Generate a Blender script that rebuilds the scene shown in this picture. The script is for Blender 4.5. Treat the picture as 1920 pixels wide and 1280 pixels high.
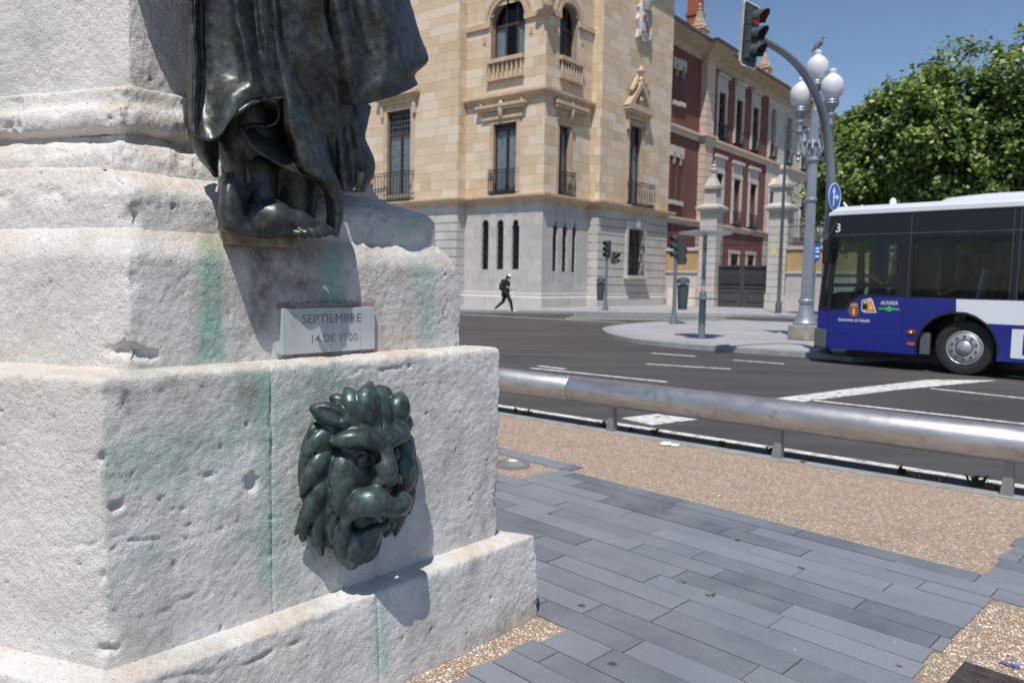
import bpy, bmesh, math, random
import numpy as np
from mathutils import Matrix, Vector
from mathutils.geometry import tessellate_polygon
random.seed(7); rng = np.random.default_rng(7)
SC = bpy.context.scene
for o in list(bpy.data.objects): bpy.data.objects.remove(o)
# ------------------------------------------------------------ camera
FPX, CAMH, ROLL = 1430.0, 1.55, 0.018
PITCH = math.atan(114 / FPX)
cam = bpy.data.cameras.new('camera'); camo = bpy.data.objects.new('camera', cam)
SC.collection.objects.link(camo); SC.camera = camo
cam.lens = FPX / 1920 * 36; cam.sensor_width = 36; cam.clip_start = .05; cam.clip_end = 3000
CR = (Matrix.Rotation(math.pi / 2 - PITCH, 4, 'X') @ Matrix.Rotation(ROLL, 4, 'Z'))
camo.matrix_world = Matrix.Translation((0, 0, CAMH)) @ CR
cam.dof.use_dof = True; cam.dof.focus_distance = 2.95; cam.dof.aperture_fstop = 4.0
SC.render.resolution_x, SC.render.resolution_y = 1024, 682
# ------------------------------------------------------------ light
SUN_EL = math.radians(62); SUN_D = (0.19, 0.982)      # horizontal direction in which the light travels
w = bpy.data.worlds.new('World'); SC.world = w; w.use_nodes = True
nt = w.node_tree; bg = nt.nodes['Background']
sky = nt.nodes.new('ShaderNodeTexSky'); sky.sky_type = 'NISHITA'; sky.sun_disc = False
sky.sun_elevation = SUN_EL
sky.sun_rotation = math.atan2(-SUN_D[0], -SUN_D[1])
sky.altitude = 700; sky.air_density = 1.0; sky.dust_density = 0.35; sky.ozone_density = 2.2
nt.links.new(sky.outputs[0], bg.inputs[0]); bg.inputs[1].default_value = 0.095
sl = bpy.data.lights.new('sun', 'SUN'); sl.energy = 4.2; sl.angle = math.radians(.53); sl.color = (1, .955, .89)
so = bpy.data.objects.new('sun', sl); SC.collection.objects.link(so)
ld = Vector((SUN_D[0] * math.cos(SUN_EL), SUN_D[1] * math.cos(SUN_EL), -math.sin(SUN_EL)))
so.rotation_euler = ld.to_track_quat('-Z', 'Y').to_euler(); so.location = (-5, -20, 40)
SC.view_settings.view_transform = 'Standard'; SC.view_settings.look = 'None'
SC.view_settings.exposure = 0.22; SC.view_settings.gamma = 1
# ------------------------------------------------------------ pixel helpers (photo pixels, 1920 x 1280)
CP = np.array([0, 0, CAMH]); R3 = np.array(CR.to_3x3())
def ray(px, py): return R3 @ np.array([px - 960, 640 - py, -FPX])
def gp(px, py, z=0.0):
    d = ray(px, py); return CP + d * ((z - CAMH) / d[2])
def V2(*a): return np.array(a, float)
class Plane:
    """vertical plane: point p, horizontal unit direction e, outward normal n; coords u, z, w(outward)"""
    def __init__(s, p, e, n): s.p = V2(*p[:2]); s.e = V2(*e) / np.hypot(*e); s.n = V2(*n) / np.hypot(*n)
    def at(s, px, py, wo=0.0):
        d = ray(px, py); t = ((s.p + s.n * wo) @ s.n - CP[:2] @ s.n) / (d[:2] @ s.n)
        q = CP + d * t; return float((q[:2] - s.p) @ s.e), float(q[2])
    def u(s, px, py=500, wo=0.0): return s.at(px, py, wo)[0]
    def z(s, px, py, wo=0.0): return s.at(px, py, wo)[1]
    def T(s, u, z, wo=0.0):
        q = s.p + s.e * u + s.n * wo; return (q[0], q[1], z)
    def w(s, px, py, wo=0.0): return np.array(s.T(*s.at(px, py, wo), wo))
    def off(s, d): return Plane(s.p + s.n * d, s.e, s.n)
# ------------------------------------------------------------ mesh helpers
WM = {}
def wm(o): return WM.get(o, Matrix.Identity(4)) if o is not None else Matrix.Identity(4)
def tag(o, label=None, cat=None, group=None, kind=None):
    if label: o['label'] = label
    if cat: o['category'] = cat
    if group: o['group'] = group
    if kind: o['kind'] = kind
    return o
def thing(name, loc, label, cat, group=None, rz=0.0):
    o = bpy.data.objects.new(name, None); SC.collection.objects.link(o); o.empty_display_size = .2
    m = Matrix.Translation(tuple(loc)) @ Matrix.Rotation(rz, 4, 'Z')
    o.matrix_world = m; WM[o] = m
    return tag(o, label, cat, group)
def link(name, me, parent=None, m=None):
    o = bpy.data.objects.new(name, me); SC.collection.objects.link(o)
    if parent is not None: o.parent = parent
    if m is not None: o.matrix_basis = m
    WM[o] = wm(parent) @ (m if m is not None else Matrix.Identity(4))
    return o
def npmesh(name, v, f, mat, smooth=False):
    me = bpy.data.meshes.new(name)
    v = np.asarray(v, np.float32); f = np.asarray(f, np.int32); k = f.shape[1]
    me.vertices.add(len(v)); me.vertices.foreach_set('co', v.ravel())
    me.loops.add(f.size); me.loops.foreach_set('vertex_index', f.ravel())
    me.polygons.add(len(f)); me.polygons.foreach_set('loop_start', np.arange(len(f), dtype=np.int32) * k)
    me.polygons.foreach_set('loop_total', np.full(len(f), k, np.int32))
    me.update(calc_edges=True); me.validate()
    if smooth: me.polygons.foreach_set('use_smooth', np.ones(len(me.polygons), bool))
    me.materials.append(mat); return me
class MB:
    def __init__(s): s.v = []; s.f = []
    def add(s, vs, fs):
        n = len(s.v); s.v += [tuple(map(float, p)) for p in vs]; s.f += [tuple(i + n for i in q) for q in fs]; return s
    def hexa(s, p): return s.add(p, [(0, 3, 2, 1), (4, 5, 6, 7), (0, 1, 5, 4), (1, 2, 6, 5), (2, 3, 7, 6), (3, 0, 4, 7)])
    def box(s, c, d, rz=0.0, tilt=None):
        m = Matrix.Rotation(rz, 3, 'Z')
        if tilt is not None: m = tilt
        p = [Vector(c) + m @ Vector((x * d[0] / 2, y * d[1] / 2, z * d[2] / 2)) for z in (-1, 1) for x, y in ((-1, -1), (1, -1), (1, 1), (-1, 1))]
        return s.hexa(p)
    def bx(s, T, u0, u1, z0, z1, w0, w1):
        return s.hexa([T(u, z, w) for z in (z0, z1) for u, w in ((u0, w1), (u1, w1), (u1, w0), (u0, w0))])
    def tube(s, pts, r, n=10, cap=True, sq=None):
        pts = [Vector(p) for p in pts]; k = len(pts)
        if not hasattr(r, '__len__'): r = [r] * k
        up = None; b = len(s.v); vs = []; fs = []
        for i, p in enumerate(pts):
            t = (pts[min(i + 1, k - 1)] - pts[max(i - 1, 0)]).normalized()
            if up is None: up = t.orthogonal().normalized()
            up = (up - t * up.dot(t)).normalized(); sd = t.cross(up)
            for j in range(n):
                a = 2 * math.pi * j / n; vs.append(p + (up * math.cos(a) + sd * math.sin(a)) * r[i])
        for i in range(k - 1):
            for j in range(n):
                fs.append((i * n + j, i * n + (j + 1) % n, (i + 1) * n + (j + 1) % n, (i + 1) * n + j))
        if cap: fs.append(tuple(range(n))[::-1]); fs.append(tuple((k - 1) * n + j for j in range(n)))
        return s.add(vs, fs)
    def lathe(s, prof, c=(0, 0, 0), n=20, ax='z', cap=True):
        vs = []; fs = []; k = len(prof)
        for r, h in prof:
            for j in range(n):
                a = 2 * math.pi * j / n; x, y = r * math.cos(a), r * math.sin(a)
                q = {'z': (x, y, h), 'y': (x, h, y), 'x': (h, x, y)}[ax]
                vs.append((c[0] + q[0], c[1] + q[1], c[2] + q[2]))
        for i in range(k - 1):
            for j in range(n): fs.append((i * n + j, i * n + (j + 1) % n, (i + 1) * n + (j + 1) % n, (i + 1) * n + j))
        if cap: fs.append(tuple(range(n))[::-1]); fs.append(tuple((k - 1) * n + j for j in range(n)))
        return s.add(vs, fs)
    def plate(s, outer, holes, T, w0, w1):
        """2D outline with holes (u, z), front at w0, back at w1"""
        loops = [list(outer)] + [list(h) for h in holes]; flat = [p for l in loops for p in l]
        tri = tessellate_polygon([[Vector((p[0], p[1], 0)) for p in l] for l in loops]); n = len(flat)
        vs = [T(p[0], p[1], w0) for p in flat] + [T(p[0], p[1], w1) for p in flat]
        fs = [tuple(t) for t in tri] + [tuple(i + n for i in t[::-1]) for t in tri]; b = 0
        for l in loops:
            m = len(l)
            for i in range(m):
                j = (i + 1) % m; fs.append((b + i, b + j, b + j + n, b + i + n))
            b += m
        return s.add(vs, fs)
    def sweep(s, path, prof, closed=False):
        """path: list of (x, y) from left to right as seen from outside; prof: list of (out, z)"""
        P = [V2(*p) for p in path]; k = len(P); nn = []
        for i in range(k):
            def nrm(a, b): d = (b - a) / np.hypot(*(b - a)); return V2(d[1], -d[0])
            if i == 0: m = nrm(P[0], P[1])
            elif i == k - 1: m = nrm(P[-2], P[-1])
            else:
                a, b = nrm(P[i - 1], P[i]), nrm(P[i], P[i + 1]); m = (a + b) / (1 + a @ b)
            nn.append(m)
        vs = [(*(P[i] + nn[i] * o), z) for i in range(k) for o, z in prof]; q = len(prof)
        fs = [(i * q + j, (i + 1) * q + j, (i + 1) * q + (j + 1) % q, i * q + (j + 1) % q) for i in range(k - 1) for j in range(q)]
        fs += [tuple(range(q)), tuple((k - 1) * q + j for j in range(q))[::-1]]
        return s.add(vs, fs)
    def build(s, name, mat, parent=None, smooth=False, world=True, bevel=0.0, auto=None):
        me = bpy.data.meshes.new(name); vs = s.v
        if world and parent is not None:
            mi = wm(parent).inverted(); vs = [mi @ Vector(p) for p in vs]
        me.from_pydata([tuple(p) for p in vs], [], s.f)
        bm = bmesh.new(); bm.from_mesh(me); bmesh.ops.recalc_face_normals(bm, faces=bm.faces)
        if bevel:
            es = [e for e in bm.edges if len(e.link_faces) == 2 and e.calc_face_angle(0) > .5]
            bmesh.ops.bevel(bm, geom=es, offset=bevel, segments=2, affect='EDGES', profile=.6)
        if smooth:
            for f in bm.faces: f.smooth = True
            for e in bm.edges:
                if len(e.link_faces) == 2 and e.calc_face_angle(0) > .7: e.smooth = False
        bm.to_mesh(me); bm.free(); me.materials.append(mat)
        return link(name, me, parent)
UNIT = {}
def unitbox(mat):
    if mat.name not in UNIT:
        m = MB(); m.box((0, 0, 0), (1, 1, 1)); me = bpy.data.meshes.new('block')
        me.from_pydata(m.v, [], m.f); me.materials.append(mat); UNIT[mat.name] = me
    return UNIT[mat.name]
def blk(name, T, u0, u1, z0, z1, w0, w1, mat, parent):
    """a box piece as an object of its own sharing the unit mesh"""
    c = Vector(T((u0 + u1) / 2, (z0 + z1) / 2, (w0 + w1) / 2)); ex = Vector(T(u1, z0, w0)) - Vector(T(u0, z0, w0))
    a = math.atan2(ex.y, ex.x)
    m = wm(parent).inverted() @ Matrix.Translation(c) @ Matrix.Rotation(a, 4, 'Z') @ Matrix.Diagonal((u1 - u0, abs(w1 - w0), z1 - z0, 1))
    return link(name, unitbox(mat), parent, m)
def text_obj(name, body, T, u, z, h, mat, parent, w0, ext=.002, width=None, align='LEFT', bold=0.0, shear=0.0):
    cu = bpy.data.curves.new('t', 'FONT'); cu.body = body; cu.size = 1; cu.extrude = .0; cu.align_x = align; cu.offset = bold; cu.shear = shear
    cu.resolution_u = 3
    to = bpy.data.objects.new('t', cu); SC.collection.objects.link(to)
    dg = bpy.context.evaluated_depsgraph_get(); me = bpy.data.meshes.new_from_object(to.evaluated_get(dg))
    bpy.data.objects.remove(to); bpy.data.curves.remove(cu)
    co = np.array([v.co[:] for v in me.vertices]); hh = .7
    sx = sz = h / hh
    if width: sx = width / max(1e-6, co[:, 0].max() - co[:, 0].min())
    mi = wm(parent).inverted()
    for v in me.vertices: v.co = mi @ Vector(T(u + v.co.x * sx, z + v.co.y * sz, w0 + ext))
    me.materials.clear(); me.materials.append(mat)
    return link(name, me, parent)
# ------------------------------------------------------------ numpy noise
_perm = rng.random((64, 64, 64)).astype(np.float32)
def vnoise(p):
    p = np.asarray(p); i = np.floor(p).astype(int); f = p - i; f = f * f * (3 - 2 * f); i &= 63; j = (i + 1) & 63
    g = lambda a, b, c: _perm[a[..., 0], b[..., 1], c[..., 2]]
    x, y, z = f[..., 0], f[..., 1], f[..., 2]
    c0 = (g(i, i, i) * (1 - x) + g(j, i, i) * x) * (1 - y) + (g(i, j, i) * (1 - x) + g(j, j, i) * x) * y
    c1 = (g(i, i, j) * (1 - x) + g(j, i, j) * x) * (1 - y) + (g(i, j, j) * (1 - x) + g(j, j, j) * x) * y
    return (c0 * (1 - z) + c1 * z) * 2 - 1
def fbm(p, s, o=4, g=.5):
    r = 0; a = 1; p = np.asarray(p, float) * s
    for k in range(o): r = r + a * vnoise(p + 17.3 * k); p = p * 2.03; a *= g
    return r
def sstep(a, b, x): t = np.clip((x - a) / (b - a), 0, 1); return t * t * (3 - 2 * t)
# ------------------------------------------------------------ signed distance field sculpting
def catmull(P, n):
    P = np.asarray(P, float); k = len(P); t = np.linspace(0, k - 1 - 1e-6, n); i = t.astype(int); f = (t - i)[(...,) + (None,) * (P.ndim - 1)]
    g = lambda j: P[np.clip(j, 0, k - 1)]
    a, b, c, d = g(i - 1), g(i), g(i + 1), g(i + 2)
    return .5 * (2 * b + (c - a) * f + (2 * a - 5 * b + 4 * c - d) * f ** 2 + (3 * b - a - 3 * c + d) * f ** 3)
class Field:
    def __init__(s, lo, hi, h):
        s.lo = np.array(lo, float); s.h = h; n = np.ceil((np.array(hi) - s.lo) / h).astype(int) + 1; s.n = n
        s.ax = [s.lo[k] + np.arange(n[k]) * h for k in range(3)]; s.V = np.full(n, 1.0, np.float32)
    def sl(s, lo, hi):
        q = []
        for k in range(3):
            a = int(max(0, math.floor((lo[k] - s.lo[k]) / s.h))); b = int(min(s.n[k], math.ceil((hi[k] - s.lo[k]) / s.h) + 1)); q.append(slice(a, max(a, b)))
        return tuple(q)
    def put(s, lo, hi, fn, k=.02, op='add'):
        m = max(3 * k, .02) + 2 * s.h; q = s.sl(np.array(lo) - m, np.array(hi) + m)
        X, Y, Z = np.meshgrid(s.ax[0][q[0]], s.ax[1][q[1]], s.ax[2][q[2]], indexing='ij')
        if X.size == 0: return s
        d = fn(X, Y, Z); V = s.V[q]
        if op == 'add':
            hh = np.clip(.5 + .5 * (V - d) / k, 0, 1); s.V[q] = V * (1 - hh) + d * hh - k * hh * (1 - hh)
        else:
            d = -d; hh = np.clip(.5 - .5 * (V - d) / k, 0, 1); s.V[q] = V * (1 - hh) + d * hh + k * hh * (1 - hh)
        return s
    def ell(s, c, r, k=.02, op='add', M=None):
        c = np.array(c, float); r = np.array(r if hasattr(r, '__len__') else (r,) * 3, float); R = r.max()
        def fn(X, Y, Z):
            q = np.stack([X - c[0], Y - c[1], Z - c[2]], -1)
            if M is not None: q = q @ M
            k0 = np.linalg.norm(q / r, axis=-1); k1 = np.linalg.norm(q / (r * r), axis=-1)
            return k0 * (k0 - 1) / np.maximum(k1, 1e-6)
        return s.put(c - R, c + R, fn, k, op)
    def cone(s, a, b, ra, rb, k=.02, op='add', flat=None):
        a = np.array(a, float); b = np.array(b, float); R = max(ra, rb); L = b - a; l2 = max(L @ L, 1e-9)
        def fn(X, Y, Z):
            q = np.stack([X - a[0], Y - a[1], Z - a[2]], -1); t = np.clip(q @ L / l2, 0, 1)
            d = q - t[..., None] * L
            if flat is not None:
                fn_, fk = flat; dn = d @ fn_; d = d + (fk - 1) * dn[..., None] * fn_
            return np.linalg.norm(d, axis=-1) - (ra + (rb - ra) * t)
        return s.put(np.minimum(a, b) - R, np.maximum(a, b) + R, fn, k, op)
    def chain(s, pts, rs, k=.02, op='add', flat=None):
        if not hasattr(rs, '__len__'): rs = [rs] * len(pts)
        if getattr(s, 'smooth', 0) and len(pts) > 2:
            n = 4 * len(pts); q = catmull(np.concatenate([np.array(pts, float), np.array(rs, float)[:, None]], 1), n); pts, rs = q[:, :3], np.maximum(q[:, 3], .002)
        for i in range(len(pts) - 1): s.cone(pts[i], pts[i + 1], rs[i], rs[i + 1], k, op, flat)
        return s
    def mesh(s):
        V = s.V; n = V.shape; S = V < 0
        c = [V[i:n[0] - 1 + i, j:n[1] - 1 + j, k:n[2] - 1 + k] for i in (0, 1) for j in (0, 1) for k in (0, 1)]
        sg = sum((x < 0).astype(np.int8) for x in c); act = (sg > 0) & (sg < 8)
        idx = np.argwhere(act); vid = np.full(act.shape, -1, np.int32); vid[act] = np.arange(len(idx))
        cv = np.stack([x[act] for x in c], 1); cor = np.array([(i, j, k) for i in (0, 1) for j in (0, 1) for k in (0, 1)], float)
        acc = np.zeros((len(idx), 3)); cnt = np.zeros(len(idx))
        for a in range(8):
            for b in range(a + 1, 8):
                if np.abs(cor[a] - cor[b]).sum() != 1: continue
                va, vb = cv[:, a], cv[:, b]; x = (va < 0) != (vb < 0); t = np.where(x, va / np.where(x, va - vb, 1), 0)
                acc += np.where(x[:, None], cor[a] + t[:, None] * (cor[b] - cor[a]), 0); cnt += x
        P = s.lo + (idx + acc / cnt[:, None]) * s.h; F = []
        for ax in range(3):
            o1, o2 = [k for k in range(3) if k != ax]
            sA = [slice(None)] * 3; sB = [slice(None)] * 3; sA[ax] = slice(0, n[ax] - 1); sB[ax] = slice(1, n[ax])
            A, B = S[tuple(sA)], S[tuple(sB)]; e = np.argwhere(A != B)
            e = e[(e[:, o1] > 0) & (e[:, o1] < n[o1] - 1) & (e[:, o2] > 0) & (e[:, o2] < n[o2] - 1)]
            if not len(e): continue
            q = []
            for d1, d2 in ((-1, -1), (0, -1), (0, 0), (-1, 0)):
                g = e.copy(); g[:, o1] += d1; g[:, o2] += d2; q.append(vid[g[:, 0], g[:, 1], g[:, 2]])
            q = np.stack(q, 1); fl = A[e[:, 0], e[:, 1], e[:, 2]]
            if ax == 1: fl = ~fl
            q[~fl] = q[~fl][:, ::-1]; F.append(q)
        F = np.concatenate(F); F = F[(F >= 0).all(1)]
        return P, F
    def build(s, name, mat, parent=None, noise=0.0, ns=40, X=None):
        P, F = s.mesh()
        if X is not None: P = X(P)
        if noise: P = P + np.stack([fbm(P + o, ns, 3) for o in (0, 31.7, 77.1)], 1) * noise
        if parent is not None:
            mi = np.array(wm(parent).inverted()); P = P @ mi[:3, :3].T + mi[:3, 3]
        return link(name, npmesh(name, P, F, mat, True), parent)
# ------------------------------------------------------------ materials
def lin(r, g, b): return tuple(((c / 255 + .055) / 1.055) ** 2.4 if c > 10 else c / 255 / 12.92 for c in (r, g, b))
class NT:
    def __init__(s, name):
        s.m = bpy.data.materials.new(name); s.m.use_nodes = True; s.t = s.m.node_tree; s.b = s.t.nodes['Principled BSDF']
        s.out = s.t.nodes['Material Output']; s.geo = s.n('ShaderNodeNewGeometry'); s.pos = s.geo.outputs['Position']
    def n(s, t, **k):
        x = s.t.nodes.new(t)
        for a, b in k.items(): setattr(x, a, b)
        return x
    def l(s, a, b): s.t.links.new(a, b)
    def val(s, sock, v):
        if hasattr(v, 'is_linked') or hasattr(v, 'links'): s.l(v, sock)
        else: sock.default_value = v if not (isinstance(v, tuple) and len(v) == 3) else (*v, 1)
    def noise(s, scale, detail=5, rough=.55, vec=None, stretch=None):
        x = s.n('ShaderNodeTexNoise'); x.inputs['Scale'].default_value = scale; x.inputs['Detail'].default_value = detail; x.inputs['Roughness'].default_value = rough
        v = vec or s.pos
        if stretch:
            m = s.n('ShaderNodeMapping'); m.inputs['Scale'].default_value = stretch; s.l(v, m.inputs[0]); v = m.outputs[0]
        s.l(v, x.inputs['Vector']); return x.outputs['Fac']
    def ramp(s, f, a, b):
        x = s.n('ShaderNodeMapRange'); x.inputs[1].default_value = a; x.inputs[2].default_value = b; x.clamp = True; s.l(f, x.inputs[0]); return x.outputs[0]
    def mix(s, f, a, b, mode='MIX'):
        x = s.n('ShaderNodeMix', data_type='RGBA', blend_type=mode); s.val(x.inputs[0], f); s.val(x.inputs[6], a); s.val(x.inputs[7], b); return x.outputs[2]
    def math(s, op, a, b=0.0):
        x = s.n('ShaderNodeMath', operation=op); s.val(x.inputs[0], a); s.val(x.inputs[1], b); return x.outputs[0]
    def bump(s, h, st, dist=.01, prev=None):
        x = s.n('ShaderNodeBump'); x.inputs['Strength'].default_value = st; x.inputs['Distance'].default_value = dist; s.l(h, x.inputs['Height'])
        if prev: s.l(prev, x.inputs['Normal'])
        return x.outputs[0]
    def vor(s, scale, feature='F1', rnd=1.0):
        x = s.n('ShaderNodeTexVoronoi', feature=feature); x.inputs['Scale'].default_value = scale; x.inputs['Randomness'].default_value = rnd; s.l(s.pos, x.inputs['Vector']); return x
    def objrand(s): return s.n('ShaderNodeObjectInfo').outputs['Random']
    def set(s, col=None, rough=None, metal=None, normal=None):
        if col is not None: s.val(s.b.inputs['Base Color'], col)
        if rough is not None: s.val(s.b.inputs['Roughness'], rough)
        if metal is not None: s.b.inputs['Metallic'].default_value = metal
        if normal is not None: s.l(normal, s.b.inputs['Normal'])
        return s.m
def mk(name, col, rough=.7, metal=0.0, var=.15, vs=3.0, bump=0.0, bs=60.0, orand=0.0, col2=None, streak=0.0):
    t = NT(name); c1 = tuple(x * (1 - var) for x in col); c2 = col2 or tuple(min(1, x * (1 + var)) for x in col)
    c = t.mix(t.ramp(t.noise(vs), .3, .7), c1, c2)
    if orand:
        x = t.n('ShaderNodeMapRange'); t.l(t.objrand(), x.inputs[0]); x.inputs[3].default_value = 1 - orand; x.inputs[4].default_value = 1 + orand
        g = t.n('ShaderNodeCombineColor'); [t.l(x.outputs[0], g.inputs[k]) for k in range(3)]
        c = t.mix(1.0, c, g.outputs[0], 'MULTIPLY')
    if streak:
        f = t.ramp(t.noise(1.0, 6, .6, stretch=(6, 6, .5)), .52, .75); c = t.mix(t.math('MULTIPLY', f, streak), c, tuple(x * .45 for x in col))
    r = t.math('ADD', t.math('MULTIPLY', t.noise(vs * 2.7), .2), rough - .1)
    nm = t.bump(t.noise(bs, 6, .6), bump, .01) if bump else None
    return t.set(c, r, metal, nm)
def glassmat(name, tint, rough=.02, ior=1.5):
    t = NT(name); tr = t.n('ShaderNodeBsdfTransparent'); tr.inputs[0].default_value = (*tint, 1)
    gl = t.n('ShaderNodeBsdfGlossy'); gl.inputs['Roughness'].default_value = rough
    lw = t.n('ShaderNodeLayerWeight'); lw.inputs[0].default_value = .5; fr = t.math('ADD', t.math('MULTIPLY', t.math('POWER', lw.outputs['Facing'], 4.0), .9), .022)
    mx = t.n('ShaderNodeMixShader'); t.l(fr, mx.inputs[0]); t.l(tr.outputs[0], mx.inputs[1]); t.l(gl.outputs[0], mx.inputs[2])
    t.l(mx.outputs[0], t.out.inputs[0]); return t.m
# ============================================================ ground, road, pavements
Z_ROAD, Z_KERB = -.02, .10
def asphalt():
    t = NT('asphalt'); v = t.vor(140)
    c = t.mix(t.ramp(t.noise(.35, 5), .3, .7), (.034, .0315, .0305), (.062, .057, .0545))
    c = t.mix(t.ramp(t.noise(.5, 5, .6, stretch=(.5, 3, 1)), .45, .75), c, (.082, .077, .073))
    c = t.mix(t.ramp(v.outputs['Distance'], .0, .55), t.mix(.5, c, (.11, .107, .105)), c)
    return t.set(c, .75, 0, t.bump(t.noise(160, 4), .5, .004))
def paint():
    t = NT('road_paint'); f = t.ramp(t.noise(9, 8, .75), .36, .52)
    return t.set(t.mix(f, (.16, .155, .15), (.66, .66, .64)), .6)
def concrete(name, c=(.36, .36, .36)):
    t = NT(name); k = t.mix(t.ramp(t.noise(.8, 6), .3, .7), tuple(x * .82 for x in c), tuple(x * 1.12 for x in c))
    br = t.n('ShaderNodeTexBrick'); br.inputs['Scale'].default_value = 1.0; br.inputs['Mortar Size'].default_value = .008
    br.inputs['Brick Width'].default_value = .6; br.inputs['Row Height'].default_value = .4; t.l(t.pos, br.inputs['Vector'])
    k = t.mix(t.math('MULTIPLY', br.outputs['Fac'], .45), k, (.1, .1, .1))
    return t.set(k, .8, 0, t.bump(t.noise(70, 5), .25, .004))
def aggregate():
    t = NT('exposed_aggregate'); v = t.vor(62, 'F1'); e = t.vor(62, 'DISTANCE_TO_EDGE')
    rp = t.n('ShaderNodeValToRGB'); sp = t.n('ShaderNodeSeparateColor'); t.l(v.outputs['Color'], sp.inputs[0]); t.l(sp.outputs[0], rp.inputs[0])
    E = rp.color_ramp.elements; E[0].position = 0; E[0].color = (.36, .22, .13, 1); E[1].position = 1; E[1].color = (.62, .52, .42, 1)
    for p, c in ((.2, (.46, .33, .21)), (.4, (.55, .43, .31)), (.6, (.30, .26, .23)), (.75, (.70, .61, .50)), (.88, (.42, .25, .15))):
        x = E.new(p); x.color = (*c, 1)
    c = t.mix(t.ramp(e.outputs['Distance'], .0, .12), (.20, .16, .125), rp.outputs[0])
    c = t.mix(t.math('MULTIPLY', t.ramp(t.noise(1.6, 4), .58, .72), .45), c, (.13, .10, .08))
    return t.set(c, .7, 0, t.bump(t.ramp(e.outputs['Distance'], 0, .3), .9, .006))
def slate():
    t = NT('slate_paver'); r = t.objrand()
    rp = t.n('ShaderNodeValToRGB'); t.l(r, rp.inputs[0]); E = rp.color_ramp.elements
    E[0].color = (.088, .098, .114, 1); E[1].color = (.198, .214, .238, 1)
    for p, c in ((.3, (.140, .153, .174)), (.5, (.160, .174, .196)), (.8, (.178, .192, .216))): x = E.new(p); x.color = (*c, 1)
    c = t.mix(t.ramp(t.noise(2.5, 6), .35, .75), rp.outputs[0], t.mix(.5, rp.outputs[0], (.26, .275, .295)))
    c = t.mix(t.math('MULTIPLY', t.ramp(t.noise(55, 3, .7), .5, .75), .4), c, (.24, .25, .27))
    c = t.mix(t.ramp(t.noise(260, 2), .62, .7), c, (.05, .055, .065))
    sp = t.vor(3.1); c = t.mix(t.math('MULTIPLY', t.ramp(sp.outputs['Distance'], .075, .05), .75), c, (.035, .036, .038))
    s2 = t.vor(5.3); c = t.mix(t.math('MULTIPLY', t.ramp(s2.outputs['Distance'], .03, .022), .8), c, (.5, .5, .48))
    return t.set(c, t.math('ADD', t.math('MULTIPLY', t.noise(8), .25), .42), 0, t.bump(t.noise(120, 5), .35, .003))
M_ASPH, M_PAINT, M_AGG, M_SLATE = asphalt(), paint(), aggregate(), slate()
M_PAVE = concrete('pavement_concrete', (.325, .328, .338)); M_KERB = mk('kerb_granite', (.26, .265, .27), .8, var=.2, vs=5, bump=.3)
M_SOIL = mk('dry_ground', (.12, .10, .07), .95, var=.25, vs=.5)
def slab(name, pts, z0, z1, mat, kind='structure'):
    m = MB(); T = lambda u, z, w: (u, z, w); m.plate(pts, [], T, z1, z0)
    return tag(m.build(name, mat), kind=kind)
slab('ground', [(-900, -900), (900, -900), (900, 900), (-900, 900)], -.6, -.14, M_SOIL)
slab('road', [(-160, -6), (160, -6), (160, 60), (-160, 60)], -.13, Z_ROAD, M_ASPH)
DS, PS = V2(.705, -.709), V2(.709, .705)                 # paver direction, and the direction across
def sp(s, p): return DS * s + PS * p
# plaza edge: railing line
A0, A1 = gp(1147, 806)[:2], gp(1888, 925)[:2]; RD = (A1 - A0) / np.hypot(*(A1 - A0)); RN = V2(-RD[1], RD[0])  # RN points to the road
def rl(s, d): return A0 + RD * s + RN * d
slab('plaza', [tuple(rl(-14, -.13)), tuple(rl(14, -.13)), tuple(rl(14, -16)), tuple(rl(-14, -16))][::-1], -.12, -.010, M_AGG)
kerb = slab('kerb', [tuple(rl(-14, -.13)), tuple(rl(14, -.13)), tuple(rl(14, .06)), tuple(rl(-14, .06))], -.12, -.004, M_KERB)
# individual slate pavers
paving = tag(MB().plate([tuple(sp(-9, -3)), tuple(sp(3.2, -3)), tuple(sp(3.2, -2.9)), tuple(sp(-9, -2.9))], [], lambda u, z, w: (u, z, w), -.005, -.03).build('slate_paving', M_SLATE), kind='structure')
PW = .165; cand = []; row = 0; p = -.4
def inreg(s, p):
    if s < -2.17 and p < 2.46: return False                      # aggregate strip along the monument
    if s > -.93 and 3.27 < p < 4.3: return False                  # aggregate panel with the manhole
    if p > 4.66 and s < -1.06: return s < -3.75 and p < 4.66 + .2 * min(1, (-3.75 - s) / .4)
    if s < -4.12 and 4.25 < p < 4.66: return False                # panel with the ground light
    return p < 6.2
while p < 6.6:
    s = -8.6 + random.uniform(0, .8); pw = PW * random.choice((1, 1, 1, .8, 1.15))
    while s < 1.9:
        L = random.uniform(.5, 1.15); n = max(1, int(L / .05))
        ins = [inreg(s + L * (k + .5) / n, p + pw / 2) for k in range(n)]; k = 0
        while k < n:                                            # keep the runs that lie inside the region
            if not ins[k]: k += 1; continue
            j = k
            while j < n and ins[j]: j += 1
            cand.append((s + L * k / n, s + L * j / n, p, pw)); k = j
        s += L
    p += pw; row += 1
def pxof(q):
    v = R3.T @ (np.array([*q, 0]) - CP); return (960 + FPX * v[0] / -v[2], 640 - FPX * v[1] / -v[2]) if v[2] < -.3 else (-9999, 0)
vis, rest = [], []
for c in cand:
    x, y = pxof(sp((c[0] + c[1]) / 2, c[2] + c[3] / 2)); d = np.hypot(*sp((c[0] + c[1]) / 2, c[2]))
    (vis if (880 < x < 2150 and 840 < y < 1500) else rest).append((d, c))
vis.sort(key=lambda q: q[0]); rest += vis[298:]; vis = vis[:298]; restm = MB()
angS = math.atan2(DS[1], DS[0])
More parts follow.
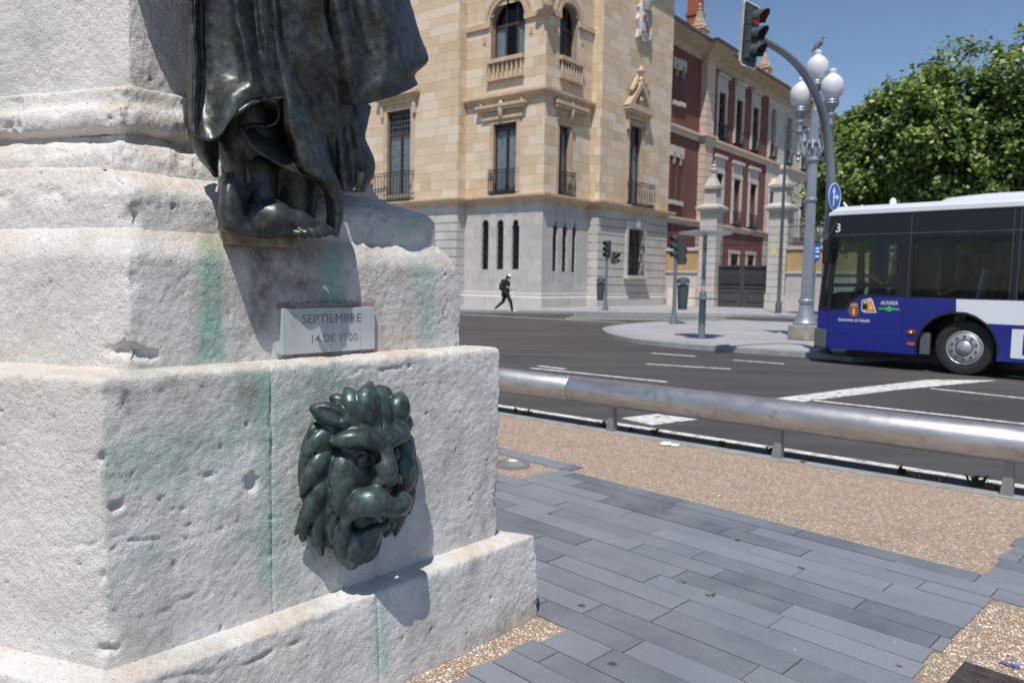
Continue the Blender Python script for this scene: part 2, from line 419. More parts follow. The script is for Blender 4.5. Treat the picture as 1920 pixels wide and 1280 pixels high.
for i, (d, (s0, s1, p0, pw)) in enumerate(vis + rest):
    g = random.uniform(.0018, .0048); zt = random.gauss(0, .0012)
    c = sp((s0 + s1) / 2, p0 + pw / 2); dim = (s1 - s0 - 2 * g, pw - 2 * g, .04)
    if dim[0] < .03: continue
    tl = Matrix.Rotation(angS, 3, 'Z') @ Matrix.Rotation(random.gauss(0, .003), 3, 'X') @ Matrix.Rotation(random.gauss(0, .0012), 3, 'Y')
    if i < len(vis):
        link('paver', unitbox(M_SLATE), paving, Matrix.Translation((c[0], c[1], zt - .02)) @ tl.to_4x4() @ Matrix.Diagonal((*dim, 1)))
    else: restm.box((c[0], c[1], zt - .02), dim, tilt=tl)
tag(restm.build('paver_field', M_SLATE, paving), kind='stuff')
# loose pebbles exposed in the two near aggregate panels
M_PEB = []
for i, c in enumerate(((.50, .38, .26), (.33, .22, .14), (.62, .54, .44), (.28, .26, .24))): M_PEB.append(mk('pebble_%d' % i, c, .6, var=.3, vs=60))
_ico = bmesh.new(); bmesh.ops.create_icosphere(_ico, subdivisions=1, radius=1); IV = np.array([v.co[:] for v in _ico.verts]); IF = np.array([[v.index for v in f.verts] for f in _ico.faces]); _ico.free()
def pebbles(regions, n, name):
    P = []
    for (s0, s1, p0, p1), k in zip(regions, n):
        P += [(*sp(random.uniform(s0, s1), random.uniform(p0, p1)),) for _ in range(k)]
    for ci in range(4):
        pts = np.array(P[ci::4]); k = len(pts); r = rng.uniform(.0045, .010, (k, 1, 1)); sc = rng.uniform(.7, 1.3, (k, 1, 3)) * np.array([1, 1, .5])
        a = rng.uniform(0, 6.28, k); v = IV[None] * r * sc; ca, sa = np.cos(a)[:, None], np.sin(a)[:, None]
        v = np.stack([v[..., 0] * ca - v[..., 1] * sa, v[..., 0] * sa + v[..., 1] * ca, v[..., 2]], -1)
        v[..., 0] += pts[:, None, 0]; v[..., 1] += pts[:, None, 1]; v[..., 2] += -.009
        f = (IF[None] + (np.arange(k) * len(IV))[:, None, None]).reshape(-1, 3)
        o = link(name, npmesh(name, v.reshape(-1, 3), f, M_PEB[ci], True)); tag(o, 'small rounded brown and cream pebbles set in the aggregate paving', 'pebbles', kind='stuff')
pebbles([(-3.3, -2.17, 1.6, 2.46), (-.93, .2, 3.27, 4.3)], [3600, 5200], 'pebbles')
# road markings
def mark(pts, z=Z_ROAD + .004): 
    return slab('road_marking', [tuple(q) for q in pts], z - .003, z, M_PAINT)
def line(x0, y0, x1, y1, wd):
    a, b = gp(x0, y0, Z_ROAD)[:2], gp(x1, y1, Z_ROAD)[:2]; d = (b - a) / np.hypot(*(b - a)); n = V2(-d[1], d[0]) * wd / 2
    mark([a - n, b - n, b + n, a + n])
mark([gp(*q, Z_ROAD)[:2] for q in ((1447, 748), (1505, 753), (1680, 731), (1870, 713), (1740, 712), (1600, 728))])
mark([gp(*q, Z_ROAD)[:2] for q in ((1165, 784), (1222, 797), (1310, 786), (1240, 775))])
for a in ((1222, 662, 1305, 668, .12), (1210, 682, 1370, 692, .1), (1375, 675, 1470, 682, .1), (995, 690, 1250, 716, .1), (1520, 750, 1960, 799, .1), (1745, 728, 1960, 751, .1), (700, 581, 1175, 605, .16), (1010, 686, 1060, 692, .12), (1330, 598, 1440, 603, .3)): line(*a)
for k in range(4): line(1060 + k * 8, 597 - k * 3.4, 1330 + 30 * k, 600 - k * 3.2, .35)
mark([rl(-14, .37), rl(14, .37), rl(14, .49), rl(-14, .49)])
# traffic island
isl = [gp(*q, Z_ROAD)[:2] for q in ((1128, 622), (1134, 630), (1160, 638), (1205, 646), (1300, 655), (1400, 663), (1530, 671), (1640, 684))]
isl += [V2(13, 21), V2(13.5, 29), V2(9.5, 31.5)] + [gp(*q, Z_ROAD)[:2] for q in ((1260, 607), (1200, 610), (1160, 614), (1138, 618))]
def smooth_poly(P, it=2):
    for _ in range(it):
        Q = []
        for i in range(len(P)): a, b = P[i], P[(i + 1) % len(P)]; Q += [a * .75 + b * .25, a * .25 + b * .75]
        P = Q
    return P
isl = smooth_poly(isl); cen = sum(isl) / len(isl)
slab('island_kerb', [tuple(q) for q in isl], -.12, Z_KERB - .004, M_KERB)
slab('traffic_island', [tuple(cen + (q - cen) * (1 - .32 / np.hypot(*(q - cen)))) for q in isl], -.05, Z_KERB, M_PAVE)
# far pavement
fe = [(-60, 35.5), (-12, 36.4), (-2.3, 36.9), (3.4, 37.6), (7.7, 37.6), (12.5, 37.3), (60, 33)]
slab('far_kerb', fe + [(60, 34), (60, 34.3), (12.5, 38.0)] + [(x, y + .4) for x, y in fe[::-1][2:]], -.12, Z_KERB - .004, M_KERB)
slab('far_pavement', [(x, y + .35) for x, y in fe] + [(60, 62), (-60, 62)], -.12, Z_KERB, M_PAVE)
# ============================================================ monument
def stone_mat():
    t = NT('limestone'); at = t.n('ShaderNodeAttribute'); at.attribute_name = 'stain'; s = t.n('ShaderNodeSeparateColor'); t.l(at.outputs['Color'], s.inputs[0])
    c = t.mix(t.ramp(t.noise(3, 6), .3, .7), (.58, .565, .54), (.76, .745, .72))
    c = t.mix(t.math('MULTIPLY', t.ramp(t.noise(14, 6, .7), .45, .75), .5), c, (.82, .81, .79))
    c = t.mix(t.math('MULTIPLY', t.ramp(t.noise(90, 4, .7), .5, .7), .35), c, (.36, .34, .32))
    n1 = t.noise(30, 5, .7)
    g = t.math('MULTIPLY', s.outputs[0], t.ramp(n1, .1, .6)); c = t.mix(g, c, (.19, .43, .36))
    d = t.math('MULTIPLY', s.outputs[1], t.ramp(t.noise(20, 6, .7), .2, .6)); c = t.mix(d, c, (.16, .135, .115))
    o = t.math('MULTIPLY', s.outputs[2], t.ramp(t.noise(10, 5, .6), .2, .7)); c = t.mix(o, c, (.60, .44, .29))
    nm = t.bump(t.noise(120, 6, .7), .85, .010); nm = t.bump(t.noise(42, 5, .6), .45, .012, nm); v = t.vor(26); pit = t.ramp(v.outputs['Distance'], .05, .11); nm = t.bump(pit, .5, .008, nm)
    c = t.mix(t.math('MULTIPLY', t.math('SUBTRACT', 1.0, pit), .55), c, (.20, .18, .16))
    return t.set(c, .88, 0, nm)
M_STONE = stone_mat()
PC, PR_ = gp(203, 1254, .4)[:2], gp(933, 1000, .4)[:2]
PE = (PR_ - PC); PLEN = np.hypot(*PE); PE /= PLEN; PNR = V2(PE[1], -PE[0])
PEL = V2(-.949, .316); PEL /= np.hypot(*PEL); PNL = V2(-PEL[1], PEL[0])
FACE = Plane(PC, PE, PNR)                                        # right face of the lower block
def solve2(P, n1, d1, n2, d2): return P + np.linalg.solve(np.array([n1, n2]), [d1, d2])
H = .0075; WL = 1.7
fr = [(0, t) for t in np.linspace(1, .55, 12)[:-1]] + [(0, t) for t in np.linspace(.55, 0, int(.55 * WL / H))[:-1]]
nL0 = len(fr); fr += [(1, t) for t in np.linspace(0, 1, int(PLEN / H))]; nR1 = len(fr)
fr += [(2, t) for t in np.linspace(0, .12, 28)[1:]] + [(2, t) for t in np.linspace(.12, 1, 12)[1:]] + [(3, t) for t in np.linspace(0, 1, 12)[1:]]
def ring(dR, dL):
    c = solve2(PC, PNR, dR, PNL, dL); r = solve2(PR_, PNR, dR, -PNL, dR)
    b1 = solve2(PR_ + PEL * WL, -PNL, dR, -PNR, dL); b2 = solve2(PC + PEL * WL, PNL, dL, -PNR, dL)
    E = {0: (c, b2), 1: (c, r), 2: (r, b1), 3: (b1, b2)}
    P = np.array([E[e][0] * (1 - t) + E[e][1] * t for e, t in fr])
    a, b = 14, nR1 + 24
    for _ in range(2): Q = P.copy(); Q[a:b] = .25 * P[a - 1:b - 1] + .5 * P[a:b] + .25 * P[a + 1:b + 1]; P = Q
    return P
def seg_dist(px, py, pts):
    d = np.full(px.shape, 1e9)
    for (x0, y0), (x1, y1) in zip(pts, pts[1:]):
        L2 = (x1 - x0) ** 2 + (y1 - y0) ** 2 + 1e-9; t = np.clip(((px - x0) * (x1 - x0) + (py - y0) * (y1 - y0)) / L2, 0, 1)
        d = np.minimum(d, np.hypot(px - x0 - t * (x1 - x0), py - y0 - t * (y1 - y0)))
    return d
CRACKS = [([(205, 1030), (235, 1018), (280, 1012), (345, 1010), (375, 1008), (385, 1000), (412, 988), (450, 975)], 2.2, .012), ([(95, 1025), (180, 1018)], 2, .008),
          ([(640, 715), (680, 690), (720, 695), (770, 680)], 2.5, .012), ([(512, 700), (509, 760), (507, 830), (505, 900)], 1.8, .008), ([(235, 730), (225, 775), (220, 805)], 3, .012),
          ([(833, 580), (835, 600), (826, 615)], 2, .01), ([(300, 1155), (330, 1130), (355, 1115)], 4, .008), ([(305, 1270), (420, 1262), (520, 1215), (560, 1200)], 4, .012), ([(150, 180), (210, 182), (245, 176)], 3, .01)]
PITS = [(222, 950, 18, 12, .03), (472, 905, 14, 26, .028), (347, 955, 4, 6, .010), (357, 982, 6, 4, .010), (325, 1060, 4, 9, .008), (305, 940, 5, 9, .007), (650, 505, 7, 9, .012), (235, 655, 36, 16, .03), (265, 668, 40, 12, .025), (195, 865, 10, 14, .02), (205, 1215, 26, 14, .025), (385, 890, 12, 12, .01), (532, 1015, 5, 4, .012), (190, 1080, 6, 22, .015), (718, 410, 8, 5, .02), (860, 500, 5, 14, .02)]
def stone_course(name, prof, parent, amp=.004, splits=(), chip=.012):
    pr = [np.array(prof[0], float)]
    for q in prof[1:]:
        q = np.array(q, float); d = max(np.hypot(q[0] - pr[-1][0], q[2] - pr[-1][2]), .001); n = max(1, int(d / H)); a = pr[-1]
        pr += [a + (q - a) * (k + 1) / n for k in range(n)]
    pr = np.array(pr)
    for _ in range(4): Q = pr.copy(); Q[1:-1] = .25 * pr[:-2] + .5 * pr[1:-1] + .25 * pr[2:]; pr = Q
    cache = {}; G = np.zeros((len(pr), len(fr), 3))
    for i, (dR, dL, z) in enumerate(pr):
        G[i, :, :2] = ring(dR, dL); G[i, :, 2] = z
    du = np.gradient(G, axis=1); dv = np.gradient(G, axis=0); N = np.cross(du, dv); N /= np.linalg.norm(N, axis=-1, keepdims=True) + 1e-9
    cen = np.array([*(PC + PE * PLEN / 2 + PEL * WL / 2), 0]); sgn = np.sign(((G - cen)[..., :2] * N[..., :2]).sum()); N *= sgn
    q = (G - CP) @ R3; PX = 960 + FPX * q[..., 0] / -q[..., 2]; PY = 640 - FPX * q[..., 1] / -q[..., 2]
    front = (q[..., 2] < -.5)
    big = fbm(G, 5, 4); mid = fbm(G, 38, 3); D = amp * .8 * big + .0013 * mid + .0016 * fbm(G, 95, 3)
    hol = fbm(G + 9, 30, 3); D -= .010 * sstep(.98, 1.3, hol)
    # worn arrises: curvature of the smooth profile tells where the edges are
    cx = np.zeros(len(fr)); cx[nL0 - 9:nL0 + 10] = np.exp(-np.linspace(-2, 2, 19) ** 2); cx[nR1 - 10:nR1 + 9] = np.exp(-np.linspace(-2, 2, 19) ** 2)
    t = np.gradient(pr[:, [0, 2]], axis=0); ang = np.abs(np.gradient(np.unwrap(np.arctan2(t[:, 1], t[:, 0])))); cv = np.clip(np.convolve(ang, np.ones(9) / 3, 'same'), 0, 1)
    ed = np.maximum(cx[None, :] * .8, cv[:, None]); D -= chip * ed * (.10 + 1.5 * np.clip(fbm(G + 3, 15, 4) - .12, 0, 1.2))
    fac = np.zeros(G.shape[:2]); fac[:, :nR1 + 5] = 1; fac = fac * front
    wx, wy, wz = 5 * fbm(G + 41, 16, 3), 5 * fbm(G + 57, 16, 3), fbm(G + 71, 13, 3)
    for pts, wd, dp in CRACKS:
        d = seg_dist(PX + 2.5 * mid + wx, PY + 3 * mid + wy, pts); D -= dp * .8 * np.exp(-(d / wd) ** 2) * fac * np.clip(.45 + .75 * wz, .05, 1.1)
    for x, y, a, b, dp in PITS:
        r = np.hypot((PX - x + wx * 1.3) / a, (PY - y + wy * 1.3) / b) + .35 * mid; D -= dp * .8 * sstep(1.15, .25, r) * fac
    nz2 = fbm(G, 6, 4); st = np.zeros(G.shape[:2] + (4,)); st[..., 3] = 1
    isR = np.zeros(len(fr), bool); isR[nL0 - 1:nR1] = True; isR = isR[None, :] * np.ones((len(pr), 1))
    jit = PX + 7 * fbm(G * np.array([1, 1, .25]), 14, 3)
    def streak(x, wdt, y0, y1, s, soft=30): return s * np.exp(-((jit - x) / wdt) ** 4) * sstep(y0, y0 + soft, PY) * sstep(y1, y1 - soft, PY)
    g = streak(395, 27, 425, 690, 1.0) + streak(625, 24, 440, 665, .85) + streak(795, 22, 470, 655, .6) + streak(760, 40, 395, 450, .5) + streak(500, 20, 685, 1120, .38) + streak(488, 10, 690, 780, .4) + streak(715, 12, 1100, 1280, .5)
    g += isR * .46 * np.clip(nz2 + .3, 0, 1) * sstep(700, 640, PX) * sstep(670, 700, PY) * sstep(1160, 1050, PY + .3 * (PX - 200))
    g += isR * .35 * np.clip(nz2 + .4, 0, 1) * np.exp(-((PX - 585) / 90) ** 2 - ((PY - 1090) / 50) ** 2) + .3 * np.exp(-((PX - 620) / 60) ** 2 - ((PY - 690) / 16) ** 2) + .28 * np.exp(-((PX - 395) / 40) ** 2 - ((PY - 370) / 40) ** 2) * np.clip(nz2 + .5, 0, 1)
    g += .22 * np.clip(nz2, 0, 1) * (PY < 240)
    d = streak(490, 26, 445, 640, .8) + streak(555, 45, 445, 580, .65) + streak(235, 14, 705, 790, .6) + streak(390, 90, 690, 745, .3) + streak(465, 20, 700, 790, .5) + .5 * np.exp(-((PX - 615) / 85) ** 2 - ((PY - 569) / 9) ** 2)
    d += .45 * sstep(60, 5, np.abs(PY - 1250 + .72 * (PX - 860))) * (pr[:, 2] < .2)[:, None] + .18 * np.clip(nz2, 0, 1) + .26 * isR * np.clip(fbm(G + 5, 9, 4) + .15, 0, 1) + .2 * isR * np.clip(fbm(G * np.array([1, 1, .22]) + 15, 16, 3) + .1, 0, 1)
    d += .35 * (1 - isR) * np.clip(fbm(G * np.array([1, 1, .3]) + 7, 8, 4), 0, 1) * sstep(740, 900, PY + 100 * nz2) * sstep(1100, 900, PY)
    up = np.clip(N[..., 2], 0, 1); o = .55 * up * np.clip(nz2 + .5, 0, 1) + .5 * np.exp(-((PX - 755) / 35) ** 2 - ((PY - 640) / 22) ** 2) + .25 * np.clip(fbm(G + 21, 4, 4) - .1, 0, 1) + .4 * np.exp(-((PX - 500) / 14) ** 2 - ((PY - 930) / 12) ** 2)
    st[..., 0] = np.clip(g, 0, 1); st[..., 1] = np.clip(d, 0, 1); st[..., 2] = np.clip(o, 0, 1)
    G = G + N * D[..., None]
    # split at vertical joints of the right face (photo x), with a narrow open joint
    cols = [0] + [int(np.argmin(np.abs(PX[len(pr) // 2, nL0:nR1] - s))) + nL0 for s in splits] + [len(fr) - 1]
    for a, b in zip(cols, cols[1:]):
        sub = G[:, a:b + 1].copy(); S = st[:, a:b + 1]
        if a != 0: sub[:, 0] -= N[:, a] * .004
        if b != len(fr) - 1: sub[:, -1] -= N[:, b] * .004
        h, wd = sub.shape[:2]; i = np.arange(h * wd).reshape(h, wd)
        f = np.stack([i[:-1, :-1], i[:-1, 1:], i[1:, 1:], i[1:, :-1]], -1).reshape(-1, 4)
        if sgn < 0: f = f[:, ::-1]
        mi = np.array(wm(parent).inverted()); v = sub.reshape(-1, 3) @ mi[:3, :3].T + mi[:3, 3]
        me = npmesh(name, v, f, M_STONE, True); ca = me.attributes.new('stain', 'FLOAT_COLOR', 'POINT'); ca.data.foreach_set('color', S.reshape(-1).astype(np.float32))
        link(name, me, parent)
mon = thing('monument_pedestal', (*PC, 0), 'large weathered pale limestone monument pedestal streaked with green copper stains', 'pedestal')
stone_course('base_step', [(.115, .115, -.04), (.11, .11, .2), (.10, .10, .385), (-.04, -.04, .40)], mon, splits=(709,))
stone_course('stone_block', [(0, 0, .385), (0, 0, 1.24), (-.01, -.01, 1.255), (-.14, -.19, 1.262)], mon, splits=(511,))
stone_course('stone_block', [(-.10, -.15, 1.25), (-.10, -.15, 1.60), (-.115, -.165, 1.632), (-.17, -.21, 1.70), (-.2, -.25, 1.71)], mon, amp=.006)
stone_course('moulding', [(-.160, -.206, 1.655), (-.166, -.206, 1.80), (-.19, -.22, 1.825), (-.32, -.255, 1.89), (-.34, -.29, 1.90)], mon, amp=.011, chip=.03)
stone_course('moulding', [(-.30, -.265, 1.88), (-.305, -.265, 1.93), (-.33, -.29, 1.97), (-.36, -.345, 1.985), (-.37, -.36, 2.02), (-.42, -.40, 2.03)], mon, amp=.011, chip=.03)
stone_course('moulding', [(-.38, -.36, 2.005), (-.335, -.315, 2.02), (-.325, -.305, 2.06), (-.335, -.315, 2.095), (-.36, -.345, 2.11), (-.362, -.35, 2.165), (-.40, -.40, 2.175)], mon, amp=.009, chip=.026)
stone_course('shaft', [(-.385, -.385, 2.16), (-.385, -.385, 3.3), (-.6, -.6, 3.31)], mon, amp=.0025, chip=.008)
# small stone under the foot of the bronze
# marble plaque
def marble():
    t = NT('plaque_marble'); at = t.noise(2.5, 5)
    c = t.mix(t.ramp(at, .35, .7), (.42, .43, .44), (.52, .53, .54))
    gx = t.ramp(t.noise(1, 3, stretch=(26, 26, .8)), .5, .68); c = t.mix(t.math('MULTIPLY', gx, .55), c, (.22, .42, .40))
    return t.set(c, .45)
PB2 = FACE.off(-.10)
pz = thing('plaque', FACE.T(PB2.u(615, 660), 1.27, -.1), 'pale marble date plaque reading SEPTIEMBRE set into the pedestal', 'plaque')
u0, u1 = PB2.u(530, 620, .02), PB2.u(703, 620, .02); z0, z1 = PB2.z(615, 660, .02), PB2.z(615, 577, .02)
MB().bx(PB2.T, u0, u1, z0, z1, -.03, .020).build('slab', marble(), pz, bevel=.002)
M_ENG = mk('engraved_lettering', (.21, .205, .20), .9, var=.35, vs=40)
hh = z1 - z0; Wd = u1 - u0
text_obj('lettering', 'SEPTIEMBRE', PB2.T, u0 + .19 * Wd, z0 + .665 * hh, .20 * hh, M_ENG, pz, .020, .0008, width=.64 * Wd)
text_obj('lettering', '14 DE 1900', PB2.T, u0 + .27 * Wd, z0 + .235 * hh, .175 * hh, M_ENG, pz, .020, .0008, width=.50 * Wd)
mb = MB(); c0 = PB2.T(u0 + .10 * Wd, z0 + .74 * hh, .0204)
for a, b in (((.10, .87), (.10, .66)), ((.075, .74), (.08, .66)), ((.08, .66), (.105, .62)), ((.105, .62), (.13, .67)), ((.13, .67), (.135, .74))):
    mb.tube([PB2.T(u0 + a[0] * Wd, z0 + a[1] * hh, .0197), PB2.T(u0 + b[0] * Wd, z0 + b[1] * hh, .0197)], .0012, 5)
mb.build('carved_mark', mk('faint_engraving', (.33, .33, .33), .9, var=.1), pz)
rnd = random.Random(3); M_MORT = mk('old_mortar', (.26, .235, .20), .95, var=.4, vs=30, bump=.6)
for zc_, hh_ in ((z1 + .008, (.006, .013)), (z0 - .003, (.004, .008))):
    mb = MB(); us = np.linspace(u0 - .01, u1 + .005, 40); hs = [rnd.uniform(*hh_) for _ in us]
    mb.plate([(u, zc_ - h * .9) for u, h in zip(us, hs)] + [(u, zc_ + rnd.uniform(*hh_)) for u in us[::-1]], [], PB2.T, .008, -.02)
    mb.build('mortar', M_MORT, pz)
# ============================================================ bronzes
def bronze(name, base, green, gw, rough=.36, metal=.55, white=.0):
    t = NT(name); n = t.noise(7, 6, .65); n2 = t.noise(28, 6, .7)
    c = t.mix(t.ramp(n, .35, .65), base, green); c = t.mix(t.math('MULTIPLY', t.ramp(n2, .45, .7), gw), c, tuple(x * 1.9 for x in green))
    st = t.ramp(t.noise(2.2, 6, .6, stretch=(7, 7, 1)), .5, .72); c = t.mix(t.math('MULTIPLY', st, .5), c, (.055, .042, .034))
    if white: c = t.mix(t.math('MULTIPLY', t.ramp(t.noise(45, 4, .75), .68, .74), white), c, (.42, .44, .42))
    r = t.math('ADD', t.math('MULTIPLY', n2, .3), rough - .12)
    return t.set(c, r, metal, t.bump(t.noise(55, 5, .6), .22, .004))
M_BRZ = bronze('statue_bronze', (.030, .029, .028), (.066, .078, .074), .55, .36, .5)
M_LION = bronze('mask_bronze', (.032, .044, .042), (.072, .108, .100), .5, .36, .45, .8)
def F(px, py, wo): u, z = FACE.at(px, py, wo); return np.array([u, z, wo])          # local (u, z, out)
def FX(P): return np.stack([FACE.p[0] + FACE.e[0] * P[:, 0] + FACE.n[0] * P[:, 2], FACE.p[1] + FACE.e[1] * P[:, 0] + FACE.n[1] * P[:, 2], P[:, 1]], 1)
def Z8(x, y): return 540 + x * .3048, 700 + y * .3047
def L8(x, y, wo): return F(*Z8(x, y), wo)
lo = np.minimum(F(545, 1090, 0), F(545, 1090, 0)); lo = np.array([F(535, 900, 0)[0], F(660, 1085, 0)[1], -.03]); hi = np.array([F(800, 900, 0)[0] + .02, F(690, 705, 0.1)[1] + .03, .30])
f = Field(lo, hi, .0038); f.smooth = 1
LFL = np.array([.30, 0, .954])
def lock(pts, rs, k=.0055, fl=(LFL, 1.55)): f.chain([L8(*p) for p in pts], rs, k, 'add', fl)
c0 = L8(395, 640, .06)
# skull and mane backing
f.ell(L8(400, 620, .05), (.135, .185, .095), .03)
f.ell(L8(330, 560, .0), (.185, .24, .05), .02)
f.ell(L8(350, 800, .0), (.15, .17, .05), .02); f.ell(L8(690, 480, .055), (.05, .09, .06), .02)
# forehead
f.ell(L8(490, 350, .128), (.10, .075, .058), .03); f.ell(L8(640, 350, .125), (.065, .06, .055), .03); f.ell(L8(400, 385, .115), (.07, .04, .05), .03)
# cheeks
f.ell(L8(345, 640, .105), (.066, .105, .062), .025); f.ell(L8(700, 610, .10), (.055, .085, .055), .02)
f.ell(L8(330, 770, .09), (.055, .07, .05), .03)
# jaw
f.ell(L8(470, 960, .08), (.075, .09, .06), .02)
# nose
f.chain([L8(560, 395, .165), L8(585, 500, .185), L8(610, 610, .212)], [.032, .027, .031], .022)
f.ell(L8(615, 655, .218), (.034, .027, .030), .012)
f.ell(L8(555, 672, .20), (.022, .022, .024), .010); f.ell(L8(668, 655, .195), (.022, .022, .022), .010)
f.ell(L8(590, 715, .222), (.022, .013, .016), .006, 'sub'); f.ell(L8(660, 695, .205), (.016, .011, .014), .006, 'sub')
# eye sockets
f.ell(L8(500, 520, .175), (.048, .030, .035), .014, 'sub'); f.ell(L8(655, 505, .165), (.034, .028, .034), .012, 'sub')
f.ell(L8(462, 525, .138), (.030, .024, .022), .006); f.ell(L8(650, 510, .130), (.026, .022, .022), .006)
f.chain([L8(405, 515, .138), L8(450, 483, .157), L8(495, 497, .157)], [.005, .007, .005], .004)
f.chain([L8(410, 540, .138), L8(455, 562, .153), L8(500, 553, .152)], [.005, .007, .005], .004)
# brows
f.chain([L8(285, 415, .115), L8(360, 405, .148), L8(450, 402, .172), L8(560, 430, .185)], [.012, .017, .021, .017], .022)
f.chain([L8(600, 420, .178), L8(650, 395, .172), L8(715, 370, .142)], [.016, .021, .017], .022)
f.cone(L8(578, 300, .175), L8(572, 400, .185), .004, .006, .006, 'sub')
# moustache lobes
f.chain([L8(395, 860, .150), L8(450, 800, .182), L8(530, 785, .208), L8(605, 815, .212)], [.024, .040, .047, .030], .014)
f.chain([L8(615, 825, .210), L8(670, 800, .200), L8(710, 790, .165)], [.030, .042, .030], .014)
f.chain([L8(395, 860, .15), L8(360, 930, .125), L8(350, 1010, .10)], [.022, .024, .016], .012)
f.cone(L8(618, 770, .255), L8(622, 870, .255), .004, .006, .008, 'sub')
# mouth
f.ell(L8(455, 940, .175), (.040, .040, .055), .010, 'sub'); f.ell(L8(530, 935, .19), (.045, .026, .05), .010, 'sub')
f.chain([L8(470, 985, .135), L8(540, 960, .155), L8(605, 935, .150)], [.014, .017, .013], .008)
f.ell(L8(575, 930, .185), (.013, .012, .02), .004, 'sub')
# chin beard
f.chain([L8(330, 960, .10), L8(330, 1080, .085), L8(380, 1190, .05)], [.028, .026, .010], .012)
f.chain([L8(420, 1010, .115), L8(410, 1100, .105), L8(400, 1185, .075)], [.034, .032, .012], .010)
f.chain([L8(510, 1000, .11), L8(490, 1080, .10), L8(440, 1165, .07)], [.026, .024, .009], .008)
f.chain([L8(540, 1020, .06), L8(520, 1100, .05), L8(480, 1150, .04)], [.022, .018, .008], .008)
# ear
f.chain([L8(405, 300, .12), L8(320, 265, .115), L8(225, 235, .10), L8(150, 210, .075)], [.026, .036, .030, .008], .012)
f.chain([L8(330, 275, .155), L8(255, 245, .142), L8(195, 225, .115)], [.014, .018, .008], .008, 'sub')
f.chain([L8(400, 310, .13), L8(310, 320, .105), L8(210, 295, .085), L8(150, 225, .07)], [.014, .014, .012, .006], .008)
# crown locks
for pts, rs in (([(430, 290, .13), (395, 190, .13), (365, 105, .10)], [.042, .042, .014]), ([(490, 270, .145), (485, 170, .155), (505, 72, .125)], [.044, .048, .015]),
                ([(575, 270, .14), (570, 180, .15), (560, 95, .12)], [.038, .038, .016]), ([(665, 280, .12), (680, 205, .13), (690, 135, .10)], [.042, .046, .016]),
                ([(720, 330, .07), (725, 290, .07), (760, 315, .045)], [.028, .024, .010]), ([(350, 200, .08), (310, 165, .08), (265, 150, .06)], [.026, .022, .008]), ([(620, 170, .09), (605, 120, .09), (575, 95, .08)], [.02, .02, .01])):
    lock(pts, rs, .007, (LFL, 1.15))
# side locks (left and right)
for pts, rs in (([(280, 355, .09), (200, 410, .085), (140, 465, .065), (92, 497, .045)], [.028, .030, .024, .007]), ([(235, 330, .055), (170, 350, .05), (140, 420, .04)], [.022, .024, .014]),
                ([(245, 460, .08), (195, 560, .08), (130, 660, .062), (85, 755, .04)], [.022, .036, .030, .007]), ([(255, 600, .075), (200, 720, .075), (130, 850, .055), (48, 985, .03)], [.020, .034, .032, .006]),
                ([(260, 700, .07), (215, 830, .07), (185, 960, .055), (165, 1040, .035)], [.016, .024, .026, .010]), ([(205, 900, .05), (190, 1000, .05), (210, 1110, .03)], [.022, .026, .007]),
                ([(255, 790, .08), (250, 900, .075), (240, 1000, .055)], [.016, .020, .008]), ([(290, 860, .085), (275, 980, .08), (300, 1080, .05)], [.020, .022, .009]), ([(130, 900, .03), (100, 980, .03), (90, 1020, .02)], [.022, .018, .007]),
                ([(735, 420, .045), (750, 500, .05), (765, 545, .03)], [.028, .026, .010]), ([(745, 520, .045), (765, 600, .05), (778, 690, .02)], [.024, .028, .010]),
                ([(730, 640, .05), (750, 740, .05), (745, 850, .02)], [.026, .026, .010]), ([(700, 760, .06), (700, 860, .06), (660, 985, .02)], [.026, .026, .010]), ([(640, 860, .05), (630, 930, .05), (600, 990, .025)], [.024, .022, .010])):
    rs = [r * 1.18 for r in rs]; lock(pts, rs)
    q = [np.array(L8(*p)) for p in pts]                              # a carved groove along each lock
    g = [a + np.array([.006, -.004, r * .95]) for a, r in zip(q, rs)]
    f.chain(g[:-1] + [q[-1] * .6 + g[-2] * .4], [.0035] * len(g), .006, 'sub')
lm = thing('lion_mask', FACE.T(F(650, 890, 0)[0], .4, 0), 'green patinated bronze bearded lion mask fixed on the pedestal face', 'mask')
f.build('mask', M_LION, lm, .0004, 60, FX)
fp = Field(L8(480, 950, .05) - .08, L8(480, 950, .05) + .08, .004)
fp.chain([L8(440, 960, .02), L8(500, 945, .115)], [.022, .024], .004); fp.cone(L8(455, 960, .05), L8(510, 944, .14), .015, .016, .003, 'sub')
fp.build('spout_pipe', mk('rusty_spout', (.16, .10, .055), .7, .2, var=.4, vs=40), lm, 0, 40, FX)
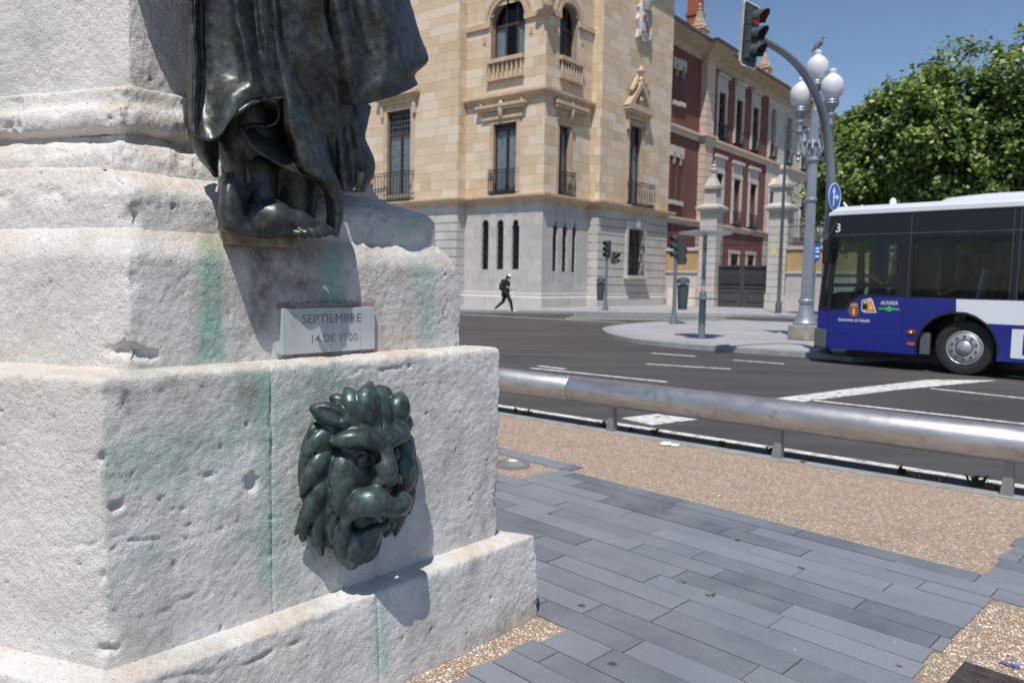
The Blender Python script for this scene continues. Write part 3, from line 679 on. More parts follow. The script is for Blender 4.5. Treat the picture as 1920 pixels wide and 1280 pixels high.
# ------------------------------------------------------------ draped figure
def S2(x, y, wo): return FACE.w(320 + x / 2.666, y / 2.666, wo)           # coordinates of an enlarged view of the photograph
statue = thing('bronze_statue', S2(430, 1180, -.05), 'dark bronze draped figure with bare foot standing on the pedestal', 'statue')
def drape(name, rows, nu=60, nv=60, th=.014, wr=.0025, mat=None):
    G = np.array([[S2(*p) for p in r] for r in rows]); G = catmull(G, nv); G = catmull(G.transpose(1, 0, 2), nu).transpose(1, 0, 2)
    du = np.gradient(G, axis=1); dv = np.gradient(G, axis=0); N = np.cross(du, dv); N /= np.linalg.norm(N, axis=-1, keepdims=True) + 1e-9
    if (N.mean((0, 1)) @ np.array([*FACE.n, 0])) < 0: N = -N
    G = G + N * (wr * fbm(G, 22, 3))[..., None]
    B = G - N * th; h, wd = G.shape[:2]; i = np.arange(h * wd).reshape(h, wd); n = h * wd
    q = np.stack([i[:-1, :-1], i[:-1, 1:], i[1:, 1:], i[1:, :-1]], -1).reshape(-1, 4)
    bd = np.concatenate([i[0, :-1], i[:-1, -1], i[-1, :0:-1], i[:0:-1, 0]]); nx = np.roll(bd, -1)
    fs = np.concatenate([q, q[:, ::-1] + n, np.stack([bd, bd + n, nx + n, nx], 1)])
    v = np.concatenate([G.reshape(-1, 3), B.reshape(-1, 3)]); mi = np.array(wm(statue).inverted()); v = v @ mi[:3, :3].T + mi[:3, 3]
    me = npmesh(name, v, fs, mat or M_BRZ, True)
    bm = bmesh.new(); bm.from_mesh(me); bmesh.ops.recalc_face_normals(bm, faces=bm.faces); bm.to_mesh(me); bm.free()
    return link(name, me, statue)
# inner body: two legs under the robe, a deep dark core (u, z, out)
def SL(x, y, wo): return F(320 + x / 2.666, y / 2.666, wo)
lo = np.array([F(330, 200, -.1)[0] - .1, 1.60, -.45]); hi = np.array([F(830, 200, .1)[0] + .15, 2.75, .22])
b = Field(lo, hi, .0085)
b.chain([SL(330, -150, -.16), SL(350, 300, -.18), SL(380, 700, -.20), SL(420, 950, -.21)], [.13, .12, .10, .07], .06)        # bent leg in front
b.chain([SL(760, -150, -.20), SL(760, 200, -.22), SL(740, 500, -.20), SL(760, 800, -.22)], [.17, .15, .11, .09], .06)        # standing leg
b.chain([SL(560, -150, -.14), SL(580, 300, -.17), SL(620, 800, -.22), SL(640, 1100, -.2)], [.17, .14, .10, .06], .06)
for x0, y0, x1, y1, x2, y2, w_, r in ((700, -50, 760, 250, 860, 420, -.0, .03), (860, -50, 900, 200, 960, 400, -.02, .03), (980, -60, 1010, 200, 1080, 400, -.03, .028), (620, 300, 690, 560, 790, 860, -.08, .028), (760, 420, 800, 640, 850, 880, -.10, .03), (860, 520, 880, 700, 940, 900, -.12, .03)):
    b.chain([SL(x0, y0, w_), SL(x1, y1, w_ - .03), SL(x2, y2, w_ - .05)], [r, r * 1.1, r * .7], .03)
b.build('robe_core', M_BRZ, statue, .002, 20, FX)
# bare foot and heel drapery
ft = Field(np.array([SL(220, 1000, -.05)[0] - .04, 1.60, -.25]), np.array([SL(850, 1000, -.05)[0] + .05, 1.95, .12]), .005)
ft.chain([SL(420, 1090, -.06), SL(520, 1085, -.03), SL(640, 1115, -.02), SL(740, 1140, -.015)], [.045, .048, .038, .022], .02)
ft.chain([SL(330, 1130, -.08), SL(480, 1135, -.04), SL(620, 1145, -.03)], [.032, .034, .026], .02)
ft.chain([SL(450, 1060, -.06), SL(455, 980, -.09), SL(450, 850, -.12)], [.042, .040, .05], .02)
for k, (x, y, x1, y1, r) in enumerate(((720, 1128, 800, 1156, .0155), (700, 1142, 772, 1168, .0125), (675, 1152, 742, 1176, .0115), (650, 1158, 708, 1179, .0105), (622, 1162, 672, 1181, .010))):
    wo = -.005 + .012 * k; ft.chain([SL(x, y, wo - .012), SL((x + x1) / 2, (y + y1) / 2 - 4, wo), SL(x1, y1, wo)], [r * 1.2, r * 1.1, r], .006)
ft.build('foot', M_BRZ, statue, .0008, 40, FX)
# main front fall of cloth, with the bright central fold and rolled hem
drape('drapery', [
    [(95, -160, -.12), (110, -160, -.05), (150, -160, -.09), (200, -160, -.05), (280, -160, -.005), (320, -160, .04), (400, -160, -.03), (450, -160, -.02), (500, -160, -.04), (550, -160, -.10)],
    [(86, 60, -.12), (105, 60, -.04), (150, 60, -.085), (195, 60, -.05), (290, 60, -.002), (338, 60, .045), (410, 60, -.03), (455, 60, -.01), (510, 60, -.03), (568, 60, -.10)],
    [(80, 220, -.13), (112, 220, -.03), (150, 220, -.08), (200, 220, -.05), (312, 220, .0), (372, 220, .055), (430, 220, -.02), (480, 220, .0), (540, 220, -.03), (600, 220, -.10)],
    [(75, 380, -.13), (120, 380, -.02), (155, 380, -.065), (210, 380, -.04), (330, 380, .015), (408, 380, .066), (455, 380, .0), (500, 370, -.02), (560, 360, -.03), (635, 370, -.10)],
    [(80, 520, -.13), (112, 520, -.01), (150, 525, -.04), (210, 520, -.015), (310, 480, .05), (420, 460, .07), (490, 470, .03), (540, 480, -.02), (600, 470, -.03), (690, 470, -.09)],
    [(95, 640, -.12), (106, 655, .0), (150, 680, .005), (205, 694, .02), (262, 650, .045), (330, 560, .06), (400, 505, .07), (470, 488, .05), (530, 510, .0), (548, 560, -.06)]], 110, 110, .012)
# the curl of the hem turning under, then the second hem running down to the right
drape('drapery', [
    [(470, 488, .05), (525, 505, .03), (549, 550, .0), (540, 610, -.03), (490, 640, -.05), (420, 640, -.04), (372, 650, -.02)],
    [(470, 500, .0), (515, 520, -.02), (535, 560, -.05), (525, 605, -.08), (480, 625, -.10), (420, 628, -.09), (380, 640, -.07)],
    [(465, 520, -.08), (500, 540, -.1), (515, 570, -.12), (505, 600, -.14), (470, 612, -.15), (420, 618, -.15), (390, 630, -.14)]], 50, 20, .010, .001)
drape('drapery', [
    [(465, -160, -.06), (500, -160, -.01), (540, -160, -.03), (570, -160, -.10), (590, -160, -.17)],
    [(482, 40, -.05), (520, 40, -.005), (560, 40, -.04), (590, 40, -.10), (605, 40, -.16)],
    [(500, 200, -.03), (540, 200, -.015), (580, 200, -.05), (610, 200, -.10), (625, 210, -.15)],
    [(530, 380, -.03), (570, 380, .0), (620, 380, -.03), (655, 390, -.09), (670, 400, -.15)],
    [(545, 500, -.03), (590, 500, .015), (640, 480, -.01), (690, 470, -.06), (700, 480, -.14)],
    [(550, 610, -.05), (600, 640, .02), (660, 620, .01), (715, 600, -.05), (720, 600, -.14)],
    [(580, 700, -.05), (625, 730, .02), (690, 710, .03), (750, 690, -.03), (752, 690, -.14)],
    [(602, 795, -.05), (660, 840, .02), (730, 830, .035), (785, 800, -.02), (790, 800, -.12)],
    [(640, 850, -.04), (700, 885, .015), (770, 900, .03), (820, 880, -.01), (830, 880, -.10)],
    [(660, 870, -.04), (720, 898, .0), (790, 930, .015), (845, 960, -.01), (860, 960, -.08)]], 60, 90, .012)
drape('drapery', [                                                                    # hanging edge beside the foot
    [(720, 890, .0), (780, 915, .012), (832, 935, .012), (856, 965, -.02), (858, 970, -.10)],
    [(760, 960, -.03), (800, 990, .0), (838, 1000, .012), (860, 1010, -.02), (862, 1010, -.10)],
    [(780, 1060, -.04), (815, 1070, -.01), (842, 1080, .005), (858, 1090, -.02), (860, 1090, -.10)],
    [(770, 1150, -.06), (800, 1165, -.03), (822, 1180, -.01), (836, 1186, -.02), (840, 1184, -.10)]], 36, 40, .012)
drape('drapery', [                                                                    # inner hem crossing over the dark hollow
    [(360, 640, -.03), (385, 690, -.02), (430, 750, -.015), (510, 800, -.01), (600, 850, .0), (680, 878, .0), (740, 898, .0)],
    [(372, 632, -.06), (402, 665, -.05), (450, 715, -.04), (525, 770, -.03), (612, 815, -.03), (690, 850, -.02), (750, 880, -.02)],
    [(395, 620, -.11), (430, 640, -.10), (480, 680, -.09), (550, 730, -.08), (630, 775, -.08), (700, 815, -.07), (760, 850, -.06)],
    [(410, 600, -.16), (450, 615, -.15), (505, 645, -.14), (570, 690, -.13), (645, 735, -.13), (710, 780, -.12), (770, 820, -.10)]], 70, 22, .010, .001)
drape('drapery', [                                                                    # curl of cloth round the heel
    [(236, 900, -.13), (262, 868, -.05), (300, 856, -.02), (340, 872, -.02), (400, 915, -.05), (432, 948, -.09)],
    [(234, 980, -.13), (255, 960, -.03), (300, 950, .0), (345, 955, -.015), (385, 985, -.05), (405, 1000, -.10)],
    [(232, 1060, -.12), (255, 1050, -.02), (305, 1050, .01), (350, 1050, -.005), (375, 1060, -.04), (390, 1070, -.09)],
    [(234, 1130, -.10), (262, 1140, -.01), (310, 1148, .01), (360, 1145, .0), (420, 1140, -.01), (470, 1140, -.04)],
    [(240, 1150, -.12), (290, 1168, -.03), (350, 1178, -.02), (410, 1180, -.02), (470, 1178, -.03), (520, 1176, -.06)]], 60, 60, .012)
drape('drapery', [                                                                    # back fall beside the shaft
    [(70, 420, -.20), (62, 480, -.14), (90, 500, -.10), (160, 520, -.12), (240, 520, -.18)],
    [(72, 600, -.20), (66, 600, -.14), (110, 620, -.10), (170, 640, -.11), (240, 650, -.18)],
    [(95, 700, -.21), (110, 720, -.15), (150, 740, -.11), (195, 760, -.12), (240, 760, -.18)],
    [(135, 790, -.21), (150, 800, -.16), (185, 830, -.13), (215, 850, -.13), (240, 860, -.18)],
    [(200, 860, -.2), (205, 868, -.17), (220, 876, -.15), (232, 880, -.15), (242, 890, -.18)]], 40, 50, .012)
drape('drapery', [                                                                    # wide cloak flaring to the right
    [(560, -160, -.12), (640, -160, -.03), (720, -160, -.06), (820, -160, .02), (920, -160, -.02), (1010, -160, .03), (1090, -160, .0), (1150, -160, -.08), (1100, -160, -.26)],
    [(580, 40, -.14), (650, 40, -.05), (740, 40, -.06), (840, 40, .02), (940, 40, -.02), (1040, 40, .03), (1130, 40, .0), (1205, 30, -.10), (1155, 30, -.26)],
    [(610, 180, -.16), (680, 180, -.06), (770, 180, -.06), (870, 180, .02), (970, 180, -.02), (1080, 180, .03), (1180, 180, .0), (1248, 170, -.10), (1198, 170, -.26)],
    [(640, 300, -.17), (710, 290, -.07), (800, 280, -.05), (890, 290, .02), (990, 300, -.01), (1100, 310, .03), (1210, 310, .0), (1287, 300, -.10), (1237, 300, -.26)],
    [(680, 420, -.18), (740, 410, -.08), (820, 400, -.05), (900, 400, .01), (980, 430, -.01), (1070, 440, .02), (1160, 400, .0), (1222, 372, -.10), (1172, 372, -.26)],
    [(700, 520, -.19), (760, 510, -.10), (840, 520, -.07), (930, 530, -.02), (1000, 515, -.02), (1090, 490, .0), (1180, 455, -.02), (1236, 420, -.10), (1186, 420, -.26)]], 110, 80, .013)
drape('drapery', [                                                                    # robe below the cloak, over the standing foot
    [(720, 460, -.18), (800, 470, -.08), (880, 480, -.10), (960, 500, -.10), (1006, 540, -.16), (956, 540, -.26)],
    [(750, 600, -.18), (820, 600, -.09), (880, 610, -.11), (940, 620, -.09), (985, 620, -.15), (935, 620, -.26)],
    [(780, 700, -.18), (840, 700, -.09), (890, 710, -.12), (945, 700, -.09), (972, 690, -.15), (922, 690, -.26)],
    [(800, 800, -.18), (850, 800, -.09), (900, 800, -.12), (975, 790, -.09), (1020, 800, -.14), (970, 800, -.26)],
    [(815, 880, -.18), (860, 880, -.10), (910, 880, -.12), (970, 880, -.08), (1010, 890, -.14), (960, 890, -.26)],
    [(830, 950, -.18), (870, 955, -.10), (910, 955, -.11), (950, 958, -.09), (972, 960, -.15), (922, 960, -.26)]], 60, 70, .013)
# the figure above the frame
U_ = SL(480, -100, -.2)[0]; ub = Field(np.array([U_ - .75, 2.5, -.45]), np.array([U_ + .75, 3.75, .3]), .012)
ub.chain([(U_ + .03, 2.76, -.18), (U_, 2.86, -.2), (U_ - .03, 3.02, -.21)], [.19, .18, .19], .06); ub.chain([(U_ - .27, 3.14, -.22), (U_ - .03, 3.16, -.2), (U_ + .22, 3.14, -.2)], [.09, .11, .09], .05)
ub.chain([(U_ - .03, 3.15, -.2), (U_ - .04, 3.34, -.19)], [.07, .06], .04); ub.ell((U_ - .04, 3.46, -.17), (.095, .125, .11), .03); ub.ell((U_ - .04, 3.50, -.20), (.11, .115, .115), .02); ub.cone((U_ - .03, 3.46, -.07), (U_ - .03, 3.43, -.05), .014, .018, .012)
ub.chain([(U_ - .29, 3.12, -.22), (U_ - .40, 2.86, -.24), (U_ - .20, 2.72, -.08)], [.075, .062, .04], .03); ub.chain([(U_ + .24, 3.12, -.2), (U_ + .34, 2.82, -.16), (U_ + .16, 2.66, -.02)], [.075, .062, .04], .03)
for s_ in range(5): ub.chain([(U_ - .2 + .03 * s_, 2.71, -.08), (U_ - .12 + .03 * s_, 2.68 - .012 * s_, -.03), (U_ - .10 + .03 * s_, 2.64 - .012 * s_, -.02)], [.014, .012, .010], .008)
ub.chain([(U_ - .30, 3.05, -.30), (U_ - .42, 2.80, -.31), (U_ - .40, 2.60, -.30)], [.07, .08, .05], .04, 'add')
for k in range(7): ub.chain([(U_ - .2 + .07 * k, 2.95, -.06), (U_ - .22 + .08 * k, 2.84, -.04), (U_ - .24 + .085 * k, 2.74, -.05)], [.02, .03, .025], .03)
ub.build('upper_figure', M_BRZ, statue, .002, 18, FX)
MB().bx(FACE.T, SL(285, 1180, -.1)[0], SL(620, 1200, -.1)[0], SL(430, 1182, -.05)[1] - .030, SL(430, 1182, -.05)[1] + .012, -.26, -.075).build('footing_stone', mk('footing_stone', (.22, .18, .14), .95, var=.5, vs=24, bump=.9), mon, bevel=.008)
# ============================================================ stone corner tower
def ashlar_mat():
    t = NT('sandstone_ashlar'); at = t.n('ShaderNodeAttribute'); at.attribute_name = 'tone'; r = t.math('FRACT', t.math('ADD', t.objrand(), at.outputs['Fac'])); rp = t.n('ShaderNodeValToRGB'); t.l(r, rp.inputs[0]); E = rp.color_ramp.elements
    E[0].color = (.50, .37, .23, 1); E[1].color = (.62, .53, .42, 1)
    for p, c in ((.15, (.56, .43, .29)), (.4, (.60, .47, .33)), (.6, (.55, .41, .26)), (.7, (.63, .51, .37)), (.85, (.66, .56, .44))): x = E.new(p); x.color = (*c, 1)
    c = t.mix(t.ramp(t.noise(1.1, 6), .35, .7), rp.outputs[0], t.mix(.4, rp.outputs[0], (.67, .56, .43)))
    c = t.mix(t.math('MULTIPLY', t.ramp(t.noise(.9, 5, .6, stretch=(2, 2, .4)), .55, .75), .35), c, (.40, .30, .20))
    return t.set(c, .9, 0, t.bump(t.noise(25, 5), .3, .01))
M_ASH = ashlar_mat()
M_MOULD = mk('sandstone_moulding', (.50, .38, .26), .9, var=.18, vs=1.5, bump=.3, bs=20, streak=.45)
M_GRAN = mk('granite_ashlar', (.45, .43, .41), .85, var=.10, vs=1.5, bump=.2, bs=30, orand=.08, streak=.25)
M_GRAN2 = mk('granite_rusticated', (.47, .45, .425), .85, var=.10, vs=1.2, bump=.2, bs=30, orand=.06, streak=.25)
M_JOINT = mk('wall_joint', (.30, .25, .19), .95, var=.2)
M_WOOD = mk('window_wood', (.075, .035, .028), .5, var=.3, vs=8)
M_IRON = mk('wrought_iron', (.028, .03, .034), .5, .4, var=.3)
M_CURT = mk('curtain_cloth', (.62, .63, .62), .9, var=.15, vs=3)
M_GLASS = glassmat('window_glass', (.72, .76, .78), .03)
M_ROOM = mk('dark_room', (.03, .03, .032), .9)
ea = math.radians(38.5); eR = V2(math.sin(ea), math.cos(ea)); eL = V2(-eR[1], eR[0])
TB = gp(1014, 577, Z_KERB)[:2]
PLb = Plane(TB, -eL, -eR)        # bay left face, u grows to the right (negative to the left of the corner)
PRb = Plane(TB, eR, -eL)         # bay right face, u grows away
INS = .68
aw = -PLb.u(871, 480); bw = PRb.u(1102, 480)
PLw = PLb.off(INS); PRw = PRb.off(INS)
bend = PRw.u(1249, 480); ZC = PLb.z(1014, 366); ZT = 22.6; awl = aw + 24
tower = thing('stone_tower', (*TB, Z_KERB), 'sandstone corner tower with arched windows and grey granite ground floor', 'building')
ROOMS = []
def arch(u0, u1, z0, zs, n=10):
    r = (u1 - u0) / 2; c = (u0 + u1) / 2
    return [(u0, z0), (u1, z0), (u1, zs)] + [(c + r * math.cos(a), zs + r * math.sin(a)) for a in np.linspace(0, math.pi, n + 1)[1:-1]] + [(u0, zs)]
def rect(u0, u1, z0, z1): return [(u0, z0), (u1, z0), (u1, z1), (u0, z1)]
def pxrect(P, x0, x1, y0, y1):
    ym = (y0 + y1) / 2; xm = (x0 + x1) / 2; return P.u(x0, ym), P.u(x1, ym), P.z(xm, y1), P.z(xm, y0)
def win(parent, P, r, is_arch=False, mull=1, trans=None, curtain=True, dep=.32, grid=None, fw=.07, name='window', fm=None):
    u0, u1, z0, z1 = r; m = MB(); fm = fm or M_WOOD
    zs = z1 - (u1 - u0) / 2 if is_arch else z1
    out = arch(u0, u1, z0, zs) if is_arch else rect(u0, u1, z0, z1); inn = arch(u0 + fw, u1 - fw, z0 + fw, zs) if is_arch else rect(u0 + fw, u1 - fw, z0 + fw, z1 - fw)
    m.plate(out, [inn], P.T, -dep, -dep - .07)
    for k in range(mull): uu = u0 + (u1 - u0) * (k + 1) / (mull + 1); m.bx(P.T, uu - fw * .8, uu + fw * .8, z0 + fw * .5, zs if not is_arch else z1 - .03, -dep - .002, -dep - .065)
    if trans: m.bx(P.T, u0 + fw * .5, u1 - fw * .5, z0 + (z1 - z0) * trans - fw * .9, z0 + (z1 - z0) * trans + fw * .9, -dep + .004, -dep - .06)
    fr_ = m.build(name, fm, parent)
    g = MB().plate(inn, [], P.T, -dep - .03, -dep - .036); g.build('pane', M_GLASS, fr_)
    if grid:
        m = MB(); nu, nz = grid
        for k in range(1, nu): uu = u0 + (u1 - u0) * k / nu; m.bx(P.T, uu - .012, uu + .012, z0, z1, -dep - .026, -dep - .029)
        for k in range(1, nz): zz = z0 + (z1 - z0) * k / nz; m.bx(P.T, u0, u1, zz - .012, zz + .012, -dep - .025, -dep - .028)
        tag(m.build('glazing_bars', mk('lead_bar', (.18, .19, .19), .6), fr_), kind='stuff')
    if curtain:
        m = MB(); n = 26; du = (u1 - u0)
        xs = np.linspace(u0 - .05, u1 + .05, n * 2 + 1); ws = [-dep - .10 + .03 * math.sin(k * 1.3) for k in range(n * 2 + 1)]
        ct = z0 + (z1 - z0) * (trans or .97)
        for k in range(n * 2):
            if abs((xs[k] + xs[k + 1]) / 2 - (u0 + u1) / 2) < (.06 if curtain is True else curtain) * du: continue
            m.add([P.T(xs[k], z0, ws[k]), P.T(xs[k + 1], z0, ws[k + 1]), P.T(xs[k + 1], ct, ws[k + 1]), P.T(xs[k], ct, ws[k])], [(0, 1, 2, 3)])
        m.build('curtain', M_CURT, fr_)
    m = MB(); T = P.T; a, b_, c, d = u0 - .3, u1 + .3, z0 - .3, z1 + .3; q = [T(a, c, -.41), T(b_, c, -.41), T(b_, d, -.41), T(a, d, -.41), T(a, c, -1.8), T(b_, c, -1.8), T(b_, d, -1.8), T(a, d, -1.8)]
    m.add(q, [(4, 5, 6, 7), (0, 1, 5, 4), (1, 2, 6, 5), (2, 3, 7, 6), (3, 0, 4, 7)]); m.build('room', M_ROOM, fr_)
    return fr_
def railing(parent, P, x0, x1, z0, z1, out=.28, n=12):
    m = MB()
    for zz in (z0 + .06, z1, z1 - .16): m.bx(P.T, x0, x1, zz - .022, zz + .022, out - .02, out + .02); [m.bx(P.T, x - .02, x + .02, zz - .02, zz + .02, -.05, out - .021) for x in (x0 + .02, x1 - .02)]
    for k in range(n + 1):
        u = x0 + (x1 - x0) * k / n; m.tube([P.T(u, z0, out), P.T(u, z0 + (z1 - z0) * .5, out), P.T(u, z1 + (.12 if k in (0, n) else 0), out)], [.013, .026 if k % 1 == 0 else .013, .013], 6)
    m.bx(P.T, x0 - .05, x1 + .05, z0 - .05, z0 - .01, .01, out + .05)
    return m.build('balcony_railing', M_IRON, parent)
# openings (photo pixels -> wall coordinates)
sl_L = [pxrect(PLb, a, b, 412, 505) for a, b in ((903, 915.5), (931, 943.5), (959.5, 973))]
sl_R = [pxrect(PRb, a, b, c, d) for a, b, c, d in ((1036.5, 1045, 415, 508.5), (1054.5, 1063, 417, 509.5), (1072.5, 1080, 419, 510.5))]
wL1 = pxrect(PLb, 925, 968, 231, 361); wR1 = pxrect(PRb, 1047, 1067, 236, 366)
wL2 = pxrect(PLb, 921, 984, -1, 112); wR2 = pxrect(PRb, 1050, 1083, 9, 124)
wG = pxrect(PRw, 1176, 1204, 430, 517); wW1 = pxrect(PRw, 1179, 1201, 236, 385); wLw = pxrect(PLw, 726, 770, 207, 364)
WLW = [wLw] + [(wLw[0] - 5.2 * k, wLw[1] - 5.2 * k, wLw[2], wLw[3]) for k in (1, 2, 3)]
ZB = .9                                                             # top of plinth
def wallplate(name, P, u0, u1, z0, z1, holes, mat, w0=-.012, th=.42):
    return MB().plate(rect(u0, u1, z0, z1), holes, P.T, w0, w0 - th).build(name, mat, tower)
ar = lambda r: arch(r[0], r[1], r[2], r[3] - (r[1] - r[0]) / 2)
re = lambda r: rect(*r)
wallplate('wall', PLb, -aw, -.0, Z_KERB, ZC, [ar(r) for r in sl_L], M_GRAN); wallplate('wall', PRb, .42, bw, Z_KERB, ZC, [ar(r) for r in sl_R if r[0] > .45], M_GRAN)
wallplate('wall', PLb, -aw, 0, ZC, ZT, [re(wL1), ar(wL2)], M_JOINT); wallplate('wall', PRb, .42, bw, ZC, ZT, [re(wR1), ar(wR2)], M_JOINT)
wallplate('wall', PLw, -awl, -aw, Z_KERB, ZC, [], M_GRAN2, -.05); wallplate('wall', PLw, -awl, -aw, ZC, ZT, [re(r) for r in WLW], M_JOINT)
wallplate('wall', PRw, bw, bend, Z_KERB, ZC, [re(wG)], M_GRAN2, -.05); wallplate('wall', PRw, bw, bend, ZC, ZT, [re(wW1)], M_JOINT)
PretL = Plane(PLw.T(-aw, 0), eR, -eL); PretR = Plane(PRw.T(bw, 0), -eL, -eR)    # returns of the two wings: right-facing and left-facing
PretR = Plane(PRb.T(bw, 0), -eL, -eR)
PretE = Plane(PRw.T(bend, 0), eL, eR)
MB().bx(PretE.T, 0, 7, Z_KERB, ZT, 0, -.4).build('wall', M_JOINT, tower)
# upper ashlar, block by block
COUNT = [0]; REM = MB()
def ashlar(P, u0, u1, z0, z1, holes, ch, lmin, lmax, mat, nm='ashlar_stone', gap=.010, wd=.012, limit=290, vgap=None, seed=1):
    rd = random.Random(seed); z = z0; vg = vgap or gap; n = max(1, round((z1 - z0) / ch)); ch = (z1 - z0) / n
    for i in range(n):
        za, zb = z0 + i * ch, z0 + (i + 1) * ch; u = u0 - rd.uniform(0, lmin * .9); cuts = []
        for r in holes:
            if r[2] < zb - .02 and r[3] > za + .02:
                if len(r) > 4 and zb > r[3] - (r[1] - r[0]) / 2:            # arched head: chord at this course
                    rr = (r[1] - r[0]) / 2; c = (r[0] + r[1]) / 2; h = max(0, (za + zb) / 2 - (r[3] - rr)); q = math.sqrt(max(0, rr * rr - h * h)) + .08; cuts.append((c - q, c + q))
                else: cuts.append((r[0] - .015, r[1] + .015))
        while u < u1 - 1e-6:
            e = u + rd.uniform(lmin, lmax); seg = [(max(u, u0), min(e, u1))]; u = e
            for a, b in cuts: seg = [q for s_ in seg for q in ((s_[0], min(s_[1], a)), (max(s_[0], b), s_[1])) if q[1] - q[0] > .06]
            for a, b in seg:
                if b - a < .06: continue
                if COUNT[0] < limit: blk(nm, P.T, a + gap / 2, b - gap / 2, za + vg / 2, zb - vg / 2, -.02, wd, mat, tower); COUNT[0] += 1
                else: REM.bx(P.T, a + gap / 2, b - gap / 2, za + vg / 2, zb - vg / 2, -.02, wd)
AR = lambda r: (*r, 1)
zt2 = 21.9
ashlar(PLb, -aw, -.0, ZC + .1, zt2, [wL1, AR(wL2)], .52, .8, 1.35, M_ASH, seed=3)
ashlar(PRb, .0, bw, ZC + .1, zt2, [wR1, AR(wR2)], .52, .8, 1.35, M_ASH, seed=4)
ashlar(PRw, bw, bend, ZC + .1, zt2, [wW1], .52, .8, 1.3, M_ASH, seed=5)
ashlar(PretR, 0.012, INS, ZC + .1, zt2, [], .52, .5, .7, M_ASH, seed=6)
ashlar(PLw, -aw - 4.2, -aw, ZC + .1, zt2, WLW, .52, .9, 1.5, M_ASH, seed=7)
ashlar(PLw, -awl, -aw - 4.2, ZC + .1, zt2, WLW, .52, .9, 1.5, M_ASH, seed=8, limit=0)
ashlar(PretL, 0, INS - .012, ZC + .1, zt2, [], .52, .5, .7, M_ASH, seed=9, limit=0)
o = tag(REM.build('ashlar_field', M_ASH, tower), kind='stuff'); a_ = o.data.attributes.new('tone', 'FLOAT', 'POINT'); a_.data.foreach_set('value', np.repeat(rng.random(len(o.data.vertices) // 8), 8).astype(np.float32))
# ground floor: smooth granite blocks in the bay, grooved courses on the wings
COUNT[0] = 0; REM = MB()
ashlar(PLb, -aw, .004, ZB, ZC - .35, [AR(r) for r in sl_L], .62, .9, 1.5, M_GRAN, 'granite_stone', .006, .010, seed=11)
ashlar(PRb, .004, bw, ZB, ZC - .35, [AR(r) for r in sl_R], .62, .9, 1.5, M_GRAN, 'granite_stone', .006, .010, seed=12)
ashlar(PRw, bw, bend, ZB, ZC - .35, [wG], .5, 1.4, 2.2, M_GRAN2, 'rusticated_stone', .004, .02, vgap=.05, seed=13)
ashlar(PretR, .012, INS + .02, ZB, ZC - .35, [], .5, 1.4, 2.2, M_GRAN2, 'rusticated_stone', .004, .012, vgap=.05, seed=14)
ashlar(PLw, -aw - 6, -aw, ZB, ZC - .35, [], .5, 1.4, 2.2, M_GRAN2, 'rusticated_stone', .004, .02, vgap=.05, seed=15)
ashlar(PLw, -awl, -aw - 6, ZB, ZC - .35, [], .5, 1.4, 2.2, M_GRAN2, 'rusticated_stone', .004, .02, vgap=.05, seed=17, limit=0)
ashlar(PretL, -.02, INS - .012, ZB, ZC - .35, [], .5, 1.4, 2.2, M_GRAN2, 'rusticated_stone', .004, .012, vgap=.05, seed=16)
tag(REM.build('rusticated_field', M_GRAN2, tower), kind='stuff')
MB().bx(PretL.T, .05, INS - .015, Z_KERB, ZT, -.012, -.4).build('wall', M_JOINT, tower); MB().bx(PretR.T, .02, INS - .05, Z_KERB, ZT, -.012, -.4).build('wall', M_JOINT, tower)
plan = [PLw.T(-awl, 0)[:2], PLw.T(-aw, 0)[:2], PLb.T(-aw, 0)[:2], tuple(TB), PRb.T(bw, 0)[:2], PRw.T(bw, 0)[:2], PRw.T(bend, 0)[:2], PretE.T(5, 0)[:2]]
MB().sweep(plan, [(-.1, Z_KERB - .05), (.10, Z_KERB - .05), (.10, .62), (.05, .70), (.05, .86), (.02, ZB), (-.1, ZB)]).build('plinth', M_GRAN, tower)
MB().sweep(plan, [(-.1, ZC - .42), (.03, ZC - .42), (.04, ZC - .20), (.16, ZC - .14), (.34, ZC - .06), (.42, ZC - .02), (.42, ZC + .10), (.10, ZC + .16), (-.1, ZC + .16)]).build('cornice', M_MOULD, tower)
bayp = plan[2:5]
zb2 = PLb.z(1020, 172)
MB().sweep(bayp, [(-.1, zb2 - .25), (.03, zb2 - .25), (.12, zb2 - .10), (.30, zb2 + .02), (.33, zb2 + .08), (.33, zb2 + .22), (.06, zb2 + .32), (-.1, zb2 + .32)]).build('ledge', M_MOULD, tower)
MB().sweep(plan, [(-.1, 21.9), (.05, 21.9), (.9, 22.4), (.9, 22.7), (-.1, 22.7)]).build('eaves', M_MOULD, tower)
MB().plate([tuple(PLw.T(-awl, 0)[:2]), tuple(PLw.T(-aw, 0)[:2]), tuple(TB), tuple(PRw.T(bend, 0)[:2]), tuple(PretE.T(12, 0)[:2])], [], lambda u, z, w_: (u, z, w_), 22.9, 22.6).build('roof', M_MOULD, tower)
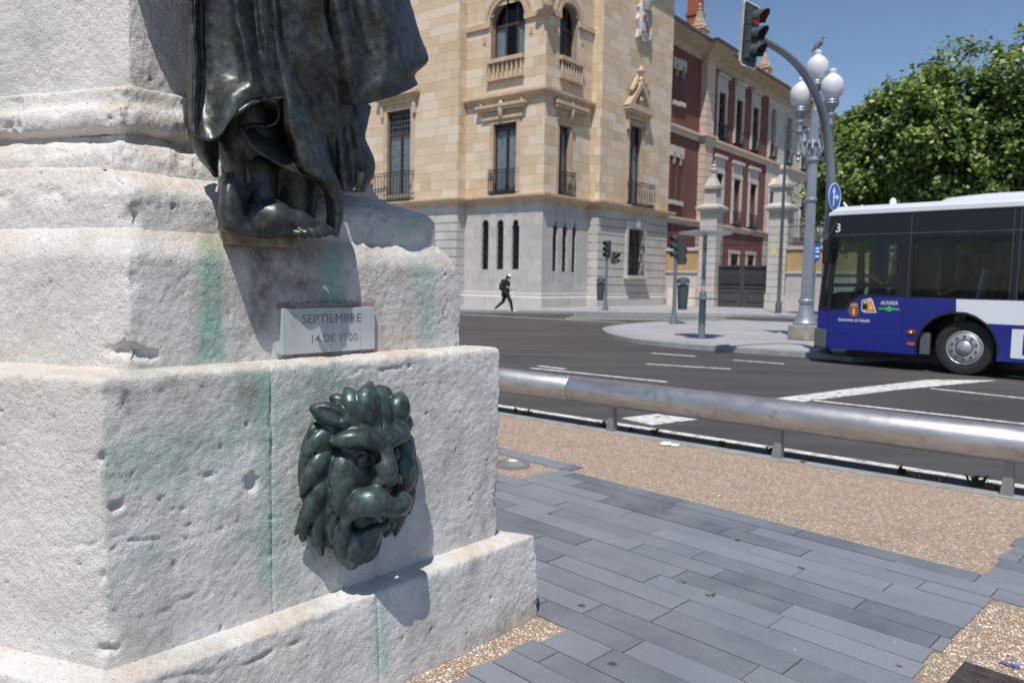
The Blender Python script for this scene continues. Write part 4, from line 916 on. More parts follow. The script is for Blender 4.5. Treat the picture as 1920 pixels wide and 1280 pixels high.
# windows
def surround(P, r, ww=.22, out=.05, head=True, zx=0.0):
    u0, u1, z0, z1 = r; m = MB()
    m.bx(P.T, u0 - ww, u0 - .002, z0, z1, -.1, out); m.bx(P.T, u1 + .002, u1 + ww, z0, z1, -.1, out); m.bx(P.T, u0 - ww, u1 + ww, z1 + .002, z1 + ww, -.1, out + .01)
    return m.build('window_surround', M_MOULD, tower, bevel=.01)
def lintel(P, x0, x1, r, y0, y1):
    u0, u1 = P.u(x0, y0), P.u(x1, y0); z0, z1 = r[3] + .24, P.z((x0 + x1) / 2, y0); m = MB(); d = z1 - z0
    m.bx(P.T, u0 + .25, u1 - .25, z0, z0 + d * .2, 0, .14); m.bx(P.T, u0 + .28, u1 - .28, z0 + d * .2 + .002, z0 + d * .62, 0, .06); m.bx(P.T, u0, u1, z0 + d * .62 + .002, z0 + d * .8, 0, .30); m.bx(P.T, u0 - .05, u1 + .05, z0 + d * .8 + .002, z1, 0, .36)
    o = m.build('window_lintel', M_MOULD, tower)
    m = MB(); c = (u0 + u1) / 2; m.lathe([(.02, -.55), (.10, -.40), (.17, -.15), (.20, .1), (.15, .3), (.22, .36), (.14, .46), (.10, .55), (.13, .62), (.04, .72)], P.T(c, z0 + d * .55, .16), 10)
    m.build('ornament', M_MOULD, o, smooth=True)
    for s_ in (-1, 1):
        m = MB(); m.lathe([(.08, 0), (.10, .1), (.05, .16), (.11, .26), (.03, .38)], P.T(c + s_ * (u1 - u0) * .42, z1, .16), 8); m.build('finial', M_MOULD, o, smooth=True)
for r in sl_L + sl_R:
    P = PLb if r in sl_L else PRb
    win(tower, P, r, True, 0, curtain=False, dep=.2, fw=.03, fm=M_IRON); m = MB(); u0, u1, z0, z1 = r
    for k in range(4): u = u0 + (u1 - u0) * (k + .5) / 4; m.tube([P.T(u, z0, -.1), P.T(u, z1 - .1, -.1)], .014, 5)
    for k in range(7): zz = z0 + .1 + (z1 - z0 - .4) * k / 6; m.bx(P.T, u0, u1, zz - .02, zz + .02, -.12, -.08)
    for k in range(9): zz = z0 + .3 + (z1 - z0 - .8) * k / 8; m.lathe([(.03, -.012), (.06, 0), (.03, .012)], P.T((u0 + u1) / 2 + (.06 if k % 2 else -.06), zz, -.09), 7)
    m.build('window_grille', M_IRON, tower)
win(tower, PLb, wL1, False, 1, .93, dep=.18); win(tower, PRb, wR1, False, 1, .93, dep=.18)
win(tower, PLb, wL2, True, 2, .62, .16, dep=.38); win(tower, PRb, wR2, True, 2, .62, False, dep=.38)
[win(tower, PLw, r_, False, 1, .72, dep=.2, grid=(8, 16)) for r_ in WLW]; win(tower, PRw, wW1, False, 1, .76, dep=.2); win(tower, PRw, wG, False, 1, curtain=False, dep=.25)
for P, r in ((PLb, wL1), (PRb, wR1), *[(PLw, r_) for r_ in WLW], (PRw, wW1)): surround(P, r, .26 if P is not PLw else .34)
lintel(PLb, 899, 989, wL1, 196, 225); lintel(PRb, 1038, 1096, wR1, 197, 235)
def flatlintel(P, r, wd=.6):
    u0, u1, z0, z1 = r; m = MB(); m.bx(P.T, u0 - wd, u1 + wd, z1 + .36, z1 + .62, 0, .10); m.bx(P.T, u0 - wd - .15, u1 + wd + .15, z1 + .622, z1 + .80, 0, .3); m.bx(P.T, u0 - wd - .25, u1 + wd + .25, z1 + .802, z1 + 1.0, 0, .42)
    o = m.build('window_lintel', M_MOULD, tower)
    for s_ in (u0 - wd + .05, u1 + wd - .3): MB().bx(P.T, s_, s_ + .25, z1 - .35, z1 + .36, 0, .18).build('bracket', M_MOULD, o, bevel=.02)
    return o
[flatlintel(PLw, r_, .55) for r_ in WLW]; o = flatlintel(PRw, wW1, .5)
u0, u1, z0, z1 = wW1; c = (u0 + u1) / 2; zp = z1 + 1.0; hw = (u1 - u0) / 2 + .8; zk = PRw.z(1208, 158)
m = MB(); m.plate([(c - hw, zp), (c + hw, zp), (c, zk)], [[(c - hw + .55, zp + .16), (c + hw - .55, zp + .16), (c, zk - .42)]], PRw.T, .42, .02); m.build('pediment', M_MOULD, tower)
MB().plate([(c - hw + .3, zp + .02), (c + hw - .3, zp + .02), (c, zk - .2)], [], PRw.T, .12, .01).build('pediment_panel', M_MOULD, tower)
m = MB(); m.lathe([(.05, -.3), (.2, -.15), (.26, 0), (.16, .2), (.06, .3)], PRw.T(c, zp + .5, .2), 9); m.build('ornament', M_MOULD, tower, smooth=True)
m = MB(); m.lathe([(.14, 0), (.18, .15), (.08, .3), (.16, .5), (.22, .65), (.14, .85), (.03, 1.0)], PRw.T(c, zk - .1, .25), 10); m.build('finial', M_MOULD, tower, smooth=True)
for s_ in (-1, 1):
    f2 = Field(np.array(PRw.T(c + s_ * .75, zk - .35, .2)) - .6, np.array(PRw.T(c + s_ * .75, zk - .35, .2)) + .6, .05)
    f2.chain([PRw.T(c + s_ * 1.0, zk - .75, .22), PRw.T(c + s_ * .8, zk - .4, .25), PRw.T(c + s_ * .55, zk - .05, .25), PRw.T(c + s_ * .4, zk + .25, .25)], [.16, .18, .13, .08], .05); f2.build('ornament', M_MOULD, tower, .01, 5)
# arched storey: imposts, archivolts, balustrades
for P, r, bx_ in ((PLb, wL2, (916, 984, 109, 147)), (PRb, wR2, (1048, 1090, 113, 153))):
    u0, u1, z0, z1 = r; zs = z1 - (u1 - u0) / 2; e0, e1 = (-aw, 0) if P is PLb else (0, bw)
    MB().bx(P.T, e0, u0 - .02, zs - .12, zs + .18, 0, .14).build('impost', M_MOULD, tower); MB().bx(P.T, u1 + .02, e1, zs - .12, zs + .18, 0, .14).build('impost', M_MOULD, tower)
    for k, ww in enumerate((.22, .5)):
        rr = (u1 - u0) / 2 + ww; cc_ = (u0 + u1) / 2; m = MB(); A = np.linspace(0, math.pi, 19); vs = []
        for r_, w_ in ((rr, -.05), (rr, .10 - .04 * k), (rr - .18, .10 - .04 * k), (rr - .18, -.05)): vs += [P.T(cc_ + r_ * math.cos(a), zs + .05 + r_ * math.sin(a), w_) for a in A]
        m.add(vs, [(i * 19 + j, i * 19 + j + 1, (i + 1) % 4 * 19 + j + 1, (i + 1) % 4 * 19 + j) for i in range(4) for j in range(18)]); m.build('archivolt', M_MOULD, tower)
    zt_, zb_ = P.z((bx_[0] + bx_[1]) / 2, bx_[2]), P.z((bx_[0] + bx_[1]) / 2, bx_[3]); x0, x1 = P.u(bx_[0], 128), P.u(bx_[1], 130)
    m = MB(); m.bx(P.T, x0, x1, zt_ - .2, zt_ + .02, .02, .24); m.bx(P.T, x0, x1, zb_ - .06, zb_ + .06, .02, .24); o = m.build('balustrade', M_MOULD, tower)
    for k in range(8):
        h = zt_ - .2 - zb_ - .06; MB().lathe([(.06, 0), (.08, .06 * h), (.05, .14 * h), (.09, .35 * h), (.075, .5 * h), (.04, .8 * h), (.07, .9 * h), (.07, h)], P.T(x0 + (x1 - x0) * (k + .5) / 8, zb_ + .06, .13), 8).build('baluster', M_MOULD, o, smooth=True)
    for uu in (u0 - .45, u1 + .45): MB().bx(P.T, uu - .12, uu + .12, zs - .95, zs - .65, 0, .05).build('panel_block', M_MOULD, tower)
fo = Field(np.array([*TB, 16.3]) - 1.0, np.array([*TB, 16.3]) + 1.0, .06)
tp = lambda a, z: (TB[0] + (-eR - eL)[0] * a, TB[1] + (-eR - eL)[1] * a, z)
fo.chain([tp(.1, 15.5), tp(.25, 16.0), tp(.3, 16.5), tp(.2, 17.0)], [.18, .3, .35, .2], .08)
for s_ in (-1, 1): fo.chain([tp(.2, 16.2), np.array(tp(.2, 16.5)) + np.array([*(eR - eL) * .4 * s_, .1])], [.18, .2], .06)
fo.build('ornament', M_MOULD, tower, .03, 4)
# iron balconies
for P, (x0, x1, y0, y1), n in ((PLb, (920, 966, 319, 361), 10), (PRb, (1046, 1074, 324, 367), 8), (PLw, (702, 777, 326, 367), 13), (PRw, (1174, 1217, 345, 393), 9)):
    xm = (x0 + x1) / 2; railing(tower, P, P.u(x0, y0), P.u(x1, y0), P.z(xm, y1) if P in (PLb, PRb) else ZC + .2, P.z(xm, y0), .2 if P in (PLb, PRb) else .42, n)
# coat of arms
r = pxrect(PRw, 1191, 1217, -6, 82); u0, u1, z0, z1 = r; uc = (u0 + u1) / 2; hw = (u1 - u0) / 2; d = z1 - z0
M_ARMS = mk('carved_white_stone', (.52, .50, .48), .8, var=.2, vs=6, bump=.3)
sh = [(uc, z0), (uc + hw * .6, z0 + d * .1), (uc + hw * .95, z0 + d * .05), (uc + hw * .8, z0 + d * .25), (uc + hw, z0 + d * .45), (uc + hw * .75, z0 + d * .6), (uc + hw * .9, z0 + d * .72), (uc + hw * .5, z0 + d * .8), (uc + hw * .45, z1)]
sh = sh + [(2 * uc - a, b) for a, b in sh[::-1][:-1]]
ca = MB().plate(sh, [], PRw.T, .22, .0).build('coat_of_arms', M_ARMS, tower, bevel=.03)
MB().plate([(uc + hw * .55 * math.cos(a), z0 + d * .4 + d * .26 * math.sin(a)) for a in np.linspace(0, 6.283, 19)[:-1]], [], PRw.T, .28, .2).build('shield', M_ARMS, ca)
for k, (du, dz, c) in enumerate(((-.22, .1, (.30, .07, .05)), (.22, .1, (.48, .46, .44)), (-.22, -.1, (.48, .46, .44)), (.22, -.1, (.30, .07, .05)), (0, 0, (.10, .12, .22)))):
    MB().bx(PRw.T, uc + hw * (du - .17), uc + hw * (du + .17), z0 + d * (.4 + dz - .07), z0 + d * (.4 + dz + .07), .25, .30 + .01 * k).build('quartering', mk('arms_paint_%d' % k, c, .8), ca)
for s_ in (-1, 1): MB().lathe([(.06, -.9), (.12, -.5), (.1, 0), (.13, .4), (.08, .9)], PRw.T(uc + s_ * hw * .72, z0 + d * .42, .26), 8).build('column', M_ARMS, ca, smooth=True)
MB().lathe([(.25, -.3), (.34, -.05), (.42, .2), (.3, .35), (.1, .45)], PRw.T(uc, z0 + d * .8, .28), 10).build('crown', M_ARMS, ca, smooth=True)
# ground floor window of the right wing
u0, u1, z0, z1 = wG; zo, zs_ = PRw.z(1190, 414), PRw.z(1190, 530)
m = MB(); m.bx(PRw.T, u0 - .32, u0 - .002, z0, z1, -.1, .10); m.bx(PRw.T, u1 + .002, u1 + .32, z0, z1, -.1, .10); m.bx(PRw.T, u0 - .34, u1 + .34, z1 + .002, z1 + .48, -.1, .12); m.build('window_surround', M_GRAN2, tower, bevel=.01)
MB().bx(PRw.T, u0 - .42, u1 + .42, z0 - .2, z0 - .002, 0, .42).build('window_sill', M_GRAN2, tower, bevel=.02)
MB().plate([((u0 + u1) / 2 - .18, z1 + .1), ((u0 + u1) / 2 + .18, z1 + .1), ((u0 + u1) / 2 + .28, z1 + .62), ((u0 + u1) / 2 - .28, z1 + .62)], [], PRw.T, .22, .0).build('keystone', M_GRAN2, tower)
m = MB()
for k in range(9): u = u0 + (u1 - u0) * k / 8; m.tube([PRw.T(u, z0, .14), PRw.T(u, z1 - .1, .14)], .017, 6)
for zz in (z0 + .1, z0 + .9, z0 + 1.8, z1 - .3): m.bx(PRw.T, u0 - .1, u1 + .1, zz - .02, zz + .02, .12, .16)
for k in range(8):
    for zz in (z0 + .5, z0 + 2.0): m.lathe([(.05, -.015), (.09, 0), (.05, .015)], PRw.T(u0 + (u1 - u0) * (k + .5) / 8, zz, .14), 7)
m.build('window_grille', M_IRON, tower)
# ============================================================ brick building behind
def brick_mat():
    t = NT('red_brick'); br = t.n('ShaderNodeTexBrick'); br.inputs['Scale'].default_value = 1; br.inputs['Brick Width'].default_value = .26; br.inputs['Row Height'].default_value = .07; br.inputs['Mortar Size'].default_value = .008
    br.inputs['Color1'].default_value = (.155, .052, .040, 1); br.inputs['Color2'].default_value = (.195, .066, .048, 1); br.inputs['Mortar'].default_value = (.18, .10, .08, 1)
    sx = t.n('ShaderNodeSeparateXYZ'); t.l(t.pos, sx.inputs[0]); cb = t.n('ShaderNodeCombineXYZ'); t.l(t.math('ADD', sx.outputs[0], sx.outputs[1]), cb.inputs[0]); t.l(sx.outputs[2], cb.inputs[1]); t.l(cb.outputs[0], br.inputs['Vector'])
    c = t.mix(t.ramp(t.noise(.6, 5), .3, .7), br.outputs[0], t.mix(1.0, br.outputs[0], (.75, .72, .72), 'MULTIPLY'))
    return t.set(c, .9)
M_BRICK = brick_mat(); M_CREAM = mk('cream_render', (.55, .44, .35), .9, var=.10, vs=1.0, streak=.3); M_CREAM2 = mk('pale_stucco', (.50, .455, .41), .9, var=.12, vs=1.0, streak=.3)
M_TILE = mk('roof_tile', (.30, .115, .07), .85, var=.3, vs=3); M_SOFFIT = mk('painted_soffit', (.42, .34, .25), .9, var=.15, vs=2)
qd = 57.4; q0 = ray(1321, 300); q0 = CP + q0 * (qd / q0[1])            # front corner of the quoined pavilion
bb = thing('brick_building', (q0[0], q0[1], Z_KERB), 'long red brick and cream building with finials behind the iron gate', 'building')
PF = Plane(q0, eR, -eL); PFr = PF.off(-.5)                              # facade, and the recessed stretch next to the tower
zE, zL, zM = PF.z(1336, 92), PF.z(1340, 262), PF.z(1340, 418)            # eaves, upper ledge, lower ledge
U1 = PF.u(1340, 200); U2 = PF.u(1437, 300); U3 = PF.u(1650, 350)
PQ = Plane(q0, -eL, -eR)                                               # left return of the pier (u negative to the left)
wp = lambda P, u0, u1, z0, z1, holes, mat, w0=0.0, nm='wall': MB().plate(rect(u0, u1, z0, z1), holes, P.T, w0, w0 - .45).build(nm, mat, bb)
Wtop = [pxrect(PFr, a, b, c, d) for a, b, c, d in ((1346, 1358, 174, 260), (1378.5, 1390, 188, 272), (1409.5, 1420, 202, 284))]
Wmid = [pxrect(PFr, a, b, c, d) for a, b, c, d in ((1340.5, 1352, 325, 420), (1373.5, 1385.5, 336, 422), (1404, 1415.5, 345, 427))]
Wlow = [pxrect(PFr, a, b, c, d) for a, b, c, d in ((1339, 1347, 473, 505), (1368, 1382, 476, 508), (1400, 1412, 478, 508))]
Ctop = [pxrect(PFr, 1443 + 31.0 * k - .9 * k * k, 1452 + 30.6 * k - .9 * k * k, 205 + 15.5 * k, 297 + 11.5 * k) for k in range(6)]
Cmid = [pxrect(PFr, 1440 + 31 * k - .9 * k * k, 1449 + 30.6 * k - .9 * k * k, 360 + 10 * k, 440 + 5 * k) for k in range(6)]
uB = PFr.u(1437, 300)
wp(PFr, .1, uB, Z_KERB, zE, [re(r) for r in Wtop + Wmid + Wlow], M_BRICK)
wp(PFr, uB, U3, Z_KERB, zE, [re(r) for r in Ctop + Cmid], M_CREAM2, .05)
UL = float(bend - (V2(*q0[:2]) - TB) @ eR) + .05
wp(PFr, UL, .1, Z_KERB, zE, [], M_BRICK)
# quoined pier, course by course
quw = 1.15; n = 34; hq = (zE - Z_KERB) / n
MB().bx(PF.T, 0.02, U1 - .02, Z_KERB, zE, -1.1, -.03).build('pier_core', M_CREAM, bb)
for k in range(n): blk('quoin', PF.T, 0, U1, Z_KERB + k * hq + .025, Z_KERB + (k + 1) * hq - .025, -1.15, .0, M_CREAM, bb)
PathF = [PFr.T(UL, 0)[:2], PFr.T(0, 0)[:2], PF.T(0, 0)[:2], PF.T(U1, 0)[:2], PFr.T(U1, 0)[:2], PFr.T(U3, 0)[:2]]
PathF = [PFr.T(UL, 0)[:2], PFr.T(-.0, 0)[:2], PF.T(-.0, 0)[:2], PF.T(U1, 0)[:2], PFr.T(U1, 0)[:2], PFr.T(U3, 0)[:2]]
MB().sweep(PathF, [(-.1, zL - .35), (.04, zL - .35), (.10, zL - .1), (.28, zL), (.28, zL + .18), (.05, zL + .25), (-.1, zL + .25)]).build('ledge', M_CREAM, bb)
MB().sweep(PathF, [(-.1, zM - .45), (.10, zM - .45), (.22, zM - .1), (.22, zM + .05), (-.1, zM + .1)]).build('ledge', M_CREAM, bb)
MB().sweep(PathF, [(-.1, zE - .9), (.05, zE - .9), (.25, zE - .5), (1.1, zE - .12), (1.1, zE + .0), (-.1, zE + .0)]).build('eaves', M_SOFFIT, bb)
MB().sweep(PathF, [(1.0, zE + .004), (1.25, zE + .004), (1.3, zE + .12), (1.24, zE + .18), (1.0, zE + .18)]).build('gutter', mk('gutter_zinc', (.16, .15, .14), .7), bb)
MB().sweep([PFr.T(UL, 0)[:2], PFr.T(U3, 0)[:2]], [(1.1, zE + .02), (1.15, zE + .2), (-5, zE + 2.6), (-5, zE + 2.3)]).build('roof', M_TILE, bb)
m = MB()
for k in range(int((U3 - UL) / .28)): m.tube([PFr.T(UL + .28 * k, zE + .22, 1.16), PFr.T(UL + .28 * k, zE + 2.62, -5)], .07, 6)
tag(m.build('roof_tiles', M_TILE, bb), kind='stuff')
wp(Plane(PFr.T(U3, 0), eL, eR), 0, 12, Z_KERB, zE, [], M_CREAM2, -.02)
# window trims
for r in Wtop + Wmid + Ctop + Cmid + Wlow:
    top = r in Wtop or r in Ctop; cr = r in Ctop or r in Cmid; u0, u1, z0, z1 = r; t_ = .05 if cr else 0.0
    win(bb, PFr, r, False, 1, .75, r in Wmid, dep=.2, fm=mk('shutter_frame', (.10, .075, .06), .6) if r == Wtop[0] else bpy.data.materials['shutter_frame'])
    m = MB(); ww = .36 if not cr else .25; m.bx(PFr.T, u0 - ww, u0 - .002, z0, z1, -.05, t_ + .10); m.bx(PFr.T, u1 + .002, u1 + ww, z0, z1, -.05, t_ + .10); m.bx(PFr.T, u0 - ww - .04, u1 + ww + .04, z1 + .002, z1 + .3, -.05, t_ + .12)
    if r in Wtop or r in Wmid:
        m.bx(PFr.T, u0 - ww, u1 + ww, z1 + .302, z1 + 1.15, -.05, .08); m.bx(PFr.T, u0 - ww - .12, u1 + ww + .12, z1 + 1.152, z1 + 1.4, -.05, .26)
    m.build('window_surround', M_CREAM2, bb)
    if r in Cmid:
        c = (u0 + u1) / 2; MB().plate([(c - .95, z1 + .45), (c + .95, z1 + .45), (c, z1 + 1.25)], [[(c - .5, z1 + .58), (c + .5, z1 + .58), (c, z1 + 1.0)]], PFr.T, .45, .02).build('pediment', M_CREAM, bb)
    if r not in Wlow: railing(bb, PFr, u0 - .1, u1 + .1, z0 + .02, z0 + 1.05, .25 + t_, 7)
# recessed shuttered windows next to the tower
for (x0, x1, y0, y1) in ((1262, 1269, 130, 190), (1274, 1281, 134, 193), (1257, 1264, 293, 375), (1269, 1276, 297, 378)):
    r = pxrect(PFr, x0, x1, y0, y1); u0, u1, z0, z1 = r
    sw = MB(); sw.bx(PFr.T, u0, u1, z0, z1, -.1, .03); 
    o = sw.build('shutter', mk('brown_shutter', (.13, .05, .035), .7), bb); m = MB()
    for k in range(18): zz = z0 + (z1 - z0) * (k + .5) / 18; m.bx(PFr.T, u0 + .04, u1 - .04, zz - .02, zz + .02, .031, .05)
    tag(m.build('louvres', bpy.data.materials['brown_shutter'], o), kind='stuff')
    m = MB(); m.bx(PFr.T, u0 - .2, u1 + .2, z1 + .01, z1 + .75, -.05, .14); m.build('window_surround', M_CREAM2, bb); MB().bx(PFr.T, u0 - .18, u1 + .18, z0 - .3, z0 - .01, -.05, .2).build('window_sill', M_CREAM2, bb)
    MB().bx(PFr.T, (u0 + u1) / 2 - .12, (u0 + u1) / 2 + .12, z1 - .5, z1 + .3, .0, .18).build('bracket', M_JOINT, bb)
# finials and chimney
M_FIN = mk('lichen_stone', (.34, .27, .18), .95, var=.35, vs=4, col2=(.42, .36, .26))
for (px, py, wo) in ((1310, 84, -.4), (1432, 142, -.2), (1604, 240, .2)):
    u, z = PF.at(px, py, wo); c = PF.T(u, zE + .1, wo); s_ = 1.0
    m = MB(); m.box((c[0], c[1], zE + .5), (1.0, 1.0, .9), rz=math.pi / 2 - ea); m.box((c[0], c[1], zE + 1.0), (1.25, 1.25, .14), rz=math.pi / 2 - ea)
    o = m.build('finial_base', M_CREAM, bb, bevel=.03); m = MB()
    m.lathe([(.55, 0), (.62, .12), (.5, .3), (.34, .65), (.24, 1.0), (.16, 1.3), (.2, 1.38), (.12, 1.5), (.17, 1.68), (.10, 1.8), (.02, 1.9)], (c[0], c[1], zE + 1.07), 8); m.build('finial', M_FIN, o)
c = PF.T(PF.u(1303, 40, -4), zE, -4)
m = MB(); m.box((c[0], c[1], zE + 3.2), (1.0, 1.0, 6.4), rz=math.pi / 2 - ea); o = m.build('chimney', mk('orange_brick', (.30, .085, .045), .9, var=.2, vs=6), bb); MB().box((c[0], c[1], zE + 4.6), (1.2, 1.2, .25), rz=math.pi / 2 - ea).build('chimney_band', bpy.data.materials['orange_brick'], o)
# ============================================================ boundary wall with gate
GW = Plane(gp(1337, 575, Z_KERB), -eL, -eR)                              # runs parallel to the left tower face; u grows to the right
wallz = GW.z(1280, 508); wall_lo, wall_mid = GW.z(1280, 511), GW.z(1280, 470)
g0, g1 = GW.u(1339, 540), GW.u(1433, 540); p0, p1 = GW.u(1308, 540), GW.u(1436, 540); pw = g0 - p0; p1e = GW.u(1472, 540)
M_OCHRE = mk('ochre_render', (.38, .27, .13), .95, var=.15, vs=1.5)
bw_ = thing('boundary_wall', GW.T(p0, Z_KERB), 'granite and ochre boundary wall with iron spears beside the gate piers', 'wall')
for u0, u1, nb in ((GW.u(1250, 540) - 1, p0 - .01, 8), (p1e + .01, p1e + 26, 60)):
    z = [Z_KERB - .05, wall_lo * .55, wall_lo, wall_lo + .12, wall_mid, wall_mid + .2]
    nsto = max(2, int((u1 - u0) / 1.3))
    for k in range(nsto):
        for zz0, zz1 in ((z[0], z[1]), (z[1], z[2])): blk('granite_stone', GW.T, u0 + (u1 - u0) * k / nsto + .006, u0 + (u1 - u0) * (k + 1) / nsto - .006, zz0 + .01, zz1, -.45, 0, M_GRAN, bw_)
    MB().bx(GW.T, u0, u1, z[0], z[2] - .02, -.4, -.02).build('wall_core', M_JOINT, bw_)
    MB().bx(GW.T, u0, u1, z[2] + .002, z[3], -.5, .10).build('string_course', M_GRAN, bw_); MB().bx(GW.T, u0, u1, z[3] + .002, z[4], -.4, -.02).build('render_panel', M_OCHRE, bw_); MB().bx(GW.T, u0, u1, z[4] + .002, z[5], -.5, .08).build('coping', M_GRAN, bw_)
    m = MB(); zt = GW.z(1290, 417)
    for k in range(int((u1 - u0) / .17)):
        u = u0 + .1 + .17 * k; m.tube([GW.T(u, z[5], -.2), GW.T(u, zt - .15, -.2), GW.T(u, zt - .1, -.2), GW.T(u, zt + .1, -.2)], [.014, .014, .03, .004], 5)
    for zz in (z[5] + .15, z[5] + .5, zt - .45): m.bx(GW.T, u0, u1, zz - .02, zz + .02, -.22, -.18)
    tag(m.build('iron_spears', M_IRON, bw_), kind='stuff')
for (u0, lab) in ((p0, 'grey granite gate pier with urn finial next to the stone tower'), (p1, 'grey granite gate pier with ball finial and small yellow notice')):
    u1 = u0 + pw * 1.0; c = (u0 + u1) / 2; t = thing('gate_pier', GW.T(c, Z_KERB), lab, 'gate pier', 'gate piers'); zc = GW.z(1337, 398) if u0 == p0 else GW.z(1450, 398)
    n = 13; hq = (zc - Z_KERB) / n; MB().bx(GW.T, u0 + .03, u1 - .03, Z_KERB - .04, zc, -1.0, -.03).build('core', M_JOINT, t)
    for k in range(n): blk('granite_stone', GW.T, u0 - (.06 if k < 2 else 0), u1 + (.06 if k < 2 else 0), Z_KERB + k * hq + .015, Z_KERB + (k + 1) * hq - .015, -1.03, .0 + (.06 if k < 2 else 0), M_GRAN2, t)
    path = [GW.T(u0, 0, -1.0)[:2], GW.T(u0, 0, 0)[:2], GW.T(u1, 0, 0)[:2], GW.T(u1, 0, -1.0)[:2]]; hw = (u1 - u0) / 2
    cc = GW.T(c, 0, -.5); rz = math.atan2(GW.e[1], GW.e[0]); m = MB()
    def pyr(z0, z1, a, b):
        q = []
        for zz, s_ in ((z0, a), (z1, b)):
            for x, y in ((-1, -1), (1, -1), (1, 1), (-1, 1)): q.append((cc[0] + (x * s_) * math.cos(rz) - (y * s_) * math.sin(rz), cc[1] + (x * s_) * math.sin(rz) + (y * s_) * math.cos(rz), zz))
        m.hexa(q)
    pyr(zc, zc + .22, hw * 1.0, hw * 1.35); pyr(zc + .222, zc + .36, hw * 1.4, hw * 1.4); pyr(zc + .362, zc + .55, hw * 1.38, hw * .8); pyr(zc + .552, zc + 1.5, hw * .72, hw * .66); pyr(zc + 1.502, zc + 1.68, hw * .92, hw * .95); pyr(zc + 1.682, zc + 2.3, hw * .75, hw * .3)
    m.build('cap', M_GRAN, t); m = MB()
    if u0 == p0: m.lathe([(.12, 0), (.16, .1), (.1, .2), (.2, .4), (.22, .5), (.08, .62), (.15, .72), (.03, .85)], (cc[0], cc[1], zc + 2.28), 10)
    else: m.lathe([(.12, 0), (.15, .12)] + [(.26 * math.sin(a), .36 - .26 * math.cos(a)) for a in np.linspace(.5, 3.1, 9)], (cc[0], cc[1], zc + 2.28), 12)
    m.build('finial', M_GRAN, t, smooth=True)
    if u0 == p1: r = pxrect(GW, 1446, 1454, 466, 477); MB().bx(GW.T, *r[:2], r[2], r[3], .002, .012).build('notice', mk('yellow_notice', (.68, .60, .12), .7, var=.4, vs=30), t)
M_GATE = mk('grey_gate_paint', (.062, .062, .068), .55, .1, var=.12)
gt = thing('double_gate', GW.T((g0 + g1) / 2, Z_KERB), 'dark grey double metal gate with spear bars between granite piers', 'gate')
zg = GW.z(1390, 498); zg2 = GW.z(1390, 537); zsp = GW.z(1395, 440); z_ = Z_KERB + .05; um = (g0 + g1) / 2
for a, b in ((g0 + .02, um - .02), (um + .02, g1 - .02)):
    MB().bx(GW.T, a, b, z_, zg, -.62, -.56).build('leaf', M_GATE, gt); m = MB()
    m.bx(GW.T, a, a + .1, z_, zg, -.558, -.5); m.bx(GW.T, b - .1, b, z_, zg, -.558, -.5); m.bx(GW.T, a + .1, b - .1, zg2 - .08, zg2, -.558, -.5); m.bx(GW.T, a + .1, b - .1, z_, z_ + .15, -.558, -.5); m.bx(GW.T, a, b, zg - .06, zg + .03, -.56, -.48); m.build('leaf_frame', M_GATE, gt)
    m = MB(); m.plate(rect(a + .3, b - .3, z_ + .35, zg2 - .3), [rect(a + .36, b - .36, z_ + .41, zg2 - .36)], GW.T, -.52, -.555); m.build('panel_moulding', M_GATE, gt)
    m = MB()
    for k in range(5):
        uc = a + .25 + (b - a - .5) * k / 4
        for rr in (.16, .26): m.tube([GW.T(uc + rr * math.cos(t_), zg - .35 + rr * math.sin(t_), -.545) for t_ in np.linspace(0, math.pi, 9)], .014, 5)
    for k in range(16): u = a + .15 + (b - a - .3) * k / 15; m.tube([GW.T(u, zg2, -.54), GW.T(u, zg - .45, -.54)], .016, 5)
    for k in range(15): u = a + .2 + (b - a - .4) * k / 14; m.lathe([(.02, -.012), (.05, 0), (.02, .012)], GW.T(u, zg2 + .15, -.54), 6)
    m.build('scrollwork', M_IRON, gt); m = MB()
    for k in range(12): u = a + .1 + (b - a - .2) * k / 11; m.tube([GW.T(u, zg, -.55), GW.T(u, zsp - .2 + .25 * math.sin(k / 11 * 3.1), -.55), GW.T(u, zsp - .14 + .25 * math.sin(k / 11 * 3.1), -.55), GW.T(u, zsp + .06 + .25 * math.sin(k / 11 * 3.1), -.55)], [.014, .014, .03, .003], 5)
    for zz in (zg + .6, zsp - .6): m.bx(GW.T, a, b, zz - .02, zz + .02, -.57, -.53)
    m.build('spear_bars', M_IRON, gt)
m = MB(); u0, u1, z0, z1 = pxrect(GW, 1258, 1309, 540, 574); m.bx(GW.T, u0, u1, Z_KERB, z1, .25, .55)
t = m.build('utility_cabinet', mk('cream_cabinet', (.62, .55, .46), .8, var=.05), bevel=.02); tag(t, 'low cream utility box against the wall between tower and gate', 'cabinet')
# ============================================================ tube railing
M_STEEL = NT('brushed_steel'); _t = M_STEEL
_c = _t.mix(_t.ramp(_t.noise(2.2, 5, .6, stretch=(1, 1, 6)), .35, .7), (.40, .39, .38), (.55, .55, .56)); _c = _t.mix(_t.ramp(_t.noise(8, 4), .55, .8), _c, (.33, .28, .24))
M_STEEL = _t.set(_c, _t.math('ADD', _t.math('MULTIPLY', _t.noise(6, 4), .25), .30), .85, _t.bump(_t.noise(4, 4), .06, .01))
M_GALV = mk('galvanised_grey', (.20, .225, .25), .45, .5, var=.12, vs=4)
lg = [gp(1147, 806)[:2], gp(1465, 855)[:2], gp(1888, 925)[:2]]; rd = (lg[2] - lg[0]); rd /= np.hypot(*rd); rn = V2(-rd[1], rd[0]); sp_ = np.hypot(*(lg[2] - lg[0])) / 2
rail = thing('tube_railing', (*lg[0], 0), 'long low thick steel tube railing on fin legs beside the road', 'railing')
